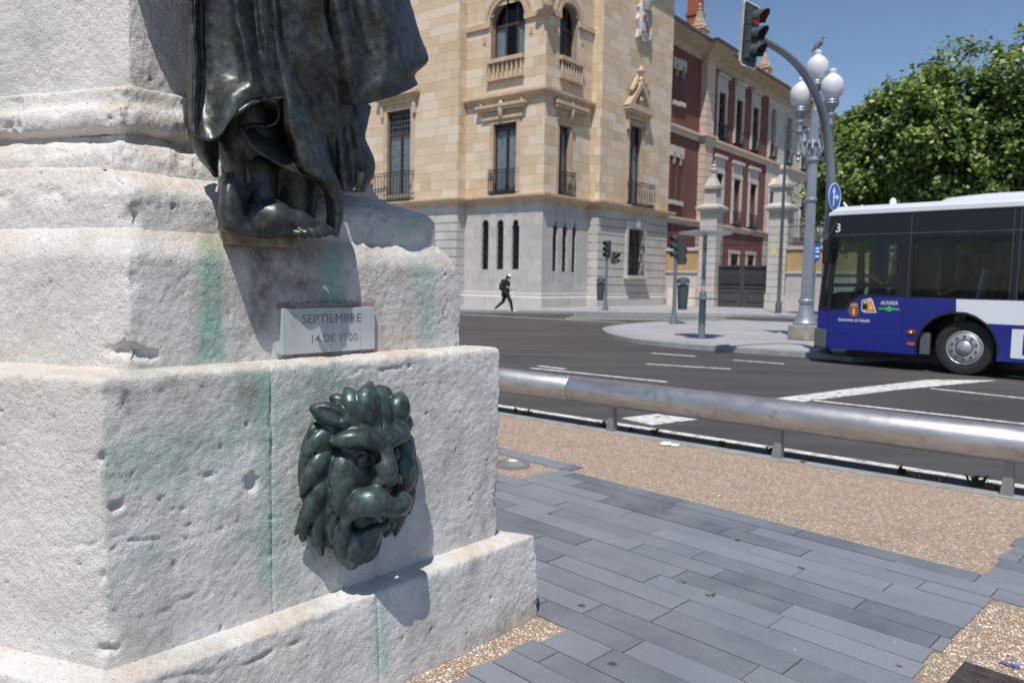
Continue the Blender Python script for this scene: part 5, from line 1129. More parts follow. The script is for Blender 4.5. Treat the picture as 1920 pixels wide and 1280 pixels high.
rp_ = lambda s, z, w_=0: (*(lg[0] + rd * s + rn * w_), z)
js = -.52; ZT_ = .385; RT = .142
for a, b in ((-12, js - 6.0 - .004), (js - 6.0, js - .003), (js + .003, js + 6.0), (js + 6.006, 14)):
    m = MB(); m.tube([rp_(a, ZT_), rp_(a + .01, ZT_), rp_((a + b) / 2, ZT_), rp_(b - .01, ZT_), rp_(b, ZT_)], [RT - .006, RT, RT, RT, RT - .006], 48); m.build('tube', M_STEEL, rail, smooth=True)
for k in range(-6, 8):
    s = k * sp_; m = MB()
    q = [rp_(s - .045, -.005, -.05), rp_(s + .045, -.005, -.05), rp_(s + .045, -.005, .05), rp_(s - .045, -.005, .05), rp_(s - .012, ZT_ - RT + .03, -.03), rp_(s + .03, ZT_ - RT + .03, -.03), rp_(s + .03, ZT_ - RT + .03, .03), rp_(s - .012, ZT_ - RT + .03, .03)]
    m.hexa(q); m.build('leg', M_GALV if False else mk('leg_steel', (.26, .255, .25), .5, .5) if k == -6 else bpy.data.materials['leg_steel'], rail, bevel=.004)
# ground light, manhole, litter
gl = gp(960, 871)[:2]; t = thing('ground_light', (*gl, -.01), 'round steel recessed ground light in the aggregate paving', 'light')
MB().lathe([(.155, -.01), (.155, .012), (.148, .015), (.118, .015), (.112, .008), (.112, -.01)], (*gl, 0), 40).build('ring', M_STEEL, t, smooth=True); MB().lathe([(.001, .006), (.112, .006)], (*gl, 0), 40, cap=False).build('lens', mk('lamp_lens', (.20, .21, .22), .1, .0), t)
M_CAST = mk('cast_iron', (.10, .078, .070), .55, .5, var=.3, vs=20)
mc = sp(-.50, 3.40); t = thing('manhole_cover', (*mc, -.01), 'dark cast iron manhole cover with raised pattern in the aggregate', 'manhole cover')
TM = lambda u, z, w_: (*(mc + DS * u + PS * z), w_)
MB().plate(rect(-.30, .35, -.35, .10), [], TM, -.002, -.03).build('plate', M_CAST, t); m = MB(); MB().plate(rect(-.33, .38, -.38, .13), [rect(-.30, .35, -.35, .10)], TM, .0, -.03).build('frame', M_CAST, t)
for i in range(9):
    for j in range(6):
        u, z = -.25 + .068 * i, -.30 + .07 * j; a = (i + j) % 2; m.plate(rect(u - (.024 if a else .008), u + (.024 if a else .008), z - (.008 if a else .024), z + (.008 if a else .024)), [], TM, .003, -.002)
tag(m.build('tread_pattern', M_CAST, t), kind='stuff')
bt = gp(1894, 1246)[:2]; m = MB(); dd = (gp(1908, 1250)[:2] - gp(1878, 1240)[:2]); dd /= np.hypot(*dd); nn = V2(-dd[1], dd[0])
m.add([(*(bt + dd * (.035 * a) + nn * (.007 * b)), .006 + .002 * math.sin(a * 3)) for a in (-1, -.3, .3, 1) for b in (-1, 1)] + [(*(bt + dd * (.035 * a) + nn * (.007 * b)), .003) for a in (-1, -.3, .3, 1) for b in (-1, 1)], [(0, 1, 3, 2), (2, 3, 5, 4), (4, 5, 7, 6), (8, 10, 11, 9), (10, 12, 13, 11), (12, 14, 15, 13), (0, 2, 10, 8), (2, 4, 12, 10), (4, 6, 14, 12), (1, 9, 11, 3), (3, 11, 13, 5), (5, 13, 15, 7), (0, 8, 9, 1), (6, 7, 15, 14)])
tag(m.build('plastic_strip', mk('blue_plastic', (.06, .12, .55), .4)), 'torn strip of blue plastic lying on the manhole cover', 'litter')
lp = gp(1256, 834)[:2]; fl = Field((lp[0] - .12, lp[1] - .1, -.03), (lp[0] + .12, lp[1] + .1, .06), .006)
fl.ell((lp[0] - .04, lp[1] + .012, .008), (.05, .03, .018), .008); fl.ell((lp[0] + .04, lp[1] - .02, .006), (.05, .025, .014), .008); fl.ell((lp[0], lp[1], .014), (.02, .03, .02), .01)
tag(fl.build('paper_litter', mk('white_tissue', (.75, .75, .76), .9), None, .005, 25), 'crumpled white tissue lying on the aggregate strip', 'litter')
M_WEED = mk('weed_leaf', (.055, .085, .025), .7, var=.4, vs=30); M_DRY = mk('dry_weed', (.22, .15, .07), .8, var=.3, vs=30)
def weed(c, h, n, mat, label):
    m = MB(); rd_ = random.Random(int(c[0] * 999))
    for k in range(n):
        a = rd_.uniform(0, 6.28); l = h * rd_.uniform(.5, 1.1); x = c[0] + rd_.gauss(0, h * .35); y = c[1] + rd_.gauss(0, h * .25); dx, dy = math.cos(a), math.sin(a); w_ = l * .12
        p = [(x - dy * w_, y + dx * w_, 0), (x + dy * w_, y - dx * w_, 0), (x + dx * l * .35 + dy * w_ * 1.3, y + dy * l * .35 - dx * w_ * 1.3, l * .7), (x + dx * l * .35 - dy * w_ * 1.3, y + dy * l * .35 + dx * w_ * 1.3, l * .7), (x + dx * l * .8, y + dy * l * .8, l * .85)]
        m.add([(q[0], q[1], q[2] - .012) for q in p], [(0, 1, 2, 3), (3, 2, 4)])
    tag(m.build('weed', mat), label, 'weed', 'weeds along the kerb')
for px, py, h, n, dry in ((968, 772, .07, 14, 0), (985, 776, .08, 16, 0), (1088, 795, .05, 10, 0), (1130, 797, .07, 14, 0), (1138, 801, .08, 8, 0), (1185, 806, .06, 16, 0), (1228, 812, .07, 20, 0), (1300, 824, .05, 9, 1), (1355, 834, .07, 18, 0), (1372, 838, .06, 14, 1), (1445, 845, .09, 10, 0), (1520, 862, .05, 14, 0), (1690, 885, .07, 24, 0), (1712, 893, .07, 20, 1), (1758, 899, .06, 14, 1), (1830, 905, .09, 22, 0), (1860, 915, .06, 16, 1), (1505, 866, .04, 10, 1), (1280, 1092, .03, 10, 0), (1335, 1117, .03, 10, 0)):
    weed(gp(px, py), h, n, M_DRY if dry else M_WEED, 'tiny green weed sprouting in an open joint between slate pavers' if py > 1000 else 'dry brown weed tuft growing from the kerb joint' if dry else 'small dark green weed growing from the kerb joint')
# ============================================================ poles and signals
M_POLE = mk('grey_pole', (.17, .19, .215), .45, .35, var=.1, vs=3); M_SIG = mk('signal_housing', (.045, .055, .06), .5, .1, var=.1); M_BLK = mk('black_plastic', (.012, .012, .013), .45)
M_BIN = mk('bin_plastic', (.055, .075, .08), .55, var=.1)
M_LENS = {k: mk('lens_' + k, c, .25, var=.05) for k, c in (('red', (.10, .012, .010)), ('amber', (.10, .05, .01)), ('green', (.01, .06, .03)))}
def emis(name, col, st):
    t = NT(name); t.b.inputs['Base Color'].default_value = (*[c * .3 for c in col], 1); t.b.inputs['Emission Color'].default_value = (*col, 1); t.b.inputs['Emission Strength'].default_value = st; return t.m
M_REDON = emis('red_signal_lit', (1, .05, .03), .22); M_GRNON = emis('green_signal_lit', (.05, .8, .35), .25)
def signal_head(root, c, face, n, r, on=None, plate=None, tilt=0.0):
    """c: centre, face: horizontal facing direction"""
    fx = V2(*face) / np.hypot(*face); P = Plane((c[0], c[1]), (-fx[1], fx[0]), fx); T = lambda u, z, w_: P.T(u + tilt * z, c[2] + z, w_)
    h = r * 2.3; H_ = h * n / 2; cols = ('red', 'amber', 'green') if n == 3 else ('red', 'green')
    if plate:
        pw_, ph, cr = plate; pts = []
        for sx, sz, a0 in ((1, 1, 0), (-1, 1, 90), (-1, -1, 180), (1, -1, 270)):
            pts += [(sx * (pw_ - cr) + cr * math.cos(math.radians(a0 + k * 22.5)), sz * (ph - cr) + cr * math.sin(math.radians(a0 + k * 22.5))) for k in range(5)]
        MB().plate(pts, [], T, -.03, -.05).build('backing_plate', M_SIG, root)
        MB().plate([(u * 1.0, z) for u, z in pts], [[(u * (1 - .03 / pw_), z * (1 - .03 / ph)) for u, z in pts]], T, -.022, -.056).build('plate_border', mk('white_border', (.6, .6, .6), .5) if 'white_border' not in bpy.data.materials else bpy.data.materials['white_border'], root)
    for k in range(n):
        zc = H_ - h * (k + .5); m = MB(); m.plate(rect(-r * 1.15, r * 1.15, zc - h * .485, zc + h * .485), [], T, .06, -.12); o = m.build('lamp_housing', M_SIG, root, bevel=.012)
        col = cols[k]; MB().plate([(r * .92 * math.cos(a), zc + r * .92 * math.sin(a)) for a in np.linspace(0, 6.283, 19)[:-1]], [], T, .075, .055).build('lens', ({'red': M_REDON, 'green': M_GRNON}[col] if on == col else M_LENS[col]), o)
        m = MB(); A = np.linspace(math.radians(-35), math.radians(215), 17); L = r * 2.0; vs = []
        for rr in (r, r * .95):
            for a in A: vs.append(T(rr * math.cos(a), zc + rr * math.sin(a), .05))
            for a in A: vs.append(T(rr * math.cos(a), zc + rr * math.sin(a) - .03, .06 + L * (.55 + .45 * max(0, math.sin(a)))))
        q = len(A); fs = [(i, i + 1, q + i + 1, q + i) for i in range(q - 1)] + [(2 * q + i, 3 * q + i, 3 * q + i + 1, 2 * q + i + 1) for i in range(q - 1)] + [(q + i, q + i + 1, 3 * q + i + 1, 3 * q + i) for i in range(q - 1)]
        m.add(vs, fs).build('visor', M_SIG, o, smooth=True)
HD = V2(-.688, .725)                                                   # bus heading
# overhead mast
mp = gp(1543, 661, Z_KERB)[:2]; mast = thing('traffic_signal_mast', (*mp, Z_KERB), 'tall curved grey mast carrying an overhead traffic light showing red', 'traffic light')
side = V2(-HD[1], HD[0]) * -1; side = V2(-.725, -.688)
dep = lambda px, py, d: CP + ray(px, py) * (d / ray(px, py)[1])
hz = lambda py: mp
p_end = dep(1412, 68, 14.9); top = np.array([*mp, 0.0])
pts = [np.array([*mp, Z_KERB - .02]), np.array([*mp, 2.0]), np.array([*mp, 3.4])]
for px, py, k in ((1556, 300, .02), (1549, 240, .08), (1537, 195, .18), (1518, 155, .34), (1495, 122, .54), (1466, 97, .76), (1434, 78, 1.0)): pts.append(dep(px, py, mp[1] + (14.9 - mp[1]) * k))
cp = catmull(np.array(pts), 60); p_end = pts[-1]
MB().tube(cp, list(np.linspace(.115, .062, 60)), 18).build('mast', M_POLE, mast, smooth=True)
MB().lathe([(.22, 0), (.22, .03), (.15, .06), (.14, .4), (.12, .45)], (*mp, Z_KERB), 18).build('base_flange', M_POLE, mast, smooth=True)
hc = dep(1409, 66, 14.75); signal_head(mast, hc, -HD, 3, .135, 'red', (.30, .60, .08), tilt=.06)
MB().tube([hc + np.array([*HD, 0]) * .05, p_end], .05, 8).build('bracket', M_POLE, mast)
# round blue sign on the mast
M_BLUE = mk('sign_blue', (.012, .10, .42), .4, var=.05); M_WHT = mk('sign_white', (.75, .75, .75), .4, var=.03)
sg = thing('direction_sign', (*mp, 3.0), 'round blue sign with white straight and right arrows on the signal mast', 'traffic sign')
c = dep(1565, 369, mp[1] - .22); Ps = Plane(c[:2], (-(-HD)[1], (-HD)[0]), -HD); Ts = lambda u, z, w_: Ps.T(u, c[2] + z, w_)
circ = lambda r, n=28: [(r * math.cos(a), r * math.sin(a)) for a in np.linspace(0, 2 * math.pi, n + 1)[:-1]]
MB().plate(circ(.30), [], Ts, 0, -.02).build('disc', M_BLUE, sg); MB().plate(circ(.295), [circ(.275)], Ts, .006, -.004).build('rim', M_WHT, sg)
MB().plate([(-.06, -.2), (-.02, -.2), (-.02, .08), (.03, .08), (-.04, .20), (-.11, .08), (-.06, .08)], [], Ts, .005, .0).build('arrow', M_WHT, sg); MB().plate([(-.02, -.02), (.10, -.02), (.10, -.07), (.20, .0), (.10, .07), (.10, .02), (-.02, .02)], [], Ts, .0055, .001).build('arrow', M_WHT, sg)
MB().tube([c + np.array([*HD, 0]) * .02, np.array([*mp, c[2]])], .025, 6).build('clamp', M_POLE, sg)
# post signals with litter bins
def bin_(c, label, dx):
    b = c + V2(*dx); t = thing('litter_bin', (*b, .75), label, 'litter bin', 'dark litter bins on signal poles')
    m = MB(); r2 = .19
    m.lathe([(.15, .0), (.165, .03), (.21, .86), (.215, .9)], (*b, .62), 18); m.build('bin_body', M_BIN, t, smooth=True)
    m = MB(); m.lathe([(.225, .0), (.225, .1), (.20, .17), (.1, .22), (.01, .23)], (*b, 1.56), 18); m.build('lid', M_BIN, t, smooth=True)
    m = MB(); f_ = -b / np.hypot(*b); m.box((b[0] + f_[0] * .2, b[1] + f_[1] * .2, 1.50), (.24, .03, .10), rz=math.atan2(f_[1], f_[0]) + math.pi / 2); m.build('slot', M_BLK, t)
    MB().tube([(*b, 1.2), (*c, 1.2)], .03, 6).build('bracket', M_POLE, t)
def post(px, py, ytop, lab):
    c = gp(px, py, Z_KERB)[:2]; d = np.hypot(*c); zt = dep(px + (py - ytop) * .03, ytop, c[1])[2]
    t = thing('post_signal', (*c, Z_KERB), lab, 'traffic light', 'signals on posts')
    MB().lathe([(.17, 0), (.17, .04), (.10, .3), (.072, .6), (.06, zt - Z_KERB)], (*c, Z_KERB), 16).build('post', M_POLE, t, smooth=True)
    return t, c, zt
t1, c1, zt1 = post(1135, 582, 474, 'slim post signal with dark lamps and a green side head near the walker')
signal_head(t1, (c1[0] + .02, c1[1], dep(1139, 467, c1[1])[2]), (-.75, -.66), 3, .125)
hd = dep(1153, 484, c1[1] - .1); signal_head(t1, hd, (.62, -.78), 2, .13, 'green', tilt=.12); MB().tube([hd, (*c1, hd[2])], .03, 6).build('bracket', M_POLE, t1)
bin_(c1, 'dark grey bin on the post of the signal beside the granite corner', (-.28, -.02))
t2, c2, zt2_ = post(1263, 607, 440, 'taller post signal with visors turned sideways standing on the island')
signal_head(t2, (c2[0] + .02, c2[1], dep(1266, 462, c2[1])[2]), (-.94, -.34), 3, .12)
hd = dep(1277, 478, c2[1]); signal_head(t2, hd, (.5, .86), 2, .15); MB().tube([hd, (*c2, hd[2])], .03, 6).build('bracket', M_POLE, t2)
bin_(c2, 'dark grey bin on the post of the island signal in front of the cream box', (.30, .02))
# disc column
cc = gp(1315, 635, Z_KERB)[:2]; t = thing('disc_column', (*cc, Z_KERB), 'grey street column with a wide flat disc on top and a smaller disc at mid height', 'column')
zA, zB = dep(1318, 558, cc[1])[2], dep(1322, 439, cc[1])[2]
MB().lathe([(.092, 0), (.092, zA - Z_KERB)], (*cc, Z_KERB), 18).build('lower_post', M_GALV, t, smooth=True); MB().lathe([(.085, 0), (.10, .02), (.44, .035), (.44, .05), (.1, .07), (.085, .2)], (*cc, zA - .06), 32).build('lower_disc', M_GALV, t, smooth=True)
MB().lathe([(.055, 0), (.055, zB - zA)], (*cc, zA + .05), 14).build('upper_post', mk('stickered_post', (.10, .105, .11), .5, .2, var=.1, vs=9, col2=(.5, .52, .53)), t, smooth=True)
MB().lathe([(.06, -.06), (.3, -.05), (.68, .0), (.70, .02), (.66, .05), (.3, .10), (.01, .12)], (*cc, zB), 40).build('top_disc', M_STEEL, t, smooth=True)
# ornate lamp
lc = gp(1508, 637, Z_KERB)[:2]; M_SILV = mk('silver_paint', (.30, .33, .37), .4, .45, var=.12, vs=5); M_GLOBE = NT('opal_globe'); M_GLOBE.b.inputs['Subsurface Weight'].default_value = .3; M_GLOBE = M_GLOBE.set((.62, .62, .66), .45)
lamp = thing('street_lamp', (*lc, Z_KERB), 'ornate silver street lamp with white urn shaped globes on curved arms', 'street lamp')
zy = lambda py: float(dep(1508 + (637 - py) * .043, py, lc[1])[2])
m = MB(); hb = zy(609) - Z_KERB; m.box((*lc, Z_KERB + hb / 2), (.62, .62, hb), rz=.5); m.build('stone_base', mk('lamp_plinth', (.33, .31, .26), .9, var=.35, vs=3, streak=.5), lamp, bevel=.03)
z0 = zy(609); MB().lathe([(.30, 0), (.31, .06), (.26, .12), (.25, .2), (.19, .34), (.165, .55), (.20, .6), (.20, .66), (.165, .7), (.17, .74)], (*lc, z0), 24).build('bell_base', M_SILV, lamp, smooth=True)
zc0, zc1 = z0 + .74, zy(208); m = MB(); vs = []; n = 32
for k, z in enumerate(np.linspace(zc0, zc1, 9)):
    r = .148 - .042 * k / 8
    for j in range(n): a = 2 * math.pi * j / n; rr = r * (1 if j % 2 else .90); vs.append((lc[0] + rr * math.cos(a), lc[1] + rr * math.sin(a), z))
m.add(vs, [(k * n + j, k * n + (j + 1) % n, (k + 1) * n + (j + 1) % n, (k + 1) * n + j) for k in range(8) for j in range(n)]); m.build('fluted_column', M_SILV, lamp)
for z in (zy(375), zy(300), zy(268)): MB().lathe([(.13, -.05), (.16, -.02), (.16, .02), (.13, .05)], (*lc, z), 20).build('collar', M_SILV, lamp, smooth=True)
def globe(c, s=1.0):
    o = MB().lathe([(.05, 0), (.06, .18), (.10, .22), (.10, .26), (.065, .3), (.11, .40), (.17, .46), (.19, .52), (.17, .55), (.19, .58), (.17, .64)], c, 18).build('lamp_holder', M_SILV, lamp, smooth=True)
    MB().lathe([(.16, .63), (.23, .72), (.275, .86), (.285, .98), (.26, 1.10), (.19, 1.19), (.11, 1.25), (.085, 1.28), (.10, 1.32), (.10, 1.36), (.06, 1.40), (.01, 1.41)], c, 24).build('globe', M_GLOBE, lamp, smooth=True)
    return c[2] + 1.41
zt_top = zy(168) ; tipz = globe((*lc, zy(197)))
MB().lathe([(.105, 0), (.08, .1), (.06, .3)], (*lc, zc1), 16).build('neck', M_SILV, lamp, smooth=True)
for (px, pyb, dy, zz) in ((1499, 246, .32, 0), (1557, 233, -.30, 0), (1522, 214, .62, 0), (1534, 222, -.62, 0)):
    q = dep(px, pyb, lc[1] + dy); 
    if px in (1522, 1534): continue
    globe((q[0], q[1], q[2])); a = np.array(q); b = np.array([*lc, 0]); d = (a - b); d[2] = 0
    m = MB(); m.tube(catmull(np.array([(*lc, q[2] - .85), (*(lc + d[:2] * .45), q[2] - .75), (*(lc + d[:2] * .8), q[2] - .35), (*(lc + d[:2] * .95), q[2] - .05), (q[0], q[1], q[2] + .02)]), 14), .035, 8)
    m.tube(catmull(np.array([(*(lc + d[:2] * .12), q[2] - .2), (*(lc + d[:2] * .4), q[2] + .02), (*(lc + d[:2] * .8), q[2] - .08), (q[0], q[1], q[2] - .05)]), 14), .03, 8); m.build('arm', M_SILV, lamp, smooth=True)
    MB().lathe([(.02, -.82), (.06, -.76), (.03, -.70), (.08, -.62), (.06, -.56), (.05, -.5), (.06, -.1), (.12, -.02), (.05, .02)], (q[0], q[1], q[2]), 12).build('pendant', M_SILV, lamp, smooth=True)
for k in range(6): a = k * 1.05; m = MB(); m.tube([(lc[0] + .12 * math.cos(a), lc[1] + .12 * math.sin(a), zy(290)), (lc[0] + .2 * math.cos(a), lc[1] + .2 * math.sin(a), zy(280)), (lc[0] + .13 * math.cos(a), lc[1] + .13 * math.sin(a), zy(262))], .03, 6); m.build('leaf_ornament', M_SILV, lamp)
# pigeon
bz = tipz; fb = Field((lc[0] - .3, lc[1] - .25, bz - .15), (lc[0] + .3, lc[1] + .25, bz + .42), .012)
fb.chain([(lc[0] - .06, lc[1], bz + .10), (lc[0] + .03, lc[1], bz + .17), (lc[0] + .07, lc[1], bz + .25)], [.06, .07, .045], .03); fb.chain([(lc[0] - .06, lc[1], bz + .10), (lc[0] - .17, lc[1], bz - .06)], [.05, .018], .02)
fb.ell((lc[0] + .10, lc[1], bz + .31), (.042, .036, .038), .015); fb.cone((lc[0] + .13, lc[1], bz + .31), (lc[0] + .175, lc[1], bz + .295), .014, .004, .008)
for s in (-1, 1): fb.chain([(lc[0] + .02, lc[1] + s * .055, bz + .18), (lc[0] - .07, lc[1] + s * .055, bz + .06), (lc[0] - .15, lc[1] + s * .02, bz - .03)], [.035, .032, .012], .015); fb.cone((lc[0] + .01, lc[1] + s * .02, bz + .1), (lc[0] + .015, lc[1] + s * .02, bz - .02), .009, .009, .01)
tag(fb.build('pigeon', mk('pigeon_feather', (.07, .072, .085), .7, var=.5, vs=14, col2=(.20, .20, .22))), 'grey pigeon perched on the top globe of the street lamp', 'pigeon')
# lantern pole
ap = gp(1459, 587, Z_KERB)[:2]; t = thing('lantern_pole', (*ap, Z_KERB), 'thin dark pole with bracketed hanging lantern near the right gate pier', 'street lamp')
za = dep(1472, 240, ap[1])[2]; MB().lathe([(.16, 0), (.16, .5), (.10, .6), (.09, 3), (.065, za)], (*ap, Z_KERB), 12).build('pole', mk('dark_pole', (.09, .10, .115), .5, .3), t, smooth=True)
q = dep(1508, 250, ap[1]); m = MB(); m.tube([(*ap, za - .15), (q[0], ap[1], za - .15)], .035, 6); m.tube(catmull(np.array([(*ap, za - 1.3), (ap[0] + .3, ap[1], za - .6), (ap[0] + .8, ap[1], za - .2)]), 8), .03, 6); m.build('bracket', bpy.data.materials['dark_pole'], t)
zl = za - .25; MB().lathe([(.03, .1), (.05, 0), (.2, -.2), (.34, -.42), (.36, -.5), (.30, -.5)], (q[0], ap[1], zl), 12).build('lantern_cap', bpy.data.materials['dark_pole'], t, smooth=True); MB().lathe([(.27, -.5), (.2, -1.0), (.12, -1.05), (.02, -1.12)], (q[0], ap[1], zl), 12).build('lantern_glass', mk('lantern_glass', (.45, .46, .40), .2), t, smooth=True)
# small blue board
q = dep(1530, 473, 24.0); t = thing('information_board', (q[0], q[1], Z_KERB), 'small rectangular blue information board on a pole behind the street lamp', 'sign')
MB().box((q[0], q[1], q[2]), (.24, .03, .55)).build('board', M_BLUE, t); MB().box((q[0], q[1] + .04, q[2] / 2), (.06, .05, q[2]), 0).build('post', M_POLE, t)
for k, z in enumerate((.12, .02, -.13)): MB().box((q[0] + .03, q[1] - .018, q[2] + z), (.12, .006, .05)).build('symbol', M_WHT, t)
# ============================================================ people
M_SKIN = mk('skin', (.42, .25, .18), .6, var=.08, vs=10); M_HAIR = mk('dark_hair', (.02, .012, .009), .5, var=.3, vs=30)
def clothmat(n, c): return mk(n, c, .9, var=.2, vs=14, bump=.2, bs=60)
def figure(root, J, mats, X=None, h=.013, hair=True, cap=None, sleeve=.6):
    """J: joints in local coordinates; one continuous body plus clothing shells"""
    X = X or (lambda p: np.array(p, float)); J = {k: X(v) for k, v in J.items()}; A = np.array(list(J.values())); lo, hi = A.min(0) - .22, A.max(0) + .22
    fwd = J['nose'] - J['head']; fwd /= np.linalg.norm(fwd); up = J['head'] - J['neck']; up /= np.linalg.norm(up); rt = np.cross(fwd, up)
    def torso(f, g):
        f.chain([J['pelvis'], J['waist'], J['chest']], [.14 + g, .12 + g, .135 + g], .05); f.chain([J['shL'], J['chest'], J['shR']], [.06 + g, .08 + g, .06 + g], .04)
    def arm(f, s, g, a=0, b=2):
        P = [J['sh' + s], J['el' + s], J['ha' + s]]
        if a == 0: e = P[1] if sleeve >= 1 else P[0] + (P[1] - P[0]) * sleeve; 
        if b == 2: f.chain(P, [.052 + g, .040 + g, .026 + g], .02)
        else: f.chain([P[0], e], [.055 + g, .050 + g], .02)
    def legs(f, g):
        for s in 'LR': f.chain([J['hi' + s], J['kn' + s], J['an' + s]], [.098 + g, .068 + g, .046 + g], .03)
    B = Field(lo, hi, h); torso(B, -.008); legs(B, -.006); B.chain([J['chest'], J['neck'], J['head']], [.05, .05, .06], .03); B.ell(J['head'] + up * .01, (.082, .088, .105), .02)
    B.ell(J['head'] + fwd * .03 - up * .05, (.055, .055, .055), .03); B.cone(J['head'] + fwd * .085 + up * .01, J['head'] + fwd * .105 - up * .015, .012, .014, .01)
    for s in (-1, 1):
        B.ell(J['head'] + rt * s * .082 - up * .005, (.014, .022, .028), .01); B.ell(J['head'] + fwd * .083 + rt * s * .032 + up * .018, (.015, .012, .009), .008, 'sub')
    B.cone(J['head'] + fwd * .095 - rt * .02 - up * .045, J['head'] + fwd * .095 + rt * .02 - up * .045, .006, .006, .006, 'sub')
    for s in 'LR':
        arm(B, s, -.004); d = J['ha' + s] - J['el' + s]; d /= np.linalg.norm(d); sd = np.cross(d, up); sd /= np.linalg.norm(sd) + 1e-6; pd = np.cross(sd, d)
        B.chain([J['ha' + s], J['ha' + s] + d * .07], [.028, .036], .015)
        for k, (o, L) in enumerate(((-.028, .065), (-.010, .08), (.010, .075), (.026, .055))): q = J['ha' + s] + d * .075 + sd * o; B.chain([q, q + d * L * .55, q + d * L * .85 - pd * L * .4], [.0095, .009, .008], .006)
        B.chain([J['ha' + s] + d * .02 + sd * .028, J['ha' + s] + d * .06 + sd * .055 - pd * .02], [.012, .009], .008)
        B.chain([J['an' + s], J['to' + s]], [.036, .028], .02)
    body = B.build('body', M_SKIN, root)
    f = Field(lo, hi, h); torso(f, .008)
    for s in 'LR': arm(f, s, .010, 0, 1)
    f.build('shirt', mats['shirt'], root, .004, 12)
    f = Field(lo, hi, h); f.cone(J['pelvis'], J['waist'], .128, .10, .03); legs(f, .008); f.build('trousers', mats['trousers'], root, .004, 12)
    for s in 'LR': f = Field(J['an' + s] - .3, J['to' + s] + .3, h); d = J['to' + s] - J['an' + s]; f.chain([J['an' + s] - d * .12, J['an' + s] + d * .5, J['to' + s] + d * .08], [.045, .043, .034], .02); f.build('shoe', mats['shoe'], root)
    if hair:
        f = Field(J['head'] - .26, J['head'] + .26, .01); f.ell(J['head'] + up * .03 - fwd * .02, (.094, .098, .108), .02); f.chain([J['head'] - fwd * .05, J['head'] - fwd * .075 - up * .14], [.075, .045], .03); f.ell(J['head'] + fwd * .09 - up * .03, (.075, .085, .10), .01, 'sub'); f.build('hair', M_HAIR, root)
    if cap:
        f = Field(J['head'] - .26, J['head'] + .26, .009); f.ell(J['head'] + up * .045 - fwd * .005, (.104, .106, .10), .01); f.ell(J['head'] - up * .10, (.2, .2, .13), .006, 'sub'); f.ell(J['head'] + fwd * .13 + up * .05, (.075, .075, .012), .01); f.build('cap', cap, root)
    return body
# walking woman
wp_ = gp(948, 586, Z_KERB); S_ = 1.0
def WX(p): return np.array([wp_[0] + p[0], wp_[1] + p[1], Z_KERB + p[2]])
tw = thing('person', tuple(wp_), 'walking person in white cap, black tee and black trousers, in front of granite wall', 'person')
J = dict(pelvis=(0, 0, .95), waist=(.02, 0, 1.10), chest=(.05, 0, 1.32), neck=(.07, 0, 1.50), head=(.12, 0, 1.61), nose=(.3, 0, 1.60), shL=(.05, .17, 1.41), shR=(.03, -.17, 1.41), elL=(-.08, .24, 1.16), haL=(.12, .22, 1.02), elR=(.06, -.23, 1.13), haR=(.30, -.20, 1.06),
         hiL=(0, .09, .90), hiR=(.03, -.09, .90), knL=(-.12, .09, .50), anL=(-.46, .09, .20), toL=(-.40, .09, .06), knR=(.22, -.09, .50), anR=(.30, -.09, .10), toR=(.50, -.09, .055))
BLACK = clothmat('black_cloth', (.010, .010, .011)); TROU = clothmat('dark_leggings', (.016, .018, .020)); SHOE = mk('white_shoe', (.55, .55, .56), .6)
figure(tw, J, dict(shirt=BLACK, trousers=TROU, shoe=SHOE), WX, .014, True, mk('white_cap', (.78, .78, .78), .8), .55)
f = Field(WX((-.3, -.25, .6)), WX((.3, .25, 1.2)), .014); f.chain([WX((-.05, 0, .95)), WX((0, 0, 1.0))], [.14, .13], .03); f.chain([WX((-.13, -.02, .98)), WX((-.13, -.02, .80))], [.07, .09], .03); f.chain([WX((.08, -.06, .98)), WX((.09, -.06, .78))], [.06, .07], .03); f.build('tied_jacket', BLACK, tw, .006, 12)
f = Field(WX((-.45, -.25, .9)), WX((.2, .25, 1.55)), .014); f.chain([WX((-.13, 0, 1.40)), WX((-.18, 0, 1.12))], [.11, .13], .05); f.chain([WX((-.26, 0, 1.25)), WX((-.26, 0, 1.12))], [.06, .08], .03)
bp = f.build('backpack', clothmat('backpack_cloth', (.012, .014, .016)), None, .003, 14); tag(bp, 'black backpack worn by the walking person', 'backpack')
f = Field(WX((-.48, -.12, 1.0)), WX((-.2, .12, 1.3)), .012); f.ell(WX((-.34, 0, 1.14)), (.055, .05, .05), .02); f.build('pocket_bottle', mk('white_plastic', (.7, .7, .7), .5), bp)
# ============================================================ city bus
W0 = gp(1800, 704, Z_ROAD)[:2]; BE = -HD / np.hypot(*HD); BN = V2(-.725, -.688); BN = V2(BE[1], -BE[0]);
if BN @ (-W0) < 0: BN = -BN
BS = Plane(W0, BE, BN); BT = BS.T
bus = thing('city_bus', (*W0, Z_ROAD), 'blue and white city bus with black window band and number 3', 'bus')
def carpaint(n, c, rough=.25): t = NT(n); t.b.inputs['Coat Weight'].default_value = .2; t.b.inputs['Coat Roughness'].default_value = .08; return t.set(t.mix(t.ramp(t.noise(1.3, 4), .3, .7), tuple(x * .92 for x in c), c), rough)
M_BB = carpaint('bus_blue', (.006, .016, .20)); M_BW = carpaint('bus_white', (.70, .72, .76)); M_BK = mk('bus_black', (.006, .006, .010), .3, var=.1)
M_TINT = glassmat('tinted_glass', (.74, .80, .79), .01, 1.5); M_TINT2 = glassmat('dark_tinted_glass', (.56, .60, .62), .01, 1.5); M_RUB = mk('rubber', (.016, .0155, .015), .8, var=.25, vs=8); M_DGREY = mk('dark_grey_plastic', (.085, .095, .10), .6)
bz = lambda x, y: BS.z(x, y); bu = lambda x, y: BS.u(x, y); LB = 12.0; WB = 2.55
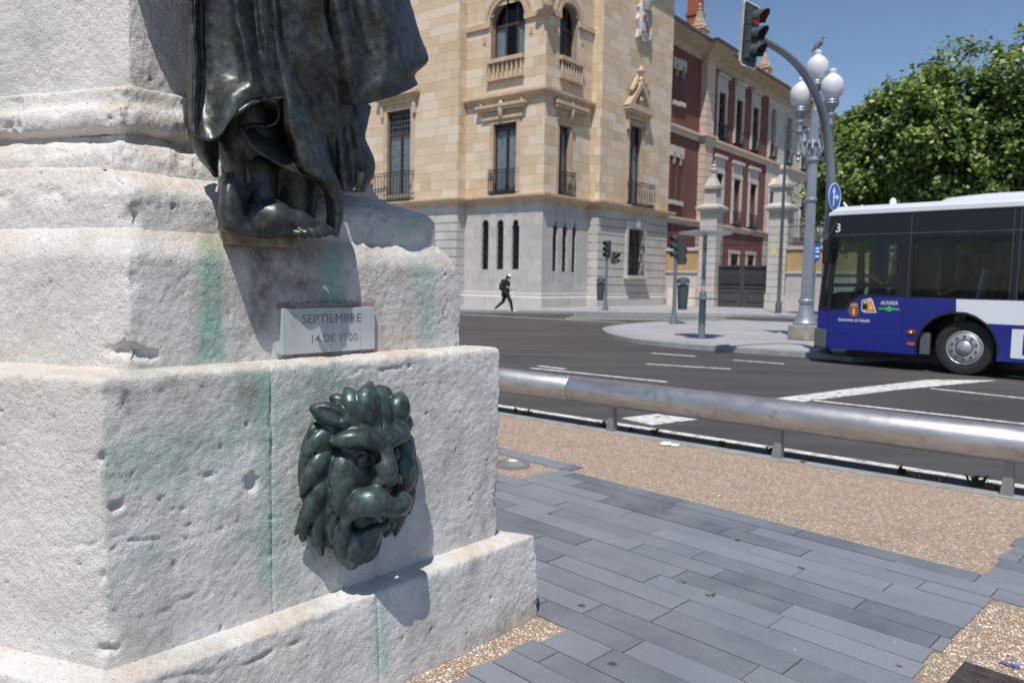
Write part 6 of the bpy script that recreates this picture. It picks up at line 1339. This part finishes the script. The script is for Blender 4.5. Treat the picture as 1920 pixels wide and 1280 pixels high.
zsk = bz(1640, 659); zsill = bz(1740, 559); zband = bz(1740, 397); zrf = zband + .13
fo_ = lambda z: bu(1530, 650) + (bu(1557, 405) - bu(1530, 650)) * max(0, (z - .9) / (zband - .9)) ** 1.3              # leaning front edge
uc, rA = bu(1792, 640), .66; zcw = .44; uEnd = fo_(.5) + LB; ur = uc + 5.9
def archpts(c): return [(c - rA * math.cos(a), zcw + rA * math.sin(a)) for a in np.linspace(-.25, math.pi + .25, 22) if zcw + rA * math.sin(a) > zsk + .01]
low = [(fo_(zsk), zsk + .10), (fo_(zsk) + .25, zsk)] + [(uc - rA, zsk)] + archpts(uc) + [(uc + rA, zsk), (ur - rA, zsk)] + archpts(ur) + [(ur + rA, zsk), (uEnd, zsk), (uEnd, zsill), (bu(1696, 558), zsill), (bu(1612, 556), zsill), (bu(1583, 581), bz(1583, 582)), (bu(1550, 583), bz(1550, 583)), (fo_(bz(1534, 580)), bz(1534, 580))]
MB().plate(low, [], BT, 0, -.05).build('side_panel', M_BB, bus)
# white graphics
MB().plate([(bu(1793, 585), bz(1793, 584)), (bu(1812, 587), bz(1812, 585.5)), (bu(1828, 592), bz(1828, 591)), (bu(1842, 600), bz(1842, 600)), (bu(1848, 606), bz(1848, 606.5)), (uEnd - 1, bz(1848, 606.5)), (uEnd - 1, zsill - .004), (bu(1793, 560), zsill - .004)], [], BT, .003, -.002).build('white_band', M_BW, bus)
MB().plate(rect(bu(1896, 645), uEnd - 4, bz(1896, 671), bz(1896, 616.5)), [], BT, .003, -.002).build('white_panel', M_BW, bus)
text_obj('lettering', 'E', BT, bu(1915.5, 640), bz(1916, 664), bz(1916, 627) - bz(1916, 664), M_BB, bus, .004, .002, bold=.03)
# window band
hD = [(bu(1561, 530) , bz(1561, 531)), (bu(1681, 530), bz(1681, 531)), (bu(1681, 445), bz(1681, 445)), (bu(1573, 445), bz(1573, 445))]
hD2 = [(bu(1557, 576), bz(1557, 578)), (bu(1578, 577), bz(1578, 577)), (bu(1607, 552), bz(1607, 552)), (bu(1679, 553), bz(1679, 553)), (bu(1681, 538), bz(1681, 538)), (bu(1561, 538), bz(1561, 538))]
hW = [(bu(1540, 572), bz(1540, 572)), (bu(1549, 575), bz(1549, 575)), (bu(1566, 447), bz(1566, 447)), (bu(1561, 447), bz(1561, 447))]
wz0, wz1 = zsill + .02, bz(1800, 442); hs = [(bu(1712, 500), bu(1900, 500))]; u = bu(1912, 500)
while u + 1.4 < uEnd - .3: hs.append((u, u + 1.4)); u += 1.5
band = [(fo_(bz(1534, 580)), bz(1534, 580)), (bu(1550, 583), bz(1550, 583)), (bu(1583, 581), bz(1583, 582)), (bu(1612, 556), zsill), (bu(1696, 558), zsill), (uEnd, zsill), (uEnd, zband), (fo_(zband), zband)]
MB().plate(band, [hD, hD2, hW] + [rect(a, b, wz0, wz1) for a, b in hs], BT, -.004, -.05).build('window_band', M_BK, bus)
for hl in (hD, hD2, hW): MB().plate(hl, [], BT, -.012, -.018).build('window', M_TINT, bus)
for a, b in hs:
    o = MB().plate(rect(a, b, wz0, wz1), [], BT, -.012, -.018).build('window', M_TINT2, bus)
    zz = wz1 - .35; MB().bx(BT, a + .15, b - .15, zz - .018, zz + .018, -.006, -.012).build('vent_bar', M_BK, o)
# far side, floor, roof, ends
fs_ = [rect(a, b, wz0, wz1) for a, b in hs] + [rect(bu(1575, 500), bu(1681, 500), zsill - .25, wz1)]
MB().plate([(fo_(.5), zsk), (uEnd, zsk), (uEnd, zband), (fo_(zband), zband)], fs_, BT, -WB, -WB + .05).build('side_panel', M_BB, bus)
for hl in fs_: MB().plate(hl, [], BT, -WB + .01, -WB + .016).build('window', M_TINT, bus)
MB().bx(BT, fo_(.5) + .1, uEnd - .1, zsk + .02, zsk + .1, -.77, -WB + .77).build('floor', M_DGREY, bus)
rp0 = [(-.03 - 0, zband), (.02, zband + .02), (.02, zband + .10), (-.10, zband + .19), (-.5, zband + .23), (-WB / 2, zband + .25)]; rp0 = rp0 + [(-WB - a, b) for a, b in rp0[::-1][1:]]
m = MB(); k = len(rp0); us = [fo_(zband) - .02, fo_(zband) + .12, uEnd]; sc = [.0, 1, 1]
m.add([BT(u, zband + (b - zband) * (1 if i else .55), a) for i, u in enumerate(us) for a, b in rp0], [(i * k + j, i * k + (j + 1) % k, (i + 1) * k + (j + 1) % k, (i + 1) * k + j) for i in range(2) for j in range(k)] + [tuple(range(k)), tuple(2 * k + j for j in range(k))]); m.build('roof', M_BW, bus, smooth=True)
# roof pod
u0 = BS.u(1745, 375, -.3); zp = BS.z(1840, 362, -.3); m = MB(); q = []
for u, s, z in ((u0, .75, zband + .16), (u0 + .07, .85, zband + .14 + (zp - zband - .14) * .5), (u0 + .22, .93, zband + .14 + (zp - zband - .14) * .82), (u0 + .5, 1, zp - .02), (u0 + .9, 1, zp), (u0 + 5.5, 1, zp), (u0 + 6, .9, zband + .2)):
    hw = 1.02 * s; q += [BT(u, zband + .1, -WB / 2 + hw), BT(u, zband + .12 + (z - zband - .12) * .6, -WB / 2 + hw * .98), BT(u, z, -WB / 2 + hw * .82), BT(u, z + .02, -WB / 2), BT(u, z, -WB / 2 - hw * .82), BT(u, zband + .12 + (z - zband - .12) * .6, -WB / 2 - hw * .98), BT(u, zband + .1, -WB / 2 - hw)]
m.add(q, [(i * 7 + j, i * 7 + (j + 1) % 7, (i + 1) * 7 + (j + 1) % 7, (i + 1) * 7 + j) for i in range(6) for j in range(7)] + [tuple(range(7)), tuple(42 + j for j in range(7))]); m.build('roof_unit', M_BW, bus, smooth=True)
MB().lathe([(.07, 0), (.06, .12), (.035, .16), (.01, .17)], BT(BS.u(1674, 385, -.5), zband + .18, -.5), 10).build('aerial', M_BW, bus, smooth=True)
MB().lathe([(.03, 0), (.02, .06), (.005, .07)], BT(BS.u(1616, 390, -.5), zband + .18, -.5), 8).build('aerial', M_BW, bus); MB().tube([BT(fo_(zband) + .2, zband + .15, -.4), BT(fo_(zband) + .08, zband + .30, -.4)], .025, 6).build('marker_bracket', M_BW, bus)
# curved front: windscreen, apron, bumper
def front(name, z0, z1, mat, bul=.28, ex=0.0):
    m = MB(); n = 13; vs = []
    for z in (z0, z1):
        for k in range(n): t_ = k / (n - 1) * 2 - 1; vs.append(BT(fo_(z) - bul * (1 - abs(t_) ** 2.6) - ex, z, -WB / 2 - t_ * (WB / 2 - .0)))
    for z in (z0, z1):
        for k in range(n): t_ = k / (n - 1) * 2 - 1; vs.append(BT(fo_(z) + .04 - bul * (1 - abs(t_) ** 2.6) - ex, z, -WB / 2 - t_ * (WB / 2 - .02)))
    fs = [(k, k + 1, n + k + 1, n + k) for k in range(n - 1)] + [(2 * n + k, 3 * n + k, 3 * n + k + 1, 2 * n + k + 1) for k in range(n - 1)] + [(k, 2 * n + k, 2 * n + k + 1, k + 1) for k in range(n - 1)] + [(n + k, n + k + 1, 3 * n + k + 1, 3 * n + k) for k in range(n - 1)]
    return m.add(vs, fs).build(name, mat, bus, smooth=True)
front('windscreen', bz(1534, 580), zband - .30, M_TINT); front('destination_panel', zband - .298, zband, M_BK); front('front_apron', zsk + .35, bz(1534, 580) - .002, M_BB); front('bumper', zsk - .02, zsk + .348, M_DGREY, .30, .03)
MB().plate([(fo_(.5) - .05, zsk + .03), (fo_(.5) + .20, zsk - .01), (fo_(.5) + .21, zsk + .37), (fo_(.5) - .05, zsk + .40)], [], BT, .012, -.1).build('bumper_corner', M_DGREY, bus, bevel=.02)
MB().bx(BT, uEnd - .05, uEnd, zsk, zband, -.05, -WB + .05).build('rear_panel', M_BB, bus)
# wheels
def wheel(u, w_, flip=1):
    c = BT(u, 0, w_); rt = .50; zc = Z_ROAD + rt; n = 40; o = None
    def lat(prof, name, mat, par, nn=n):
        m = MB(); vs = []; k = len(prof)
        for r, a in prof:
            for j in range(nn): t_ = 2 * math.pi * j / nn; vs.append(BT(u + r * math.cos(t_), zc + r * math.sin(t_), w_ + a * flip))
        m.add(vs, [(i * nn + j, i * nn + (j + 1) % nn, (i + 1) * nn + (j + 1) % nn, (i + 1) * nn + j) for i in range(k - 1) for j in range(nn)] + [tuple((k - 1) * nn + j for j in range(nn))]); return m.build(name, mat, par, smooth=True)
    o = lat([(.30, -.26), (.46, -.26), (.50, -.22), (.50, -.04), (.475, -.005), (.42, .008), (.34, .0), (.305, -.02), (.295, -.10), (.10, -.10)], 'wheel', M_RUB, bus)
    lat([(.31, -.06), (.31, -.01), (.295, .002), (.275, -.015), (.265, -.02), (.26, -.02)], 'rim', mk('rim_silver', (.44, .45, .46), .4, .6) if 'rim_silver' not in bpy.data.materials else bpy.data.materials['rim_silver'], o)
    lat([(.265, -.09), (.265, .0), (.25, .012), (.155, .012), (.145, -.02), (.14, -.02), (.13, .02), (.09, .05), (.06, .055), (.05, .075), (.02, .078)], 'hub', bpy.data.materials['rim_silver'], o)
    for k in range(10):
        a = k * .6283 + .314; q = MB(); vs = []
        m2 = lambda rr, t_, ww: BT(u + .205 * math.cos(a) + rr * math.cos(t_), zc + .205 * math.sin(a) + rr * math.sin(t_), w_ + flip * ww)
        for rr, ww in ((.027, .011), (.027, .018), (.017, .018), (.017, .034)): vs += [m2(rr, j * 1.047, ww) for j in range(6)]
        q.add(vs, [(i * 6 + j, i * 6 + (j + 1) % 6, (i + 1) * 6 + (j + 1) % 6, (i + 1) * 6 + j) for i in range(3) for j in range(6)] + [tuple(18 + j for j in range(6))]); q.build('wheel_nut', M_DGREY if False else mk('nut_dark', (.10, .10, .10), .5, .5) if 'nut_dark' not in bpy.data.materials else bpy.data.materials['nut_dark'], o)
    return o
uw = bu(1804, 656)
wheel(uw, -.10); wheel(ur, -.10); wheel(uw, -WB + .10, -1); wheel(ur, -WB + .10, -1)
for c in (uc, ur):
    ap_ = archpts(c); m = MB(); n = len(ap_)
    m.add([BT(*p, -.051) for p in ap_] + [BT(*p, -.75) for p in ap_], [(i, i + 1, n + i + 1, n + i) for i in range(n - 1)] + [tuple(n + i for i in range(n))]); m.build('wheel_arch', M_BLK, bus)
    a2 = [(c + (p[0] - c) * 1.05, zcw + (p[1] - zcw) * 1.05) for p in ap_]; MB().plate(ap_ + a2[::-1], [], BT, .014, -.03).build('arch_lip', M_BLK, bus)
MB().bx(BT, bu(1722, 650), bu(1740, 650), zsk + .02, zsk + .42, -.06, -.12).build('mud_flap', M_DGREY, bus)
MB().bx(BT, fo_(.5) + .3, uEnd - .3, Z_ROAD + .14, zsk + .02, -.80, -WB + .80).build('chassis', M_BLK, bus)
# lamps, seams, mirror
ui, zi = bu(1709, 622), bz(1709, 622); MB().plate([(ui + .09 * math.cos(a), zi + .045 * math.sin(a)) for a in np.linspace(0, 6.283, 17)[:-1]], [], BT, .03, 0).build('indicator', mk('amber_lens', (.22, .05, .008), .2), bus, bevel=.008)
MB().plate([(ui + .018 * math.cos(a), zi + .018 * math.sin(a)) for a in np.linspace(0, 6.283, 11)[:-1]], [], BT, .034, .02).build('indicator_bulb', emis('amber_lit', (1, .42, .08), 2.5), bus)
ui, zi = bu(1708, 644), bz(1708, 644); MB().bx(BT, ui - .065, ui + .065, zi - .028, zi + .028, 0, .010).build('reflector', mk('orange_reflector', (.55, .085, .02), .3), bus)
SEAM = mk('panel_gap', (.004, .006, .05), .6)
for x in (1691, 1551): MB().bx(BT, bu(x, 610) - .004, bu(x, 610) + .004, zsk + .01, zsill - .03 if x > 1600 else bz(1550, 590), -.002, .0015).build('panel_gap', SEAM, bus)
MB().bx(BT, bu(1552, 630), bu(1690, 630), bz(1620, 627) - .004, bz(1620, 627) + .004, -.002, .0015).build('panel_gap', SEAM, bus)
for x in (1898, 1706, 1911): MB().bx(BT, bu(x, 480) - .004, bu(x, 480) + .004, zsill + .005, zband - .01, -.003, .0012).build('panel_gap', M_DGREY, bus)
MB().bx(BT, bu(1560, 440), uEnd - .2, bz(1740, 436) - .005, bz(1740, 436) + .005, -.003, .0012).build('panel_gap', M_DGREY, bus)
m = MB(); um_ = fo_(2.2) - .02; m.plate([(um_ + .06, bz(1557, 495)), (um_ + .18, bz(1557, 493)), (um_ + .20, bz(1560, 450)), (um_ + .06, bz(1560, 449))], [], BT, .22, .10); o = m.build('mirror', M_BLK, bus, bevel=.02); MB().tube([BT(um_ + .12, bz(1560, 449), .15), BT(um_ + .25, zband - .1, .02)], .02, 6).build('mirror_arm', M_BLK, o)
# marks
text_obj('lettering', '3', BT, bu(1566, 427), bz(1570, 435), bz(1570, 419) - bz(1570, 435), M_BW, bus, -.004, .003, bold=.02)
text_obj('lettering', 'AUVASA', BT, bu(1651, 567), bz(1660, 571), bz(1660, 563.5) - bz(1660, 571), M_BW, bus, 0, .003, width=bu(1684, 567) - bu(1651, 567), bold=.012, shear=.15)
text_obj('lettering', 'Ayuntamiento de Valladolid', BT, bu(1571.5, 599), bz(1600, 602.5), bz(1600, 596.5) - bz(1600, 602.5), M_BW, bus, 0, .003, width=bu(1631, 600) - bu(1571.5, 600), bold=.01)
ug, zg_ = bu(1667, 579), bz(1667, 579); M_LG = mk('green_mark', (.05, .42, .10), .4)
MB().bx(BT, bu(1647, 578), bu(1686, 579), zg_ - .018, zg_ + .018, 0, .003).build('green_line', M_LG, bus); MB().plate([(ug - .09, zg_), (ug, zg_ - .06), (ug + .09, zg_), (ug, zg_ + .06)], [], BT, .004, 0).build('green_diamond', M_LG, bus)
uq, zq = bu(1601, 583), bz(1601, 583); C_ = lambda r1, r2, du=0, dz=0: [(uq + du + r1 * math.cos(a), zq + dz + r2 * math.sin(a)) for a in np.linspace(0, 6.283, 21)[:-1]]
o = MB().plate(C_(.115, .12), [], BT, .002, 0).build('city_crest', mk('crest_teal', (.02, .11, .16), .4), bus)
MB().plate([(uq - .06, zq - .09), (uq, zq - .11), (uq + .06, zq - .09), (uq + .065, zq + .07), (uq - .065, zq + .07)], [], BT, .0035, .001).build('shield', mk('crest_red', (.45, .05, .02), .4), o); MB().plate([(uq - .022, zq - .07), (uq + .022, zq - .07), (uq + .022, zq + .05), (uq - .022, zq + .05)], [], BT, .005, .003).build('flames', mk('crest_gold', (.75, .42, .06), .4), o); MB().plate([(uq - .065, zq + .08), (uq + .065, zq + .08), (uq + .075, zq + .14), (uq, zq + .17), (uq - .075, zq + .14)], [], BT, .0035, .001).build('crown', mk('crest_crown', (.42, .24, .10), .4), o)
A = [(1618, 561.5), (1626, 560.5), (1631.5, 558), (1636, 562), (1644, 586.5), (1621, 586), (1615, 583), (1615.5, 564)]
pp = lambda L: [(bu(*q), bz(*q)) for q in L]
o = MB().plate(pp(A), [], BT, .002, 0).build('warning_sticker', mk('sticker_white', (.66, .52, .50), .4), bus)
MB().plate(pp([(1631.5, 561), (1641, 584), (1623, 583)]), [], BT, .0035, .001).build('triangle', mk('sticker_red', (.55, .10, .06), .4), o); MB().plate(pp([(1631.5, 566), (1638, 581), (1626.5, 581)]), [], BT, .005, .003).build('triangle_inset', mk('sticker_yellow', (.70, .48, .05), .4), o)
MB().plate(pp([(1617.5, 563.5), (1627, 563.5), (1626, 580), (1617, 580)]), [], BT, .0055, .001).build('bus_symbol', M_BLK, o); MB().plate(pp([(1619, 564.5), (1626, 564.5), (1625.5, 569), (1619, 569)]), [], BT, .0065, .004).build('symbol_window', bpy.data.materials['sticker_yellow'], o)
# interior
M_SEAT = clothmat('seat_fabric', (.020, .032, .16)); M_PIPE = mk('seat_edge', (.35, .38, .45), .6)
zf = zsk + .10; pole = mk('grab_pole', (.45, .36, .05), .4)
def seat(u, w_, zf_):
    m = MB(); m.box((0, 0, 0), (.001, .001, .001)); s = MB(); s.bx(BT, u - .22, u + .22, zf_ + .42, zf_ + .52, w_ - .22, w_ + .22); o = s.build('seat', M_SEAT, bus, bevel=.03)
    b = MB(); b.plate([(u + .16, zf_ + .50), (u + .24, zf_ + .50), (u + .36, zf_ + 1.12), (u + .27, zf_ + 1.16)], [], BT, w_ + .21, w_ - .21); b.build('backrest', M_SEAT, o, bevel=.02); b = MB(); b.plate([(u + .262, zf_ + .56), (u + .285, zf_ + .56), (u + .375, zf_ + 1.10), (u + .345, zf_ + 1.15)], [], BT, w_ + .22, w_ - .22); b.build('seat_shell', M_PIPE, o)
    MB().bx(BT, u - .1, u + .1, zf_ - .01, zf_ + .42, w_ - .1, w_ + .1).build('seat_base', M_BLK, o)
ud = bu(1648, 540); seat(ud + .12, -.62, zf + .35); MB().bx(BT, fo_(.5) + .15, ud + .7, zf, zf + .345, -.08, -1.1).build('driver_platform', M_DGREY, bus)
MB().plate(rect(ud + .62, ud + .66, zf, zband - .35), [], BT, -.1, -1.1).build('partition', M_BLK, bus)
for k in range(5): [seat(bu(1790, 530) + .05 + .85 * k, w_, zf + (.35 if k < 2 else .12)) for w_ in (-.35, -.82, -1.75, -2.2)]
for a_, b_ in ((-.78, -1.02), (-1.55, -WB + .78)): MB().bx(BT, uc - .72, ur - 2, zf, zf + .345, a_, b_).build('seat_platform', M_DGREY, bus)
for u, w_ in ((bu(1700, 500), -1.15), (bu(1780, 500), -1.1), (bu(1860, 500), -1.1), (bu(1780, 500), -1.6)): MB().tube([BT(u, zf, w_), BT(u, zband - .05, w_)], .018, 8).build('grab_pole', pole, bus)
m = MB(); cst = np.array(BT(ud - .62, zf + 1.08, -.62)); dv_ = np.array([*(-BE), 0]); m.tube([np.array(BT(ud - .62 + .10 * math.sin(a), zf + 1.10 + .16 * math.sin(a), -.62 + .22 * math.cos(a))) for a in np.linspace(0, 6.283, 25)], .016, 6, cap=False); m.tube([BT(ud - .62, zf + 1.08, -.62), BT(ud - .85, zf + .7, -.62)], .03, 6); m.build('steering_wheel', M_BLK, bus)
MB().plate([(fo_(.5) + .08, zf), (fo_(.5) + .08, zf + .95), (ud - .8, zf + 1.05), (ud - .7, zf + .85), (ud - .95, zf + .3)], [], BT, -.12, -1.2).build('dashboard', M_BLK, bus)
def BX(u, w_, zb):
    return lambda p: np.array(BT(u - p[0], zb + p[2], w_ - p[1]))       # local x = forward
SJ = dict(pelvis=(0, 0, .0), waist=(-.04, 0, .16), chest=(-.06, 0, .38), neck=(-.04, 0, .56), head=(-.01, 0, .68), nose=(.2, 0, .66), shL=(-.06, .18, .47), shR=(-.06, -.18, .47), elL=(.12, .24, .25), elR=(.12, -.24, .25), haL=(.42, .16, .42), haR=(.42, -.16, .42), hiL=(.02, .09, 0), hiR=(.02, -.09, 0), knL=(.46, .10, .04), knR=(.46, -.10, .04), anL=(.50, .10, -.40), anR=(.50, -.10, -.40), toL=(.70, .10, -.44), toR=(.70, -.10, -.44))
SHOEB = mk('black_shoe', (.015, .015, .015), .6)
td = thing('person', BT(ud + .1, zf + .92, -.62), 'bus driver in blue grey shirt seated at the wheel of the bus', 'person'); figure(td, SJ, dict(shirt=clothmat('driver_shirt', (.10, .13, .20)), trousers=TROU, shoe=SHOEB), BX(ud + .1, -.62, zf + .93), .016, True, None, .55)
SP = dict(SJ); SP.update(elL=(.05, .24, .20), elR=(.05, -.24, .20), haL=(.30, .12, .12), haR=(.30, -.12, .12))
tp_ = thing('person', BT(bu(1790, 530), zf + .9, -.35), 'passenger in dark top seated behind the bus front wheel window', 'person'); figure(tp_, SP, dict(shirt=clothmat('passenger_top', (.03, .03, .035)), trousers=TROU, shoe=SHOEB), BX(bu(1790, 530) + .03, -.35, zf + .93), .018, True, None, .9)
tp_ = thing('person', BT(bu(1860, 530), zf + .9, -1.75), 'passenger in blue patterned top seated on the far side of the bus', 'person'); figure(tp_, SP, dict(shirt=clothmat('passenger_blue', (.06, .10, .28)), trousers=TROU, shoe=SHOEB), BX(bu(1790, 530) + .88, -1.75, zf + .93), .018, True, None, .9)
# ============================================================ trees
def leafmat(name, a, b):
    t = NT(name); at = t.n('ShaderNodeAttribute'); at.attribute_name = 'tone'; c = t.mix(at.outputs['Fac'], a, b)
    t.set(c, .45); tr = t.n('ShaderNodeBsdfTranslucent'); t.l(c, tr.inputs[0]); mx = t.n('ShaderNodeMixShader'); mx.inputs[0].default_value = .3; t.l(t.b.outputs[0], mx.inputs[1]); t.l(tr.outputs[0], mx.inputs[2]); t.l(mx.outputs[0], t.out.inputs[0]); return t.m
M_LEAF = leafmat('linden_leaf', (.045, .098, .016), (.32, .42, .095)); M_BARK = mk('bark', (.09, .07, .05), .95, var=.35, vs=6, bump=.6, bs=20)
def tree(x, y, zc, rx, rz_, seed, label, nc=230):
    rd = np.random.default_rng(seed); t = thing('linden_tree', (x, y, Z_KERB), label, 'tree', 'trees behind the bus')
    m = MB(); m.tube([(x, y, 0), (x + .05, y, 1.5), (x, y + .1, zc - rz_ * .6), (x + .1, y, zc + rz_ * .3)], [.26, .2, .16, .05], 9)
    C = []
    for k in range(nc):
        d = rd.normal(size=3); d /= np.linalg.norm(d); r = rd.uniform(.45, 1.0) ** .5 * rd.choice((1, 1, 1, 1.12)); lump = 1 + .26 * math.sin(d[0] * 5 + seed) * math.sin(d[2] * 4 + seed * 2) + .12 * math.sin(d[1] * 7 + seed)
        C.append((np.array([x, y, zc]) + d * np.array([rx, rx, rz_]) * r * lump, d, r))
    for k in range(9):
        q = C[rd.integers(nc)][0]; m.tube([(x, y + .05, zc - rz_ * rd.uniform(.2, .7)), ((x + q[0]) / 2, (y + q[1]) / 2, (zc + q[2]) / 2 - .2), tuple(q)], [.09, .05, .015], 6)
    m.build('trunk', M_BARK, t, smooth=True)
    V, Fc, tone = [], [], []; nl = 80
    for c, d, r in C:
        s = rd.uniform(.35, .8); P = c + rd.normal(size=(nl, 3)) * np.array([s * .55, s * .55, s * .38]); L = rd.uniform(.075, .15, nl)
        n = rd.normal(size=(nl, 3)) * .6 + d * .6 + np.array([0, -.2, .7]); n /= np.linalg.norm(n, axis=1, keepdims=True); a = np.cross(n, rd.normal(size=(nl, 3))); a /= np.linalg.norm(a, axis=1, keepdims=True); b = np.cross(n, a)
        q = np.stack([P - a * L[:, None], P - b * L[:, None] * .75 + a * L[:, None] * .1 - n * .02, P + a * L[:, None] * 1.1, P + b * L[:, None] * .75 + a * L[:, None] * .1 - n * .02], 1); V.append(q.reshape(-1, 3))
        tone.append(np.repeat(np.clip(rd.normal(.36 + .2 * rd.normal(), .30, nl), 0, 1), 4))
    V = np.concatenate(V); Fc = np.arange(len(V)).reshape(-1, 4); V = V - np.array([x, y, Z_KERB])
    me = npmesh('crown', V, Fc, M_LEAF, False); ca = me.attributes.new('tone', 'FLOAT', 'POINT'); ca.data.foreach_set('value', np.concatenate(tone).astype(np.float32)); link('crown', me, t)
TD = 35.5
for i, (px, py, d, rx, rz_, lab) in enumerate(((1648, 300, 36.5, 2.5, 2.9, 'leafy green tree reaching over the bus next to the cream facade'), (1712, 268, 35.0, 2.7, 3.1, 'bushy green tree with a double top behind the bus front'), (1795, 262, 35.5, 3.0, 3.2, 'tall pointed green tree behind the bus roof aerial'), (1880, 300, 34.5, 2.7, 2.7, 'lower rounded green tree behind the bus roof unit'),
                                          (1965, 225, 33.5, 3.2, 3.9, 'tallest green tree behind the white bus roof unit'), (1620, 380, 38.5, 2.2, 1.9, 'low spreading green tree under the cream facade windows'), (2080, 250, 34.0, 3.2, 3.6, 'broad green tree further along the pavement behind the bus'), (1840, 360, 38.0, 3.0, 2.4, 'shaded green tree filling the gap behind the other trees'))):
    q = dep(px, py, d); tree(q[0], q[1], q[2], rx, rz_, 11 + i * 5, lab, 200)
